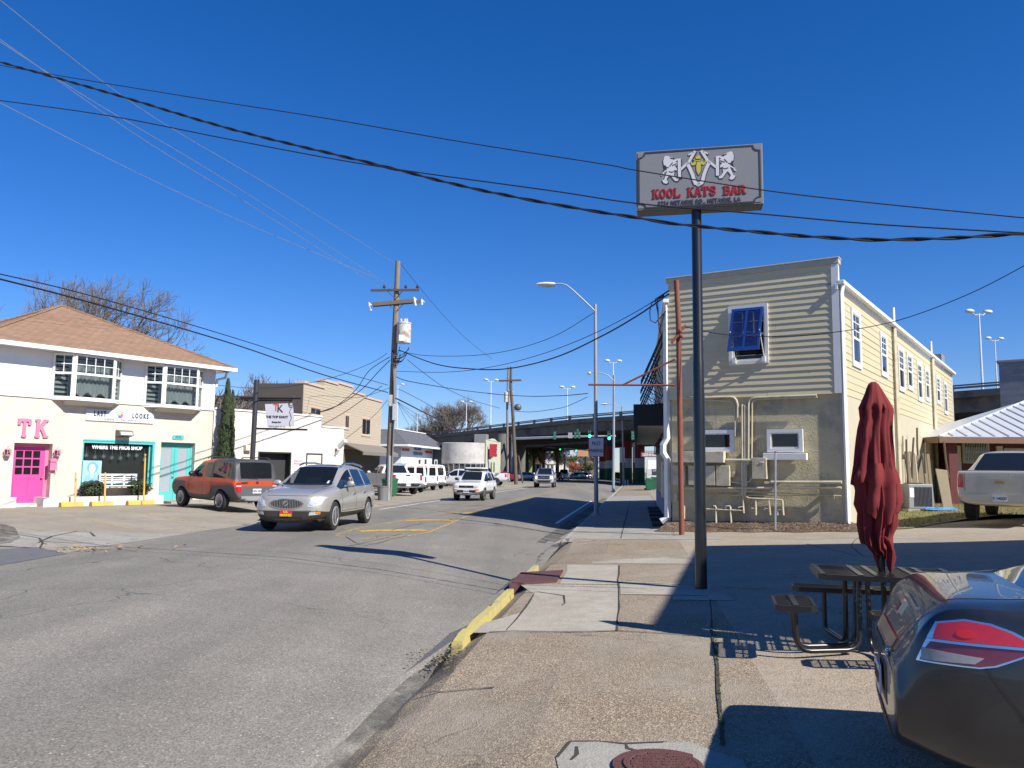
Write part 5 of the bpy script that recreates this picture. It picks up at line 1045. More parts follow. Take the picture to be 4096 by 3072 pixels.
street_lamp("nearest grey street lamp carrying the NO PARKING sign", lb, DP('q', 777, 322, d_), [DP('q', 770, 395, d_ - .1), DP('q', 640, 270, d_ - .1), DP('q', 520, 160, d_ - .1), DP('q', 460, 112, d_ - .1), DP('q', 400, 96, d_ - .1), DP('q', 325, 97, d_ - .1)], (DP('q', 328, 104, d_ - .1), DP('q', 124, 102, d_ - .1)), .095)
l2 = GG('g', 1367, 1113); street_lamp("middle grey street lamp with a bell shaped head", l2, DP('q', 985, 1105, l2.y), [DP('q', 975, 1165, l2.y - .1), DP('q', 920, 1110, l2.y - .1), DP('q', 860, 1085, l2.y - .1), DP('q', 800, 1077, l2.y - .1), DP('q', 705, 1072, l2.y - .1)], (DP('q', 725, 1085, l2.y - .1), DP('q', 688, 1090, l2.y - .1)), .14, hl=1.1)
l3 = GG('g', 1490, 1024); street_lamp("farthest rust streaked street lamp near the painted columns", l3, DP('q', 1073, 1450, l3.y), [DP('q', 1068, 1475, l3.y - .1), DP('q', 1010, 1445, l3.y - .1), DP('q', 940, 1425, l3.y - .1), DP('q', 905, 1425, l3.y - .1)], (DP('q', 905, 1427, l3.y - .1), DP('q', 840, 1427, l3.y - .1)), .13, True, .9)
sg = [DP('g', 1067, 452, d_ - .16), DP('g', 1253, 686, d_ - .16)]; o = empty("no_parking_sign", ((sg[0].x + sg[1].x) / 2, d_ - .16, sg[1].z), R(0), "white NO PARKING sign strapped to the nearest street lamp", "sign"); sw_, sh_ = (sg[1].x - sg[0].x), sg[0].z - sg[1].z
b = MB(); r_ = .05; b.prism([(-sw_ / 2 + r_, 0), (sw_ / 2 - r_, 0), (sw_ / 2, r_), (sw_ / 2, sh_ - r_), (sw_ / 2 - r_, sh_), (-sw_ / 2 + r_, sh_), (-sw_ / 2, sh_ - r_), (-sw_ / 2, r_)], -.012, .0, 'XZ'); b.build("sign_plate", M_("red sign edge", (.42, .03, .04), .5), o)
b = MB(); b.prism([(-sw_ / 2 + .022, .022), (sw_ / 2 - .022, .022), (sw_ / 2 - .022, sh_ - .022), (-sw_ / 2 + .022, sh_ - .022)], -.015, -.0121, 'XZ'); b.build("sign_field", M_("white sign field", (.66, .68, .72), .4), o)
text("lettering", "NO", sh_ * .27, m_smar, o, (0, -.019, sh_ * .69), depth=.004, bold=.004, spacing=1.25, sx=.95); text("lettering", "PARKING", sh_ * .25, m_smar, o, (0, -.019, sh_ * .31), depth=.004, bold=.003, sx=.72)
rb = GG('j', 312, 1448); rd = rb.y; o = empty("rusty_sign_bracket", at(rb), 0, "rusty red steel pole with an empty sign bracket by the corner building", "sign bracket"); b = rel(o)
b.tube([rb - Vector((0, 0, .2)), DP('i', 270, 820, rd), DP('i', 250, 408, rd)], .075, 12); b.build("pole", m_rust, o, smooth=40)
b = rel(o); b.tube([DP('q', 1655, 1220, rd), DP('q', 700, 1213, rd + .6)], .03, 6); b.build("arm", m_rust, o); b = rel(o); b.tube([DP('q', 1659, 930, rd), DP('q', 1090, 1212, rd + .35)], .03, 6); b.build("arm", m_rust, o)
b = rel(o); b.tube([DP('i', 205, 1000, rd - .1), DP('i', 285, 890, rd - .1), DP('i', 340, 835, rd - .1)], .045, 6); b.ball(DP('i', 285, 885, rd - .15), .06); b.ball(DP('i', 295, 935, rd - .15), .06); b.build("insulator_bracket", m_rust, o)
q_ = GG('j', 1230, 1416); o = tag(MB().tube([q_ - Vector((0, 0, .2)), DP('j', 1233, 640, q_.y)], .027, 8).build("pipe_post", m_galv, smooth=40), "thin bare galvanised post in front of the stucco wall", "post"); b = MB(); b.cyl(DP('j', 1233, 640, q_.y), DP('j', 1233, 628, q_.y), .03); b.build("post_cap", m_rust, o)
for k, xx in enumerate((1445, 1512, 1543)): p = GG('g', xx, 1026); t_ = DP('g', xx, 962, p.y); tag(MB().tube([p, t_ - Vector((0, 0, .05)), t_], [.085, .085, .05], 8).build("bollard", M_("cream bollard", (.5, .47, .38), .7), smooth=40), ("bollard to the left of the rust streaked lamp post", "bollard just right of the rust streaked lamp post", "rightmost of the three cream bollards by the columns")[k], "bollard", "cream bollards by the columns")
# covers in the footway
b = MB(); PL_ = [G('o', 1150, 375, -.075), GG('o', 1370, 372, .03), GG('o', 1335, 430, .03), G('o', 1090, 434, -.075)]; b.face([p[:] for p in PL_]); b.face([(p[0], p[1], p[2] - .2) for p in PL_][::-1])
for i in range(4): a, c_ = PL_[i], PL_[(i + 1) % 4]; b.face([a[:], c_[:], (c_.x, c_.y, c_.z - .2), (a.x, a.y, a.z - .2)])
m_iron = M_("maroon rusted iron", (.115, .045, .04), .75, .25, 12, bmp=.8, bscale=90); tag(b.build("drain_cover", m_iron), "rectangular maroon iron drain cover beside the yellow kerb", "drain cover")
mc = GG('o', 1890, 1395, .0); b = MB(); b.lathe([(.0001, .016), (.20, .016), (.205, .02), (.235, .02), (.24, .008), (.30, .008), (.30, -.05)], 40, c=(mc.x, mc.y, ZG(mc.x, mc.y) + .006))
for k in range(9): yy = -.18 + k * .045; hw_ = math.sqrt(max(.001, .19 ** 2 - yy * yy)); b.box((mc.x, mc.y + yy, ZG(mc.x, mc.y) + .024), (2 * hw_, .02, .008))
tag(b.build("manhole_cover", m_iron, smooth=30), "round ribbed rusty iron cover in the cracked near footway", "manhole cover")
# ---------------------------------------------------------------- utility poles
m_wood = M_("grey weathered pole wood", (.20, .165, .13), .9, .3, 3, stretch=(6, 6, .5), bmp=.5, bscale=14); m_wood2 = M_("brown pole wood", (.11, .085, .065), .9, .3, 3, stretch=(6, 6, .5)); m_arm = M_("dark crossarm wood", (.085, .06, .045), .9, .3, 6); m_porc = M_("brown porcelain", (.07, .03, .02), .2); m_can = M_("grey transformer paint", (.55, .55, .52), .5, .1, 4, dirt=(.3, .16, .08), dscale=2.5); m_wire = M_("black cable", (.012, .012, .013), .5)
ub = GG('D', 838, 1080); D1 = ub.y; up = empty("utility_pole", at(ub), 0, "tall wooden utility pole with two crossarms and a transformer beside the bin", "utility pole", "utility poles")
ut = DP('e', 455, 108, D1); b = rel(up); b.tube([ub - Vector((0, 0, .4)), ub.lerp(ut, .5), ut], [.19, .165, .135], 14); b.build("pole_shaft", m_wood, up, smooth=40)
def bar3(b, p, q, w_, h_): d = q - p; c_ = (p + q) / 2; b.box(c_, (d.length, w_, h_), math.atan2(d.y, d.x), Matrix.Rotation(-math.atan2(d.z, math.hypot(d.x, d.y)), 4, 'Y'))
b = rel(up); bar3(b, DP('e', 197, 382, D1 - .2), DP('e', 656, 378, D1 - .2), .1, .12); b.build("crossarm", m_arm, up)
b = rel(up); bar3(b, DP('e', 220, 523, D1 - .5), DP('e', 678, 483, D1 + .3), .12, .2); b.build("crossarm", m_wood2, up)
b = rel(up); bar3(b, DP('e', 215, 514, D1 - .62), DP('e', 600, 480, D1 + .1), .1, .2); b.build("crossarm", m_wood2, up)
for P in ([(360, 395), (425, 455)], [(495, 393), (440, 455)], [(375, 525), (425, 575)], [(505, 515), (445, 572)]): b = rel(up); b.tube([DP('e', *q, D1 - .22) for q in P], .018, 5); b.build("brace", m_blackmetal, up)
for xx in (323, 528, 638): p = DP('e', xx, 372, D1 - .2); b = rel(up); b.lathe([(.02, -.02), (.02, .06), (.09, .08), (.09, .12), (.06, .14), (.07, .19), (.03, .22)], 8, c=p); b.build("insulator", m_porc, up, smooth=40)
for (xa, ya, xb, yb) in ((180, 505, 200, 575), (608, 455, 622, 528), (680, 475, 682, 520)): b = rel(up); b.tube([DP('e', xa, ya, D1 - .5), DP('e', xb, yb, D1 - .5)], .055, 8); b.tube([DP('e', xa - 4, ya - 8, D1 - .5), DP('e', xa + 25, ya + 20, D1 - .4)], .03, 6); b.build("fuse_cutout", m_lamph, up, smooth=40)
tcn_ = DP('e', 490, 690, D1 - .25); tb_ = DP('e', 486, 884, D1 - .25); b = rel(up); b.lathe([(.36, 0), (.38, .06), (.38, tcn_.z - tb_.z - .08), (.40, tcn_.z - tb_.z - .07), (.40, tcn_.z - tb_.z), (.2, tcn_.z - tb_.z + .05), (.001, tcn_.z - tb_.z + .06)], 18, c=tb_ + Vector((.12, 0, 0))); b.build("transformer", m_can, up, smooth=40)
tf = up.children[-1]
for xx in (485, 520, 540): p = DP('e', xx, 690, D1 - .3); b = rel(up); b.lathe([(.05, 0), (.06, .05), (.04, .08), (.06, .12), (.04, .16), (.05, .22)], 8, c=p); b.build("bushing", m_lamph, tf, smooth=40)
b = rel(up); b.box(DP('e', 490, 832, D1 - .65), (.3, .02, .34)); b.build("number_plate", M_("white plate", (.7, .7, .68), .5), tf)
for q, s in (((388, 1410), (.2, .16, .4)), ((388, 1455), (.2, .16, .3)), ((422, 1538), (.22, .14, .85)), ((362, 1438), (.08, .12, .4))): b = rel(up); b.box(DP('e', *q, D1 - .22), s); b.build("utility_box", M_("grey utility box", (.42, .44, .45), .5), up, bevel=.02)
rw = random.Random(9)
for k in range(11):
    p = DP('e', rw.uniform(395, 445), rw.uniform(930, 1060), D1 - .2); q = DP('e', rw.uniform(470, 570), rw.uniform(900, 1080), D1 - .3); m__ = (p + q) / 2 - Vector((0, 0, rw.uniform(.3, 1.1))); b = rel(up); b.tube([p.lerp(m__, t).lerp(m__.lerp(q, t), t) for t in [i / 10 for i in range(11)]], .018, 4); b.build("drip_loop", m_wire, up)
b = rel(up); b.tube([DP('e', 400, 950, D1 - .22), DP('e', 410, 1300, D1 - .22), DP('e', 412, 1600, D1 - .22), ub + Vector((.12, -.2, .1))], .03, 6); b.build("riser_cable", m_wire, up); b = rel(up); b.tube([ub + Vector((.05, -.2, 0)), ub + Vector((.05, -.2, 2.3))], .1, 8); b.build("riser_guard", m_galv, up, smooth=40)
p2 = GG('t', 170, 960); d2 = p2.y
u2 = empty("utility_pole", at(p2), 0, "distant upright utility pole with twin top and two transformers", "utility pole", "utility poles"); b = rel(u2); b.tube([p2, DP('r', 372, 960, d2)], [.2, .17], 10); b.tube([DP('r', 372, 960, d2), DP('r', 395, 315, d2)], [.15, .13], 8); b.build("pole_shaft", m_wood, u2, smooth=40)
for q, r_, h_ in (((352, 985), .32, 1.5), ((430, 1040), .42, 2.2)): b = rel(u2); b.lathe([(r_, 0), (r_, h_), (r_ * .6, h_ + .1), (.01, h_ + .12)], 12, c=DP('r', *q, d2 - .4)); b.build("transformer", m_can, u2, smooth=40)
p3 = GG('t', 355, 1040); d3 = p3.y
u3 = empty("utility_pole", at(p3), 0, "distant leaning brown utility pole with a floodlight arm", "utility pole", "utility poles"); b = rel(u3); b.tube([p3, DP('r', 480, 1200, d3), DP('r', 440, 700, d3), DP('r', 445, 320, d3)], [.24, .2, .19, .14], 10); b.build("pole_shaft", m_wood2, u3, smooth=40)
b = rel(u3); bar3(b, DP('r', 215, 585, d3 - .2), DP('r', 640, 572, d3 - .2), .15, .2); b.build("crossarm", m_arm, u3); b = rel(u3); b.tube([DP('r', 490, 1150, d3), DP('r', 520, 1125, d3), DP('r', 560, 1115, d3)], .05, 6); b.ball(DP('r', 575, 1085, d3), (.45, .35, .42)); b.build("floodlight", m_bronze, u3, smooth=40)
# ---------------------------------------------------------------- overhead cables, each a thing of its own
def smooth_path(P, n=10):
    out = []
    for i in range(len(P) - 1):
        p0, p1, p2_, p3_ = P[max(0, i - 1)], P[i], P[i + 1], P[min(len(P) - 1, i + 2)]
        for k in range(n):
            t = k / n; out.append(.5 * ((2 * p1) + (p2_ - p0) * t + (2 * p0 - 5 * p1 + 4 * p2_ - p3_) * t * t + (3 * p1 - p0 - 3 * p2_ + p3_) * t ** 3))
    out.append(P[-1]); return out
def cable(label, c, px, a, e, r, mat=None, twist=False, group="overhead cables"):
    P = smooth_path([VP(c, x, y, a, e) for x, y in px]); b = MB()
    if not twist: b.tube(P, r, 5)
    else:
        L_ = 0; Q1, Q2 = [], []; dense = []
        for p, q in zip(P, P[1:]):
            n = max(1, int((q - p).length / .035)); dense += [p.lerp(q, i / n) for i in range(n)]
        for i, p in enumerate(dense):
            a_ = i * .035 / .75 * 2 * math.pi; o = Vector((.4 * math.cos(a_), math.cos(a_) * .6, math.sin(a_))) * r * .62; Q1.append(p + o); Q2.append(p - o)
        b.tube(Q1, r * .62, 5); b.tube(Q2, r * .5, 5); b.tube(dense, r * .3, 4)
    return tag(b.build("cable", mat or m_wire, smooth=60), label, "cable", group)
m_wireg = M_("grey aluminium wire", (.40, .41, .42), .4, metal=.6); a1, a2 = (-12, 16), (9, 8)
cable("thick twisted black cable crossing the sky from upper left", 'D', [(-60, 118), (0, 134), (240, 202), (500, 279), (800, 352), (1000, 402), (1190, 440), (1380, 471), (1500, 488), (1800, 514), (2000, 516), (2280, 500)], a1, a2, .023, twist=True)
cable("upper thin black wire crossing in front of the bar sign lions", 'D', [(-60, 128), (60, 152), (400, 208), (700, 255), (1000, 307), (1300, 354), (1380, 369), (1650, 411), (1900, 440), (2280, 477)], (-12, 16.6), (9, 8.4), .009)
cable("lower thin black wire crossing at the foot of the bar sign", 'D', [(-60, 208), (0, 217), (240, 251), (500, 302), (800, 357), (1190, 412), (1380, 440), (1650, 463), (1900, 485), (2280, 507)], (-12, 15.4), (9, 7.6), .010)
pp = (ub.x, ub.y)
for k, (px, lab) in enumerate((([(0, 592), (200, 640), (500, 728), (720, 798), (838, 832)], "upper black cable from the left edge down to the near utility pole"), ([(0, 603), (200, 655), (500, 742), (700, 810), (838, 848)], "lower thick black cable from the left edge to the near utility pole"))): cable(lab, 'D', [(-40, px[0][1] - 9)] + px, (-13, 17 - k * .3), pp, .016 + .008 * k)
for k, (px, lab) in enumerate((([(0, 0), (300, 232), (600, 412), (858, 572)], "faint wire descending to the top of the near utility pole"), ([(0, 85), (300, 295), (560, 455), (822, 622)], "pale wire to the left end of the upper crossarm"), ([(0, 90), (200, 218), (500, 397), (850, 622)], "pale wire to the middle of the upper crossarm"), ([(0, 222), (300, 375), (560, 495), (812, 600)], "lowest pale wire reaching the crossarms from the left"))): cable(lab, 'D', px, (-15 - k * .4, 20), (pp[0] + (-.9, -.9, 0, -1.0)[k], pp[1] - .2), .010, m_wireg)
def to(c, lab, px, e, r=.018, s=None): cable(lab, c, px, s or pp, e, r)
A2 = (A_.x - .2, A_.y - .1)
to('D', "service cable from the near pole to the nearest street lamp top", [(862, 758), (920, 768), (1020, 768), (1110, 755), (1200, 725), (1282, 676)], (lb.x, lb.y), .014)
to('D', "thick service cable from the near pole to the corner building", [(862, 756), (940, 786), (1020, 797), (1100, 796), (1200, 772), (1300, 726), (1380, 680), (1446, 634)], A2, .026)
to('D', "thin service cable just above the thick one to the corner building", [(858, 802), (960, 804), (1060, 793), (1170, 765), (1280, 722), (1380, 670), (1446, 628)], (A2[0], A2[1] + .1), .013)
to('D', "cable from the near pole down over the low white building", [(836, 763), (800, 785), (720, 815), (620, 835), (540, 838), (470, 832)], (-16, 45), .014)
to('d', "first drop cable from the pole to the low white roof", [(1680, 60), (1500, 180), (1380, 350), (1200, 500), (1060, 550), (960, 562)], (-13.5, 42.5), .02); to('d', "second drop cable from the pole to the low white roof", [(1680, 90), (1580, 190), (1440, 340), (1260, 470), (1100, 535), (1000, 560)], (-13, 42.5), .022)
to('d', "drop cable from the pole clamp to the white building corner", [(1610, 318), (1480, 410), (1280, 550), (1080, 665)], (-10.4, 40.0), .018); to('d', "lower drop cable to the security camera corner", [(1660, 440), (1560, 560), (1400, 700), (1265, 800)], (-9.0, 39.6), .012)
to('d', "black drop cable from the pole to the far tan building", [(1690, 330), (1400, 420), (1100, 405), (900, 425)], (-13.2, 52), .012)
to('e', "thick bundle cable from the near pole toward the distant poles", [(430, 1405), (530, 1452), (700, 1540), (900, 1640), (1050, 1720)], (p2.x, p2.y), .04); to('e', "upper cable from the near pole toward the distant poles", [(435, 1200), (530, 1238), (800, 1288), (1100, 1335), (1420, 1370)], (p3.x + 14, p3.y), .022)
to('e', "long thin wire falling from the pole top to the distant poles", [(480, 130), (640, 330), (850, 580), (1100, 840), (1350, 1035)], (5, 95), .012); to('e', "cable sagging right past the transformer to the distance", [(545, 1040), (700, 1165), (900, 1305), (1150, 1420), (1420, 1500)], (8, 95), .016)
to('e', "thin cable from the pole clamp to the grey roofed stand", [(440, 1320), (490, 1332), (700, 1440), (900, 1550), (1200, 1640)], (-1, 88), .015)
for k, (x_, y_) in enumerate(((560, 1659), (640, 1659), (700, 1655), (800, 1640))): to('e', ("first", "second", "third", "fourth")[k] + " from the left of the thin wires fanning down behind the pole box", [(450, 1440), ((450 + x_) / 2, (1440 + y_) / 2 + 12), (x_, y_)], (-6 + k * 1.4, 62 + k * 4), .010)
cable("sagging cable between the distant poles and the middle street lamp", 'r', [(490, 1155), (700, 1172), (900, 1170), (1200, 1130), (1500, 1070), (1896, 890)], (p3.x, p3.y), (l2.x, l2.y), .03)
cable("level cable from the distant poles toward the corner building", 'r', [(0, 825), (300, 850), (600, 868), (900, 880), (1200, 872), (1520, 860), (1896, 825)], (-3, 70), (A_.x + 1.5, A_.y + 14), .025)
cable("single wire rising over the corner building to the right edge", 'D', [(1475, 705), (1560, 722), (1680, 727), (1800, 718), (1940, 692), (2100, 632), (2260, 548)], (rb.x, rb.y), (13.0, 15), .010)
for k, P in enumerate(([(1540, 220), (1480, 262), (1400, 310), (1380, 400), (1385, 500), (1440, 530), (1500, 470), (1560, 400)], [(1540, 230), (1460, 280), (1475, 400), (1480, 520), (1500, 580), (1540, 430)], [(1590, 170), (1500, 230), (1440, 265), (1470, 420), (1480, 600), (1497, 655), (1500, 560)])):
    pipe(bar, N, "drip_loop", [(N.fp('q', x, y, -.15)) for x, y in P], .016, m_wire, -.15)
# ---------------------------------------------------------------- bins
def bin_(label, p, h, w_, rz, mat, group="wheeled bins"):
    o = empty("wheeled_bin", at(p), rz, label, "bin", group); b = MB(); b.tube([(0, 0, .06), (0, 0, h * .86)], [w_ * .56, w_ * .7], 4); b.M = Matrix.Identity(4); b.build("bin_body", mat, o, bevel=.02)
    b = MB(); b.tube([(0, 0, h * .87), (0, -.02, h * .93), (0, -.02, h)], [w_ * .74, w_ * .74, w_ * .5], 4); b.build("lid", mat, o, bevel=.015)
    for s in (-.2, .2): b = MB(); b.cyl((s * w_ * 1.6, w_ * .42, .1), (s * w_ * 2.0, w_ * .42, .1), .1, 12); b.build("wheel", m_blackmetal, o)
    return o
m_bing = M_("green plastic", (.015, .11, .05), .45, .1)
g1, g2 = GG('g', 1795, 1088), GG('g', 1862, 1085); bin_("green wheeled bin against the far end of the corner building", g1, 1.15, .62, R(45), m_bing); bin_("green wheeled bin with a raised lid next to the wall", g2, 1.25, .62, R(40), m_bing)
tb2 = GG('c', 2058, 668); o = empty("rubbish_bin", at(tb2), 0, "round grey plastic bin leaning on the near utility pole", "bin"); hb = DP('c', 2058, 540, tb2.y).z - tb2.z; wb_ = (DP('c', 2112, 600, tb2.y).x - DP('c', 2008, 600, tb2.y).x) / 2
b = MB(); b.lathe([(wb_ * .8, 0), (wb_ * .96, hb * .95), (wb_ * 1.04, hb * .95), (wb_ * 1.04, hb), (wb_ * .93, hb), (wb_ * .8, hb * .2), (.01, hb * .18)], 20); b.build("bin_body", M_("grey bin plastic", (.16, .165, .175), .6), o, smooth=40)
b = MB(); b.tube([(wb_, 0, hb * .8), (wb_ + .07, 0, hb * .8), (wb_ + .07, 0, hb * .7), (wb_, 0, hb * .7)], .02, 6); b.build("handle", m_grey, o)
gb2 = GG('c', 2130, 640); gb2 = Vector((gb2.x - .3, gb2.y + 1.6, .1)); bin_("green cart with black lid behind the near utility pole", gb2, 1.1, .7, R(20), m_bing)
# hanging red-framed sign and boards beyond the corner building
p = [DP('g', 1700, 632, 74), DP('g', 1900, 690, 74)]; o = empty("hanging_sign", at(p[0]), 0, "small dark red framed sign lettered GENNAR beyond the awning", "sign"); ww, hh = p[1].x - p[0].x + .6, p[0].z - p[1].z
b = MB(); b.bx(0, ww, 0, .1, -hh, 0); b.build("sign_board", M_("dark sign red", (.20, .02, .025), .5), o); b = MB(); b.bx(.06, ww - .06, -.01, -.0005, -hh + .05, -.05); b.build("sign_field", M_("dull violet field", (.14, .11, .16), .5), o)
text("lettering", "GENNAR", hh * .85, M_("pale lettering", (.6, .56, .5), .5), o, (.12, -.02, -hh * .53), align='LEFT', depth=.01, bold=.012)
b = MB(); b.tube([(ww - .1, .05, -3.6), (ww - .1, .05, .3)], .06, 8); b.tube([(0, .05, .12), (ww, .05, .12)], .03, 6); b.build("sign_post", m_blackmetal, o)
p = [DP('g', 1782, 726, 79), DP('g', 1895, 832, 79)]; o = tag(MB().bx(p[0].x, p[1].x + .8, 79, 79.15, p[1].z - 1.4, p[0].z).build("white_board_fence", m_vinyl), "white boarded screen behind the green bins", "screen")
p = [DP('g', 1818, 832, 78), DP('g', 1892, 912, 78)]; o = empty("notice_board", (p[0].x, 78, p[1].z), 0, "small black notice board with white writing behind the green bins", "sign"); b = MB(); b.bx(0, .9, 0, .06, 0, p[0].z - p[1].z); b.build("sign_board", m_ink, o); text("lettering", "St.\nJose", .26, m_signw, o, (.42, -.02, .62), depth=.01)
p = [DP('g', 1768, 832, 77.6), DP('g', 1815, 935, 77.6)]; o = empty("utility_cabinet", (p[0].x, 77.6, ZG(p[0].x, 77.6)), 0, "pale cabinet with a white notice beside the green bins", "cabinet"); b = MB(); b.bx(0, .48, 0, .3, 0, p[0].z - o.location.z); b.build("cabinet_body", M_("pale cabinet", (.45, .46, .45), .5), o, bevel=.02); b = MB(); b.bx(.05, .38, -.02, -.001, .5, 1.3); b.build("notice", m_signw, o)
# Top Knot sign on its black post
kp = DP('d', 478, 700, 33.5); kb = Vector((DP('d', 458, 990, 33.5).x, 33.5, .22)); o = empty("shop_post_sign", at(kb), 0, "white THE TOP KNOT sign hanging between arms on a black steel post", "sign"); b = rel(o); b.tube([kb - Vector((0, 0, .3)), DP('d', 501, 265, 33.5)], .105, 12); b.build("post", M_("charcoal post", (.03, .032, .04), .5), o, smooth=40)
for P in ([(358, 426), (892, 430)], [(490, 695), (950, 706)]): b = rel(o); b.tube([DP('d', *q, 33.5) for q in P], .045, 6); b.build("arm", m_blackmetal, o)
Q4 = [DP('d', *q, 33.45) for q in ((577, 479), (822, 472), (838, 678), (597, 680))]; b = rel(o); b.face([q - Vector((0, .04, 0)) for q in Q4]); b.face([q for q in Q4][::-1])
for i in range(4): b.face([Q4[i] - Vector((0, .04, 0)), Q4[(i + 1) % 4] - Vector((0, .04, 0)), Q4[(i + 1) % 4], Q4[i]])
b.build("sign_panel", M_("grey white sign", (.50, .50, .55), .4, .04), o); cq = sum(Q4, Vector()) / 4 - kb; sw2 = (Q4[1] - Q4[0]).length
for tx, dz, sz, sx_, mm, dx_ in (("T", .30, .42, .9, M_("coral ink", (.5, .08, .07), .5), -.17), ("K", .25, .42, .9, m_ink, .0), ("THE TOP KNOT", -.08, .135, .95, m_ink, -.12), ("Beauty bar", -.29, .085, 1, m_ink, -.12), ("(504) 309-9116", -.48, .115, .95, m_grey, -.1)): text("lettering", tx, sz, mm, o, (cq.x + dx_, cq.y - .045, cq.z + dz), depth=.008, bold=.006, sx=sx_)
b = MB(); b.M = Matrix.Translation(cq + Vector((sw2 * .40, -.045, .0))); b.tube([(0, 0, -.5), (-.05, 0, -.3), (.03, 0, -.1), (-.06, 0, .15), (.02, 0, .32)], .012, 4); b.tube([(.11 * math.cos(k * .6), 0, .45 + .13 * math.sin(k * .6)) for k in range(11)], .014, 4); b.tube([(.07 * math.cos(k * .6), 0, .48 + .09 * math.sin(k * .6)) for k in range(11)], .014, 4); b.build("line_drawing", m_ink, o)
gp = DP('d', 118, 900, 35); o = empty("grey_signpost", (gp.x, 35, .25), 0, "short grey post with a bracket between the turquoise doors and the cypress", "post"); b = rel(o); b.tube([(gp.x, 35, .1), DP('d', 118, 810, 35)], .11, 10); b.build("post", m_grey, o, smooth=40); b = rel(o); b.tube([DP('d', 0, 958, 35), DP('d', 118, 968, 35)], .05, 6); b.tube([DP('d', 118, 885, 35), DP('d', 175, 885, 35)], .05, 6); b.build("bracket", m_grey, o)
# ---------------------------------------------------------------- the raised motorway
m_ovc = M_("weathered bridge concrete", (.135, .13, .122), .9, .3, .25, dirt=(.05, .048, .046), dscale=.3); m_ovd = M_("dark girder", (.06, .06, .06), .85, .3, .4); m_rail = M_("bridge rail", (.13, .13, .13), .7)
OV = [(70, 30), (40.4, 74.7), (24.5, 98), (8.6, 122), (-6.5, 153), (-21.7, 185), (-60, 270), (-100, 360)]; ZB, ZD, ZR_ = 7.45, 8.75, 9.95
ov = Bld("overpass", (8.6, 122, 0), "dark raised motorway bridge crossing the street on painted round columns", "bridge")
def ovn(i):
    a, c_ = Vector(OV[max(0, i - 1)]), Vector(OV[min(len(OV) - 1, i + 1)]); t = (c_ - a).normalized(); return Vector((t.y, -t.x)) * (1 if t.y > 0 else -1)
def ovp(d): return [Vector(OV[i]) + ovn(i) * d for i in range(len(OV))]
for i in range(len(OV)):
    if ovn(i).y < 0: pass
def sweep(name, prof, mat):
    b = ov.mb(); rows = []
    for i in range(len(OV)):
        n = ovn(i); n = n if n.y > 0 or n.x > 0 else -n; dz = lerp_tab([(122, 0), (185, -.35), (360, -3)], OV[i][1]); rows.append([(OV[i][0] + n.x * d, OV[i][1] + n.y * d, z + dz) for d, z in prof])
    b.grid([r + [r[0]] for r in rows]); return b.build(name, mat, ov.root)
for d0 in (0, 25):
    sweep("deck", [(d0, ZD), (d0, ZD + .28), (d0 + 20.5, ZD + .28), (d0 + 20.5, ZD), (d0 + 19, ZD), (d0 + 1, ZD)], m_ovc)
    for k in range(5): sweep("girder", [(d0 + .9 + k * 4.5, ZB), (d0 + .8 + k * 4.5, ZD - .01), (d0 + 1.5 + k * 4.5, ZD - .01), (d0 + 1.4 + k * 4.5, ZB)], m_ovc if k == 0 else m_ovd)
    for e in (0, 20.2):
        sweep("parapet", [(d0 + e + .02, ZD + .281), (d0 + e + .02, ZD + .62), (d0 + e + .3, ZD + .62), (d0 + e + .3, ZD + .281)], m_ovc); sweep("rail", [(d0 + e + .05, ZR_ - .13), (d0 + e + .05, ZR_), (d0 + e + .2, ZR_), (d0 + e + .2, ZR_ - .13)], m_rail)
        sweep("rail", [(d0 + e + .03, ZD + .82), (d0 + e + .03, ZD + 1.0), (d0 + e + .22, ZD + 1.0), (d0 + e + .22, ZD + .82)], m_rail)
for i in range(len(OV) - 2):
    a, c_ = Vector(OV[i]), Vector(OV[i + 1]); n = int((c_ - a).length / 5)
    for k in range(n):
        p = a.lerp(c_, k / n); dz = lerp_tab([(122, 0), (185, -.35), (360, -3)], p.y); b = ov.mb(); b.box((p.x + .15, p.y + .1, ZD + .6 + dz), (.4, .3, 1.25), math.atan2((c_ - a).y, (c_ - a).x)); b.build("rail_post", m_ovc, ov.root)
m_cr, m_cw, m_cg = M_("column red", (.22, .035, .03), .8, .15, 1), M_("column white", (.5, .52, .55), .8, .1, 1), M_("column green", (.015, .10, .05), .8, .15, 1)
def column(x, y, r=.8, paint=True):
    o = empty("bridge_column", (x, y, 0), 0, None, "column"); 
    for nm, z0, z1, m_ in ((("green_band", -.3, 2.3, m_cg), ("white_band", 2.3, 3.8, m_cw), ("red_band", 3.8, 6.6, m_cr), ("column_shade", 6.6, ZB + .2, m_ovd)) if paint else (("shaft", -.3, ZB + .2, m_ovc),)):  # dark top length paints the deck's shade onto the shaft
        MB().cyl((0, 0, z0), (0, 0, z1), r, 20).build(nm, m_, o, smooth=40)
    return o
cs = [DP('g', 1685, 900, 127), DP('g', 1535, 900, 131), DP('g', 1330, 800, 160), DP('g', 1240, 800, 176)]
for p, lab in zip(cs, ("round bridge column painted red, white and green, nearest the awning", "round bridge column painted red, white and green, behind the rust streaked lamp", "dim bridge column standing behind the right traffic signal", "dim bridge column just right of the NO PARKING sign")): o = column(p.x, p.y); o['label'] = lab; o['group'] = "painted columns under the bridge"
for p, lab in ((DP('f', 1490, 800, 134), "dark bridge column right behind the green sided building"), (DP('f', 1640, 800, 150), "dark bridge column behind the leaning utility pole"), (DP('t', 470, 600, 178), "dark bridge column to the left of the silver pickup")): o = column(p.x, p.y, .9, False); o['label'] = lab; o['group'] = "bare columns under the bridge"
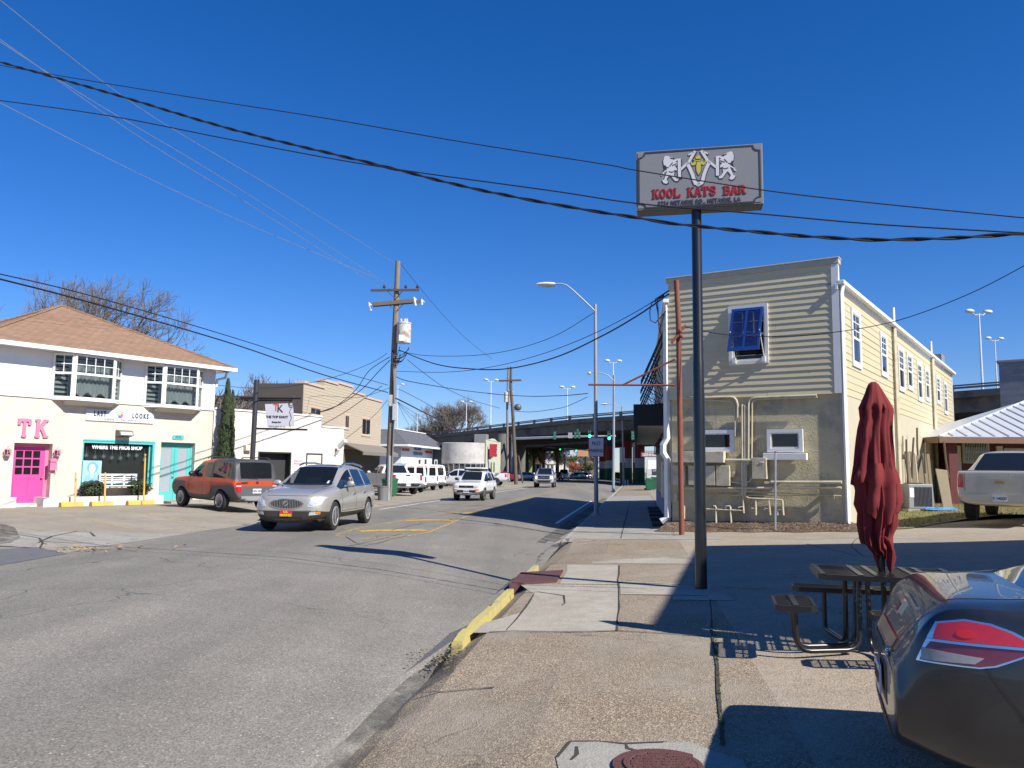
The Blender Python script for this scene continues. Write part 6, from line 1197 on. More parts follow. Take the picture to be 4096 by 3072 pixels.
for k, (xa, xb, y0, y1, ym, dd) in enumerate(((1445, 1505, 572, 950, 755, 119), (1602, 1628, 515, 950, 755, 122))):  # white over brown uprights, sunlit column edges put into the colour
    a, c_ = DP('g', xa, y0, dd), DP('g', xb, y1, dd); zm = DP('g', xa, ym, dd).z; o = empty("sunlit_edge", (a.x, dd, 0), 0, ("wide white and brown strip painting a sunlit column edge beside the rust streaked lamp", "narrow white and brown strip painting a sunlit column edge beside the red column")[k], "board"); w_ = c_.x - a.x
    MB().bx(0, w_, 0, .3, zm + .002, a.z).build("white_part", m_whitetrim, o); MB().bx(0, w_, 0, .3, 0, zm).build("brown_part", M_("brown column edge", (.16, .08, .04), .8), o)
# lamps on the motorway
def hwy_lamp(c, x, yt, dep, label, two=True):
    t = DP(c, x, yt, dep); o = empty("motorway_lamp", (t.x, dep, 8.5), 0, label, "lamp post", "lamp posts along the motorway"); h = t.z - 8.5; MB().tube([(0, 0, 0), (0, 0, h - .3)], [.17, .10], 8).build("pole", m_lamph, o, smooth=40)
    for s in ((-1, 1) if two else (1,)):
        b = MB(); b.tube([(0, 0, h - .4), (s * .5, 0, h - .5), (s * 1.0, .1 * s, h - .1)], .06, 6); b.build("arm", m_lamph, o); b = MB(); b.ball((s * 1.3, .2 * s, h), (.62, .36, .27), 10, 6); b.build("lamp_head", m_lamph, o, smooth=True)
for c, x, yt, dep, lab, two in (('e', 1338, 1230, 205, "tall twin lamp on the bridge left of the distant utility poles", True), ('e', 1105, 1438, 250, "shorter twin lamp on the bridge above the bare trees", True), ('e', 640, 1530, 290, "single lamp farthest left on the bridge", False), ('e', 455, 1272, 240, "single lamp showing beside the near utility pole", False), ('f', 796, 225, 300, "small thin lamp between the twin lamps above the bridge", False),
                        ('q', 468, 1238, 190, "twin lamp on the bridge left of the nearest street lamp", True), ('q', 975, 948, 170, "twin lamp rising directly behind the middle street lamp", True), ('l', 1458, 345, 104, "taller twin lamp on the bridge right of the corner building", True), ('l', 1608, 600, 150, "shorter twin lamp next to the grey block wall", True)): hwy_lamp(c, x, yt, dep, lab, two)
# traffic signals
m_sig = M_("signal green housing", (.03, .16, .12), .5, .1); m_gon = emit("green light", (.02, .9, .45), 6); m_lens = M_("dark lens", (.03, .015, .012), .2)
def mast(label, base, arm, r, depth):
    o = empty("signal_mast", at(base), 0, label, "signal mast", "signal masts under the bridge"); b = rel(o); b.tube([base - Vector((0, 0, .2)), arm[0] + Vector((0, 0, .6))], [r * 1.5, r], 10); b.lathe([(r * 3, -.1), (r * 3, .5), (r * 1.6, .9)], 8, c=base); b.build("pole", m_lamp, o, smooth=40)
    b = rel(o); b.tube(arm, [r * .9, r * .6, r * .4][:len(arm)] if len(arm) == 3 else r * .6, 8); b.build("mast_arm", m_lamph, o, smooth=40); return o
def signal(c, x, y0, y1, dep, label, lit=True, back=False):
    a, e = DP(c, x, y0, dep), DP(c, x, y1, dep); h = a.z - e.z; w_ = h * .33; o = empty("traffic_signal", at(e), 0, label, "traffic signal", "traffic signals on the masts"); b = MB(); b.bx(-w_ / 2, w_ / 2, 0, w_ * .8, 0, h); b.build("housing", m_sig, o, bevel=.03)
    for k in range(3):
        z = h * (k + .5) / 3; b = MB(); yy = -.02 if not back else w_ * .82
        b.tube([(w_ * .42 * math.cos(t), -.28, z + w_ * .42 * math.sin(t)) for t in [math.pi * j / 8 for j in range(9)]], .03, 4); b.lathe([(w_ * .40, 0), (w_ * .36, -.01), (.001, -.02)], 12, 'Y', (0, -.001, z)) if not back else b.bx(-w_ * .4, w_ * .4, w_ * .8, w_ * .9, z - .1, z + .1)
        b.build("signal_lens", m_gon if (k == 0 and lit and not back) else m_lens, o)
mb_ = GG('t', 265, 950); mast("grey signal mast behind the leaning utility pole with a long arm", mb_, [DP('g', 150, 468, mb_.y - 2), DP('g', 800, 442, 108), DP('g', 1392, 434, 104)], .22, 108)
for q in ((660, 378, 475, 107, "dim green signal seen from behind at the left of the near arm", False, True), (908, 380, 462, 106, "left one of the paired green signals seen from behind", False, True), (957, 380, 462, 106, "right one of the paired green signals seen from behind", False, True), (937, 348, 420, 106.5, "signal seen from behind, highest of the near arm cluster", False, True), (1080, 352, 455, 105, "lit green signal left of the NO PARKING post", True, False), (1316, 376, 482, 104, "lit green signal between the lamp posts", True, False), (1603, 372, 478, 100, "dim green signal beside the black awning", False, True)): signal('g', *q)
p = [DP('g', 822, 392, 105.5), DP('g', 872, 460, 105.5)]; tag(MB().bx(p[0].x, p[1].x, 105.5, 105.55, p[1].z, p[0].z).build("sign_back", m_grey), "plain grey back of a sign on the near signal arm", "sign")
fb = DP('g', 1150, 1000, 200); fb.z = 0; mast("far signal mast seen beneath the bridge", Vector((fb.x, fb.y, 0)), [DP('g', 1130, 612, 198), DP('g', 800, 583, 198), DP('g', 500, 572, 198)], .2, 198)
for q in ((725, 566, 604, 197, "far lit green signal left of the small white sign", True), (918, 570, 620, 197, "far lit green signal right of the small white sign", True)): signal('g', *q)
p = [DP('g', 772, 568, 197), DP('g', 803, 605, 197)]; tag(MB().bx(p[0].x, p[1].x, 197, 197.06, p[1].z, p[0].z).build("arrow_sign", m_signw), "small white sign on the far signal arm", "sign")
dl = GG('t', 505, 1015); tag(MB().tube([dl, DP('t', 405, 400, dl.y)], .12, 6).build("guy_guard", m_wood2), "slanting brown guy post right of the leaning utility pole", "post")
# ---------------------------------------------------------------- houses and trees beyond the bridge
def far_house(label, c, x0, x1, yb, ye, yp, dep, wall, roof, wins=(), porch=None, depth=10, ang=0):
    a, e = DP(c, x0, ye, dep), DP(c, x1, ye, dep); zp = DP(c, x0, yp, dep).z; w_ = e.x - a.x; ze = a.z; o = empty("distant_house", (a.x, dep, 0), ang, label, "house", "houses beyond the bridge"); b = MB(); b.prism([(0, 0), (w_, 0), (w_, ze), (w_ / 2, zp), (0, ze)], 0, depth, 'XZ'); b.build("wall", wall, o)
    b = MB(); k = .35
    for s in (0, 1):
        xx0, xx1 = (-.5, w_ / 2) if s == 0 else (w_ + .5, w_ / 2); z0 = ze - .4; b.face([(xx0, -.6, z0), (xx1, -.6, zp + .1), (xx1, depth, zp + .1), (xx0, depth, z0)]); b.face([(xx0, -.6, z0 + k), (xx1, -.6, zp + .1 + k), (xx1, depth, zp + .1 + k), (xx0, depth, z0 + k)]); b.face([(xx0, -.6, z0), (xx1, -.6, zp + .1), (xx1, -.6, zp + .1 + k), (xx0, -.6, z0 + k)])
    b.build("roof", roof, o)
    for q in wins:
        b = MB(); pa, pb_ = DP(c, q[0], q[1], dep), DP(c, q[2], q[3], dep); b.bx(pa.x - a.x, pb_.x - a.x, -.08, .02, pb_.z, pa.z); wn = b.build("window", m_whitetrim, o); b = MB(); t = .25; b.bx(pa.x - a.x + t, pb_.x - a.x - t, -.12, -.09, pb_.z + t, pa.z - t); b.build("pane", m_glassd, wn)
    if porch:
        zq = DP(c, x0, porch, dep).z; b = MB(); b.bx(-1, w_ + 1, -3, -.01, zq - .3, zq); b.build("porch_roof", roof, o)
        for i in range(5): MB().bx(-.9 + (w_ + 1.6) * i / 4, -.6 + (w_ + 1.6) * i / 4, -2.9, -2.6, 0, zq - .3).build("porch_post", m_whitetrim, o)
m_hw, m_hy, m_hg, m_hc = M_("white clapboard", (.66, .66, .66), .7), M_("mustard house paint", (.42, .33, .13), .8), M_("lime house paint", (.30, .36, .10), .8), M_("cream house paint", (.55, .5, .38), .8); m_rfg = M_("grey far roof", (.13, .125, .12), .9, .2, .5); m_rfr = M_("brown far roof", (.14, .08, .06), .9, .2, .5)
far_house("white gabled house beyond the bridge above the silver pickup", 't', 985, 1205, 700, 430, 345, 232, m_hw, m_rfg, ((1072, 482, 1122, 558),), 585)
far_house("lime green house behind the palms", 't', 635, 745, 700, 400, 330, 228, m_hg, m_rfg, ((640, 480, 725, 545),)); far_house("mustard house squeezed right of the white gabled house", 't', 1205, 1300, 700, 520, 440, 236, m_hy, m_rfg, ((1225, 650, 1260, 690),), 575)
far_house("cream cottage with a white gable behind the white van", 't', 1340, 1520, 700, 590, 510, 240, m_hc, m_rfg, ((1395, 590, 1460, 660),)); far_house("white porch house behind the blue cars", 't', 1660, 1860, 740, 560, 480, 255, m_hw, m_rfg, ((1710, 600, 1740, 680), (1760, 600, 1790, 680)), 590); far_house("dark house at the left under the bridge", 't', 420, 640, 700, 420, 250, 225, M_("dark brown house", (.05, .04, .035), .8), m_rfg)
far_house("grey roofed house between the lime and white houses", 't', 760, 985, 700, 560, 420, 245, M_("dark red brick house", (.12, .05, .04), .8), m_rfg, ((890, 610, 930, 660),), 590); far_house("brick house at the far end of the street", 't', 1860, 2140, 740, 500, 430, 275, M_("far brown brick", (.16, .10, .08), .8), m_rfg)  # red brick walls in one even dark red
def board(name, label, c, q, dep, mat, txt=None, tm=None):
    a, e = DP(c, q[0], q[1], dep), DP(c, q[2], q[3], dep); o = empty(name, (a.x, dep, e.z), 0, label, "billboard"); w_, h_ = e.x - a.x, a.z - e.z; MB().bx(0, w_, 0, .4, 0, h_).build("panel", mat, o); MB().tube([(w_ / 2, .6, -e.z), (w_ / 2, .6, h_ * .5)], .3, 8).build("post", m_blackmetal, o)
    if txt: text("lettering", txt, h_ * .36, tm, o, (w_ / 2, -.03, h_ * .3), depth=.02, bold=.02, sx=.8)
    return o
bb = board("billboard", "dark billboard with a green top reading MARCH 2-3-4", 't', (1325, 265, 1545, 380), 228, M_("billboard navy", (.03, .045, .11), .5), "MARCH 2-3-4", M_("billboard pale blue", (.3, .45, .7), .5)); MB().bx(.2, bb.children[0].dimensions.x * .95, -.06, -.005, 4.0, 5.3).build("green_strip", M_("billboard green", (.12, .22, .06), .6), bb)
bb2 = board("billboard", "orange brown billboard behind the NO PARKING sign", 't', (1710, 280, 2080, 420), 250, M_("billboard orange brown", (.42, .21, .11), .7, .3, .4))
# trees
def tube_tree(b, r, p, d, ln, rad, lvl, spread, up=.15, minr=.012, kids=3):
    n = 3; pts = [p]; dd = d.copy()
    for i in range(n): dd = (dd + Vector((r.uniform(-1, 1), r.uniform(-1, 1), r.uniform(-.6, .8))) * .16 + Vector((0, 0, up * .3))).normalized(); pts.append(pts[-1] + dd * ln / n)
    b.tube(pts, [max(minr, rad * (1 - .35 * i / n)) for i in range(n + 1)], 5 if lvl > 2 else 3, cap=False)
    if lvl == 0: return
    for k in range(kids + (1 if r.random() < .4 else 0)):
        a = r.uniform(0, 6.28); tl = r.uniform(.35, .9) * spread; s = dd.orthogonal().normalized(); s = Matrix.Rotation(a, 3, dd) @ s; nd = (dd * math.cos(tl) + s * math.sin(tl) + Vector((0, 0, up))).normalized()
        q = pts[-1] if k < 2 else pts[r.choice((2, 3))]; tube_tree(b, r, q, nd, ln * r.uniform(.62, .86), rad * .62, lvl - 1, spread, up, minr, kids)
m_bark = M_("grey brown bark", (.13, .10, .08), .95, .3, 3); m_twig = M_("grey twig", (.16, .135, .115), .95)
def bare_tree(label, base, h, seed, lvl=6, rad=.35, spread=1.0, minr=.02, group="leafless trees"):
    o = empty("bare_tree", at(base), 0, label, "tree", group); r = random.Random(seed); b = MB(); b.tube([(0, 0, -.3), (.1, 0, h * .2), (0, .1, h * .34)], [rad * 1.2, rad, rad * .85], 8, cap=False); b.build("trunk", m_bark, o, smooth=40, weld=False)
    b = MB()
    for k in range(5): a = k * 1.257 + r.uniform(-.3, .3); e = r.uniform(.5, 1.15); tube_tree(b, r, Vector((0, .1, h * r.uniform(.28, .34))), Vector((math.cos(a) * math.cos(e), math.sin(a) * math.cos(e), math.sin(e))), h * .22, rad * .55, lvl, spread, .12, minr)
    b.build("crown", m_twig, o, weld=False, orient=False); return o
bt = DP('a', 700, 900, 56); bare_tree("large spreading bare tree behind the brown pyramid roof", Vector((bt.x, 56, 0)), 13.9, 11, 6, .34, 1.0, .0095)
bt = DP('a', 1300, 900, 58); bare_tree("bare tree to the right behind the pyramid roof", Vector((bt.x, 58, 0)), 10.2, 5, 5, .28, .95, .012); bt = DP('a', 60, 900, 62); bare_tree("bare tree behind the left slope of the pyramid roof", Vector((bt.x, 62, 0)), 10.8, 8, 5, .3, .95, .017)
bt = DP('d', 650, 500, 78); bare_tree("thin bare tree between the shop sign and the tan building", Vector((bt.x, 78, 0)), 10.8, 3, 5, .25, .9, .02); bt = DP('a', 1945, 1250, 50); bare_tree("dark wiry tree beside the house downspout", Vector((bt.x, 50, 0)), 6.6, 15, 5, .2, 1.0, .02)
bt = DP('f', 800, 300, 300); bare_tree("distant bare tree above the bridge rail", Vector((bt.x, 300, 0)), 26, 21, 6, .8, 1.0, .03); bt = DP('f', 520, 300, 310); bare_tree("smaller distant bare tree left of the one above the bridge", Vector((bt.x, 310, 0)), 20, 23, 6, .7, 1.0, .03)
m_cyp = M_("cypress green", (.05, .075, .028), .8, .45, 6); m_bush = M_("distant green leaf", (.07, .09, .03), .8, .4, 2); m_palm = M_("brown palm frond", (.23, .15, .07), .9, .3, 2); m_palmg = M_("green palm frond", (.10, .12, .04), .9, .3, 2)
for (c, x, yt, xw, dep, lab, sd) in (('d', 250, 270, 92, 34.6, "tall slim dark cypress in front of the white brick wall", 1), ('d', 292, 372, 50, 35.2, "second shorter cypress just right of the tall one", 2)):
    t = DP(c, x, yt, dep); zb = .25; o = empty("cypress_tree", (t.x, dep, zb), 0, lab, "tree", "cypress trees"); h = t.z - zb; w_ = DP(c, x + xw, yt, dep).x - t.x; r = random.Random(sd); MB().tube([(0, 0, -.1), (0, 0, h * .8)], [.1, .03], 6).build("trunk", m_bark, o); b = MB()
    for _ in range(5200 if sd == 1 else 2600):
        u_ = r.random() ** 1.15; z = h * u_; rr = w_ * (1.05 - .12 * math.sin(u_ * 30)) * (1 - u_) ** .62 * min(1, .62 + u_ * 3) * (.55 + .5 * r.random()); a = r.uniform(0, 6.28); p = Vector((rr * math.cos(a), rr * math.sin(a), z)); s = r.uniform(.07, .16); tdir = Vector((math.cos(a) * .3, math.sin(a) * .3, 1)).normalized(); n_ = Vector((-math.sin(a), math.cos(a), 0)); n_ = (n_ + Vector((r.uniform(-.6, .6), r.uniform(-.6, .6), 0))).normalized()
        b.bm.faces.new([b.v(p - n_ * s * .28), b.v(p + n_ * s * .28), b.v(p + tdir * s)])
    b.build("crown", m_cyp, o, weld=False, orient=False)
def leafy(label, c, x, yt, dep, rw_, seed, mat=m_bush, n=2600):
    t = DP(c, x, yt, dep); h = t.z; r = random.Random(seed); o = empty("leafy_tree", (t.x, dep, 0), 0, label, "tree", "leafy trees beyond the bridge"); MB().tube([(0, 0, 0), (0, 0, h * .6)], [.4, .2], 7).build("trunk", m_bark, o); b = MB()
    for k in range(14): leaf_cloud(b, r, n // 14, (r.uniform(-.6, .6) * rw_, r.uniform(-.5, .5) * rw_, h * r.uniform(.42, .84)), (rw_ * .42, rw_ * .42, h * .15), .28, .8, .2)
    b.build("crown", mat, o, weld=False, orient=False)
leafy("green tree behind the orange brown billboard", 't', 1650, 380, 262, 6, 1); leafy("dark pine showing against the sky left of the NO PARKING sign", 't', 1890, 170, 290, 5, 2, M_("dark pine", (.03, .05, .03), .8)); leafy("small green tree right of the white porch house", 't', 1910, 560, 252, 4, 3); leafy("red leaved shrub between the cottage and the white porch house", 't', 1610, 490, 246, 3.2, 4, M_("russet leaf", (.22, .06, .03), .8, .3, 2)); leafy("green bush at the foot of the sunlit column edges", 'g', 1470, 870, 140, 1.6, 6)
leafy("wide dark tree mass filling the end of the street", 't', 1450, 300, 330, 20, 9, M_("grey green far tree", (.06, .065, .045), .9, .3, .5), 6000); leafy("wide dark tree mass behind the lime house", 't', 560, 240, 320, 20, 10, M_("grey green far tree", (.06, .065, .045), .9, .3, .5), 6000)
for k, (x, yt, lab) in enumerate(((745, 235, "palm with green and brown fronds in front of the lime house"), (955, 235, "palm with brown fronds left of the white gabled house"), (1265, 250, "palm with drooping brown fronds right of the white gabled house"))):
    t = DP('t', x, yt, 205); o = empty("palm_tree", (t.x, 205, 0), 0, lab, "palm", "palms beyond the bridge"); h = t.z; r = random.Random(40 + k); MB().tube([(0, 0, 0), (.1, 0, h * .5), (0, 0, h)], [.45, .36, .4], 8).build("trunk", m_wood2, o, smooth=40); b = MB()
    for j in range(34):
        a = r.uniform(0, 6.28); el = r.uniform(-.9, 1.2); ln = r.uniform(1.7, 2.9); P = []
        for i in range(7): u_ = i / 6; e2 = el - 1.7 * u_ * u_; P.append(Vector((math.cos(a) * ln * u_ * math.cos(el * .6), math.sin(a) * ln * u_ * math.cos(el * .6), h + ln * (u_ * math.sin(el) - .75 * u_ * u_))))
        sd = Vector((-math.sin(a), math.cos(a), 0))
        for p, q in zip(P, P[1:]):
            for s in (-1, 1):
                for m2 in (0, .5): o_ = p.lerp(q, m2); tip = o_ + sd * s * .7 + (q - p) * .6 - Vector((0, 0, .35)); b.face([o_[:], (o_ + (q - p) * .35)[:], tip[:]])
    b.build("crown", (m_palmg, m_palm, m_palm)[k], o, weld=False, orient=False)
# ---------------------------------------------------------------- right side: red porch building, block wall, the bar's own building out of frame
m_metroof = M_("pale standing seam metal", (.55, .57, .60), .35, .06, 1, metal=.25); m_maroon = M_("maroon wall", (.085, .016, .016), .8, .15, 2); m_maroonp = M_("maroon post", (.10, .016, .016), .7, .15)
fl = DP('m', 1165, 625, 32.5); c0 = Vector((fl.x, 32.5, 0)); pz = .3; PB = Bld("red_porch_building", (c0.x, c0.y, pz), "maroon building with a pale ribbed metal roof and barred window behind the champagne pickup", "building"); F2 = Fr((fl.x, fl.y), 90, 0); ze = fl.z
rk = F2.fp('m', 2032, 292, 4.0); rt = (rk[1] - ze) / rk[0] if rk[0] else 0; wR = 14.0; slope = .42
ri = F2.fp('m', 1450, 470, 2.2); dpt = 5.5; zr_ = ze + slope * dpt
xe_ = F2.fp('m', 2032, 292, dpt)[0]; print("porch", ze, rk, ri)
FL_, FR_ = (0, 0, ze), (wR, 0, ze); b = PB.mb(F2); hipx = 2.9 * dpt / 2.2
U1 = (hipx, dpt, ze + (rk[1] - ze) * hipx / max(rk[0], .1)); U2 = (wR, dpt, U1[2]); b.face([FL_, FR_, U2, U1]); BL = (0, 4.0, ze); b.face([FL_, U1, BL]); b.face([(p[0], p[1], p[2] - .12) for p in (FL_, FR_, (wR, 9, ze), BL)]); b.build("roof", m_metroof, PB.root)
b = PB.mb(F2)
for k in range(1, 26):
    x = k * .56
    if x < hipx: t = x / hipx; e_ = (x, dpt * t, ze + (U1[2] - ze) * t)
    else: e_ = (x, dpt, U1[2])
    if x < wR: b.tube([(x, 0, ze + .03), (e_[0], e_[1], e_[2] + .03)], .028, 4)
b.tube([FL_, U1], .06, 5); b.build("roof_seam", m_metroof, PB.root); PB.boxes("fascia", F2, [(0, wR, -.02, .04, ze - .26, ze - .02), (-.02, .02, .04, 9, ze - .26, ze - .02)], M_("brown fascia", (.16, .09, .06), .8))
px_ = F2.fp('m', 1300, 900, .4)[0]; PB.boxes("porch_post", F2, [(px_ - .17, px_ + .17, .3, .62, -.2, ze - .26)], m_maroonp); wy = 2.4
wx0 = F2.fp('m', 1335, 800, wy)[0]; b = PB.mb(F2); b.bx(wx0, wR, wy, wy + 5, -.2, ze - .12); b.build("wall", m_maroon, PB.root)
for xs_ in ((1330, 1380), (1750, 1810)): x0, x1 = F2.fp('m', xs_[0], 800, wy - .06)[0], F2.fp('m', xs_[1], 800, wy - .06)[0]; PB.boxes("pale_post", F2, [(x0, x1, wy - .12, wy - .002, -.2, ze - .28)], M_("pale timber", (.42, .38, .34), .8))
(x0, z1), (x1, z0) = F2.fp('m', 1392, 668, wy), F2.fp('m', 1680, 905, wy); window(PB, F2, x0 + .08, x1 - .08, z0 + .08, z1 - .08, M_("grey frame", (.35, .33, .3), .7), m_glassd, .08, .05, rail=True, y=wy); b = PB.mb(F2)
for k in range(1, 16): xx = x0 + (x1 - x0) * k / 16; b.tube([(xx, wy - .09, z0), (xx, wy - .09, z1)], .012, 4)
b.build("window_bars", M_("white bars", (.5, .5, .48), .5), PB.root)
(x0, z1), (x1, z0) = F2.fp('m', 1820, 745, wy), F2.fp('m', 2032, 830, wy); PB.boxes("sign_board", F2, [(x0, x1 + 1, wy - .06, wy - .002, z0, z1)], M_("grey board", (.32, .31, .29), .7))
a_ = DP('l', 1645, 832, 47); o = empty("block_wall_building", (a_.x, 47, 0), R(-36), "grey concrete block building at the right edge behind the metal roof", "building"); MB().bx(0, 9, 0, 12, -.3, a_.z).build("block_wall", brick_mat("grey block", (.21, .23, .26), R(-36), .4, .2, .12, (.12, .13, .15)), o); MB().bx(-.1, 9.1, -.1, 12.1, a_.z + .001, a_.z + .12).build("coping", m_grey, o)
# the bar building out of frame to the right, which throws the broad shade over the table
bb_ = Bld("bar_building", (10.9, 13.3, .3), "tall cream bar building just beyond the right edge that shades the picnic table", "building"); FPB = [(8.35, 4.1), (24, -1.0), (27, 9.5), (10.95, 13.5)]; b = bb_.mb(); b.prism(FPB, -.3, 7.0, 'XY'); b.build("wall", m_siding2, bb_.root); b = bb_.mb(); b.prism([(8.2, 4.0), (24.1, -1.2), (27.2, 9.6), (10.9, 13.7)], 7.001, 7.2, 'XY'); b.build("parapet_cap", m_whitetrim, bb_.root)
BF = Fr((10.95, 13.5), math.degrees(math.atan2(8.35 - 10.95, 4.1 - 13.5)), 0); bl = math.hypot(2.6, 9.4)
for k in range(3): window(bb_, BF, 1.2 + k * 2.8, 2.4 + k * 2.8, 1.2, 2.9, m_whitetrim, m_glass, .1, .05, 2, 2); window(bb_, BF, 1.2 + k * 2.8, 2.3 + k * 2.8, 4.4, 6.0, m_whitetrim, m_glass, .1, .05, 2, 2)
# lean-to rubbish between the buildings
ac = DP('m', 975, 1285, 28.3); ac.z = ZG(ac.x, ac.y); aw = DP('m', 1110, 1200, ac.y).x - DP('m', 835, 1200, ac.y).x; ah = .92; o = empty("air_conditioner", at(ac), R(8), "grey outdoor air conditioner on the grass beside the long wall", "air conditioner"); MB().bx(-aw / 2, aw / 2, -.05, .8, .08, ah).build("cabinet", m_acmetal, o, bevel=.03); b = MB()
for k in range(14): b.bx(-aw * .28 + k * aw * .053, -aw * .28 + k * aw * .053 + .018, -.07, -.051, .15, ah - .1)
b.build("fin", M_("dark fins", (.06, .06, .06), .6), o); MB().bx(-aw / 2 + .03, -aw / 2 + .22, -.06, -.051, ah * .5, ah * .85).build("label", m_signw, o); MB().bx(-aw / 2 - .1, aw / 2 + .1, -.15, .9, -.02, .075).build("plinth", m_conc2, o); b = MB(); b.lathe([(.30, ah + .001), (.30, ah + .03), (.26, ah + .03), (.26, ah + .01), (.06, ah + .02)], 20, c=(0, .37, 0)); b.build("fan_grille", m_blackmetal, o)
m_ply = M_("weathered plywood", (.22, .18, .12), .9, .25, 3); rr_ = random.Random(12)
for k, (x0, x1, yt, dep) in enumerate(((848, 905, 775, .4), (900, 965, 770, .8), (965, 1030, 815, 1.0), (1030, 1075, 790, 1.3), (1070, 1112, 800, 1.6))):
    y_ = ac.y + dep + .6; a, e = DP('m', x0, yt, y_), DP('m', x1, 1110, y_); z0 = ZG(a.x, y_); o = MB().prism([(0, 0), (e.x - a.x, 0), (e.x - a.x, a.z - z0 - .08 * (k % 2)), (0, a.z - z0)], 0, .04, 'XZ').build("plywood_sheet", m_ply); o.location = (a.x, y_, z0); o.rotation_euler = (R(-7), 0, 0); tag(o, ("leftmost", "second from left", "middle", "second from right", "rightmost")[k] + " of the weathered boards leaning behind the air conditioner", "board", "boards leaning on the long wall")
sp = [DP('m', 1165, 1040, ac.y + .3), DP('m', 1270, 1330, ac.y + .3)]; o = MB().prism([(0, 0), (.32, -.02), (.18, 1.35), (-.22, 1.4)], 0, .05, 'XZ').build("leaning_panel", M_("tan panel", (.30, .25, .17), .9, .2)); o.location = (sp[1].x - .2, sp[1].y, ZG(sp[1].x, sp[1].y)); tag(o, "tan panel leaning at a slant right of the air conditioner", "panel")
for k, (x0, y0, x1, y1) in enumerate(((850, 1100, 830, 660), (890, 1050, 905, 640), (1025, 1000, 1020, 690), (955, 900, 940, 540), (1262, 1050, 1215, 680))): y_ = ac.y + .9 + .3 * k; tag(MB().tube([DP('m', x0, y0, y_), DP('m', (x0 + x1) / 2 - 6, (y0 + y1) / 2, y_ + .2), DP('m', x1, y1, y_ + .4)], .035, 6).build("dead_branch", m_stem), ("bent dark branch at the left behind the air conditioner", "second dark branch behind the air conditioner", "short dark branch in the middle of the leaning boards", "tall thin vine stem on the long wall", "slanting pole beside the red porch post")[k], "branch")
tp = GG('m', 1220, 1385); r = random.Random(2); b = MB(); b.grid([[(-.6 + i * .12, -.3 + j * .1, .03 + .10 * r.random() * (1 if 0 < i < 9 and 0 < j < 6 else 0)) for i in range(11)] for j in range(8)]); o = b.build("tarpaulin", M_("blue tarp", (.05, .22, .55), .5), smooth=False); o.location = at(tp, ZG(tp.x, tp.y)); tag(o, "crumpled bright blue tarp lying on the dry grass", "tarp")
lq = GG('p', 510, 370); r = random.Random(6); b = MB()
for _ in range(90): p = Vector((lq.x + r.gauss(0, .55), lq.y + r.gauss(0, .28) + 0, 0)); p.z = ZG(p.x, p.y) + .02 + r.random() * .05; a = r.uniform(0, 6.28); s = r.uniform(.03, .07); t = Vector((math.cos(a), math.sin(a), r.uniform(-.4, .4))) * s; n_ = Vector((-math.sin(a), math.cos(a), r.uniform(-.4, .4))) * s * .5; b.bm.faces.new([b.v(p - t), b.v(p + n_), b.v(p + t), b.v(p - n_)])
tag(b.build("dead_leaves", M_("tan dead leaf", (.35, .22, .11), .9, .3, 9), weld=False, orient=False), kind='stuff')
b = MB(); r = random.Random(61)
for _ in range(230):
    u_ = r.random(); cx, cy = 640 + r.gauss(0, 60) + u_ * 150, 840 - u_ * 60 + r.gauss(0, 22); p = GG('o', cx, cy); s = r.uniform(.005, .014); p.z = ZG(p.x, p.y) + s * .4; a = r.uniform(0, 6.28); t = Vector((math.cos(a), math.sin(a), .2)) * s * 1.6; n_ = Vector((-math.sin(a), math.cos(a), .5)) * s; b.bm.faces.new([b.v(p - t), b.v(p + n_), b.v(p + t), b.v(p - n_)])
tag(b.build("gutter_debris", M_("gutter debris", (.17, .14, .10), .95, .5, 30), weld=False, orient=False), kind='stuff')

tuft_field("weeds", [GG('o', 2150, 700)[:2], GG('o', 2168, 700)[:2], GG('o', 2212, 1270)[:2], GG('o', 2190, 1270)[:2]], 60, .035, M_("weed green", (.06, .10, .025), .9, .4, 9), 31, .03)
tuft_field("weeds", [GG('o', 640, 870)[:2], GG('o', 760, 790)[:2], GG('o', 860, 790)[:2], GG('o', 760, 900)[:2]], 45, .018, M_("dry weed", (.16, .14, .06), .9, .4, 9), 32, .05)
# ---------------------------------------------------------------- vehicles: a lofted, smoothed shell cut for wheels and split into painted body, cladding and glass
m_tyre = M_("tyre rubber", (.018, .018, .018), .85, .2, 12); m_well = M_("wheel well", (.008, .008, .008), .95); m_chrome = M_("chrome", (.62, .63, .65), .12, .05, 4, metal=1.0); m_alloy = M_("alloy wheel", (.50, .51, .52), .3, .05, 6, metal=.35)
m_clad = M_("grey cladding", (.085, .085, .09), .6, .08, 9); m_blk = M_("black plastic", (.015, .015, .016), .5, .1, 9); m_cg = glassmat("car glass", (.010, .013, .016)); m_cgc = glassmat("clear car glass", (.012, .016, .018), .42)
m_lampc = M_("clear lamp lens", (.50, .51, .52), .12, .3, 30, metal=.1, coat=.6); m_red = M_("red lamp lens", (.45, .012, .015), .12, .2, 20, coat=1); m_amber = M_("amber lens", (.65, .20, .02), .15, .1); m_plate = M_("number plate", (.66, .68, .7), .4, .05); m_seam = M_("panel gap", (.012, .012, .012), .8)
def ring_pts(r):
    x, zb, zc, zm, zbl, zt, wm, wb, wt = r; h = zt - zbl
    P = [(0, zb), (wm - .13, zb), (wm - .015, zc), (wm, zm), (wb, zbl), (wt + .035, zt - min(.13, .45 * h)), (wt - .1, zt - min(.018, .1 * h)), (0, zt)]
    return P + [(-y, z) for y, z in P[-2:0:-1]]
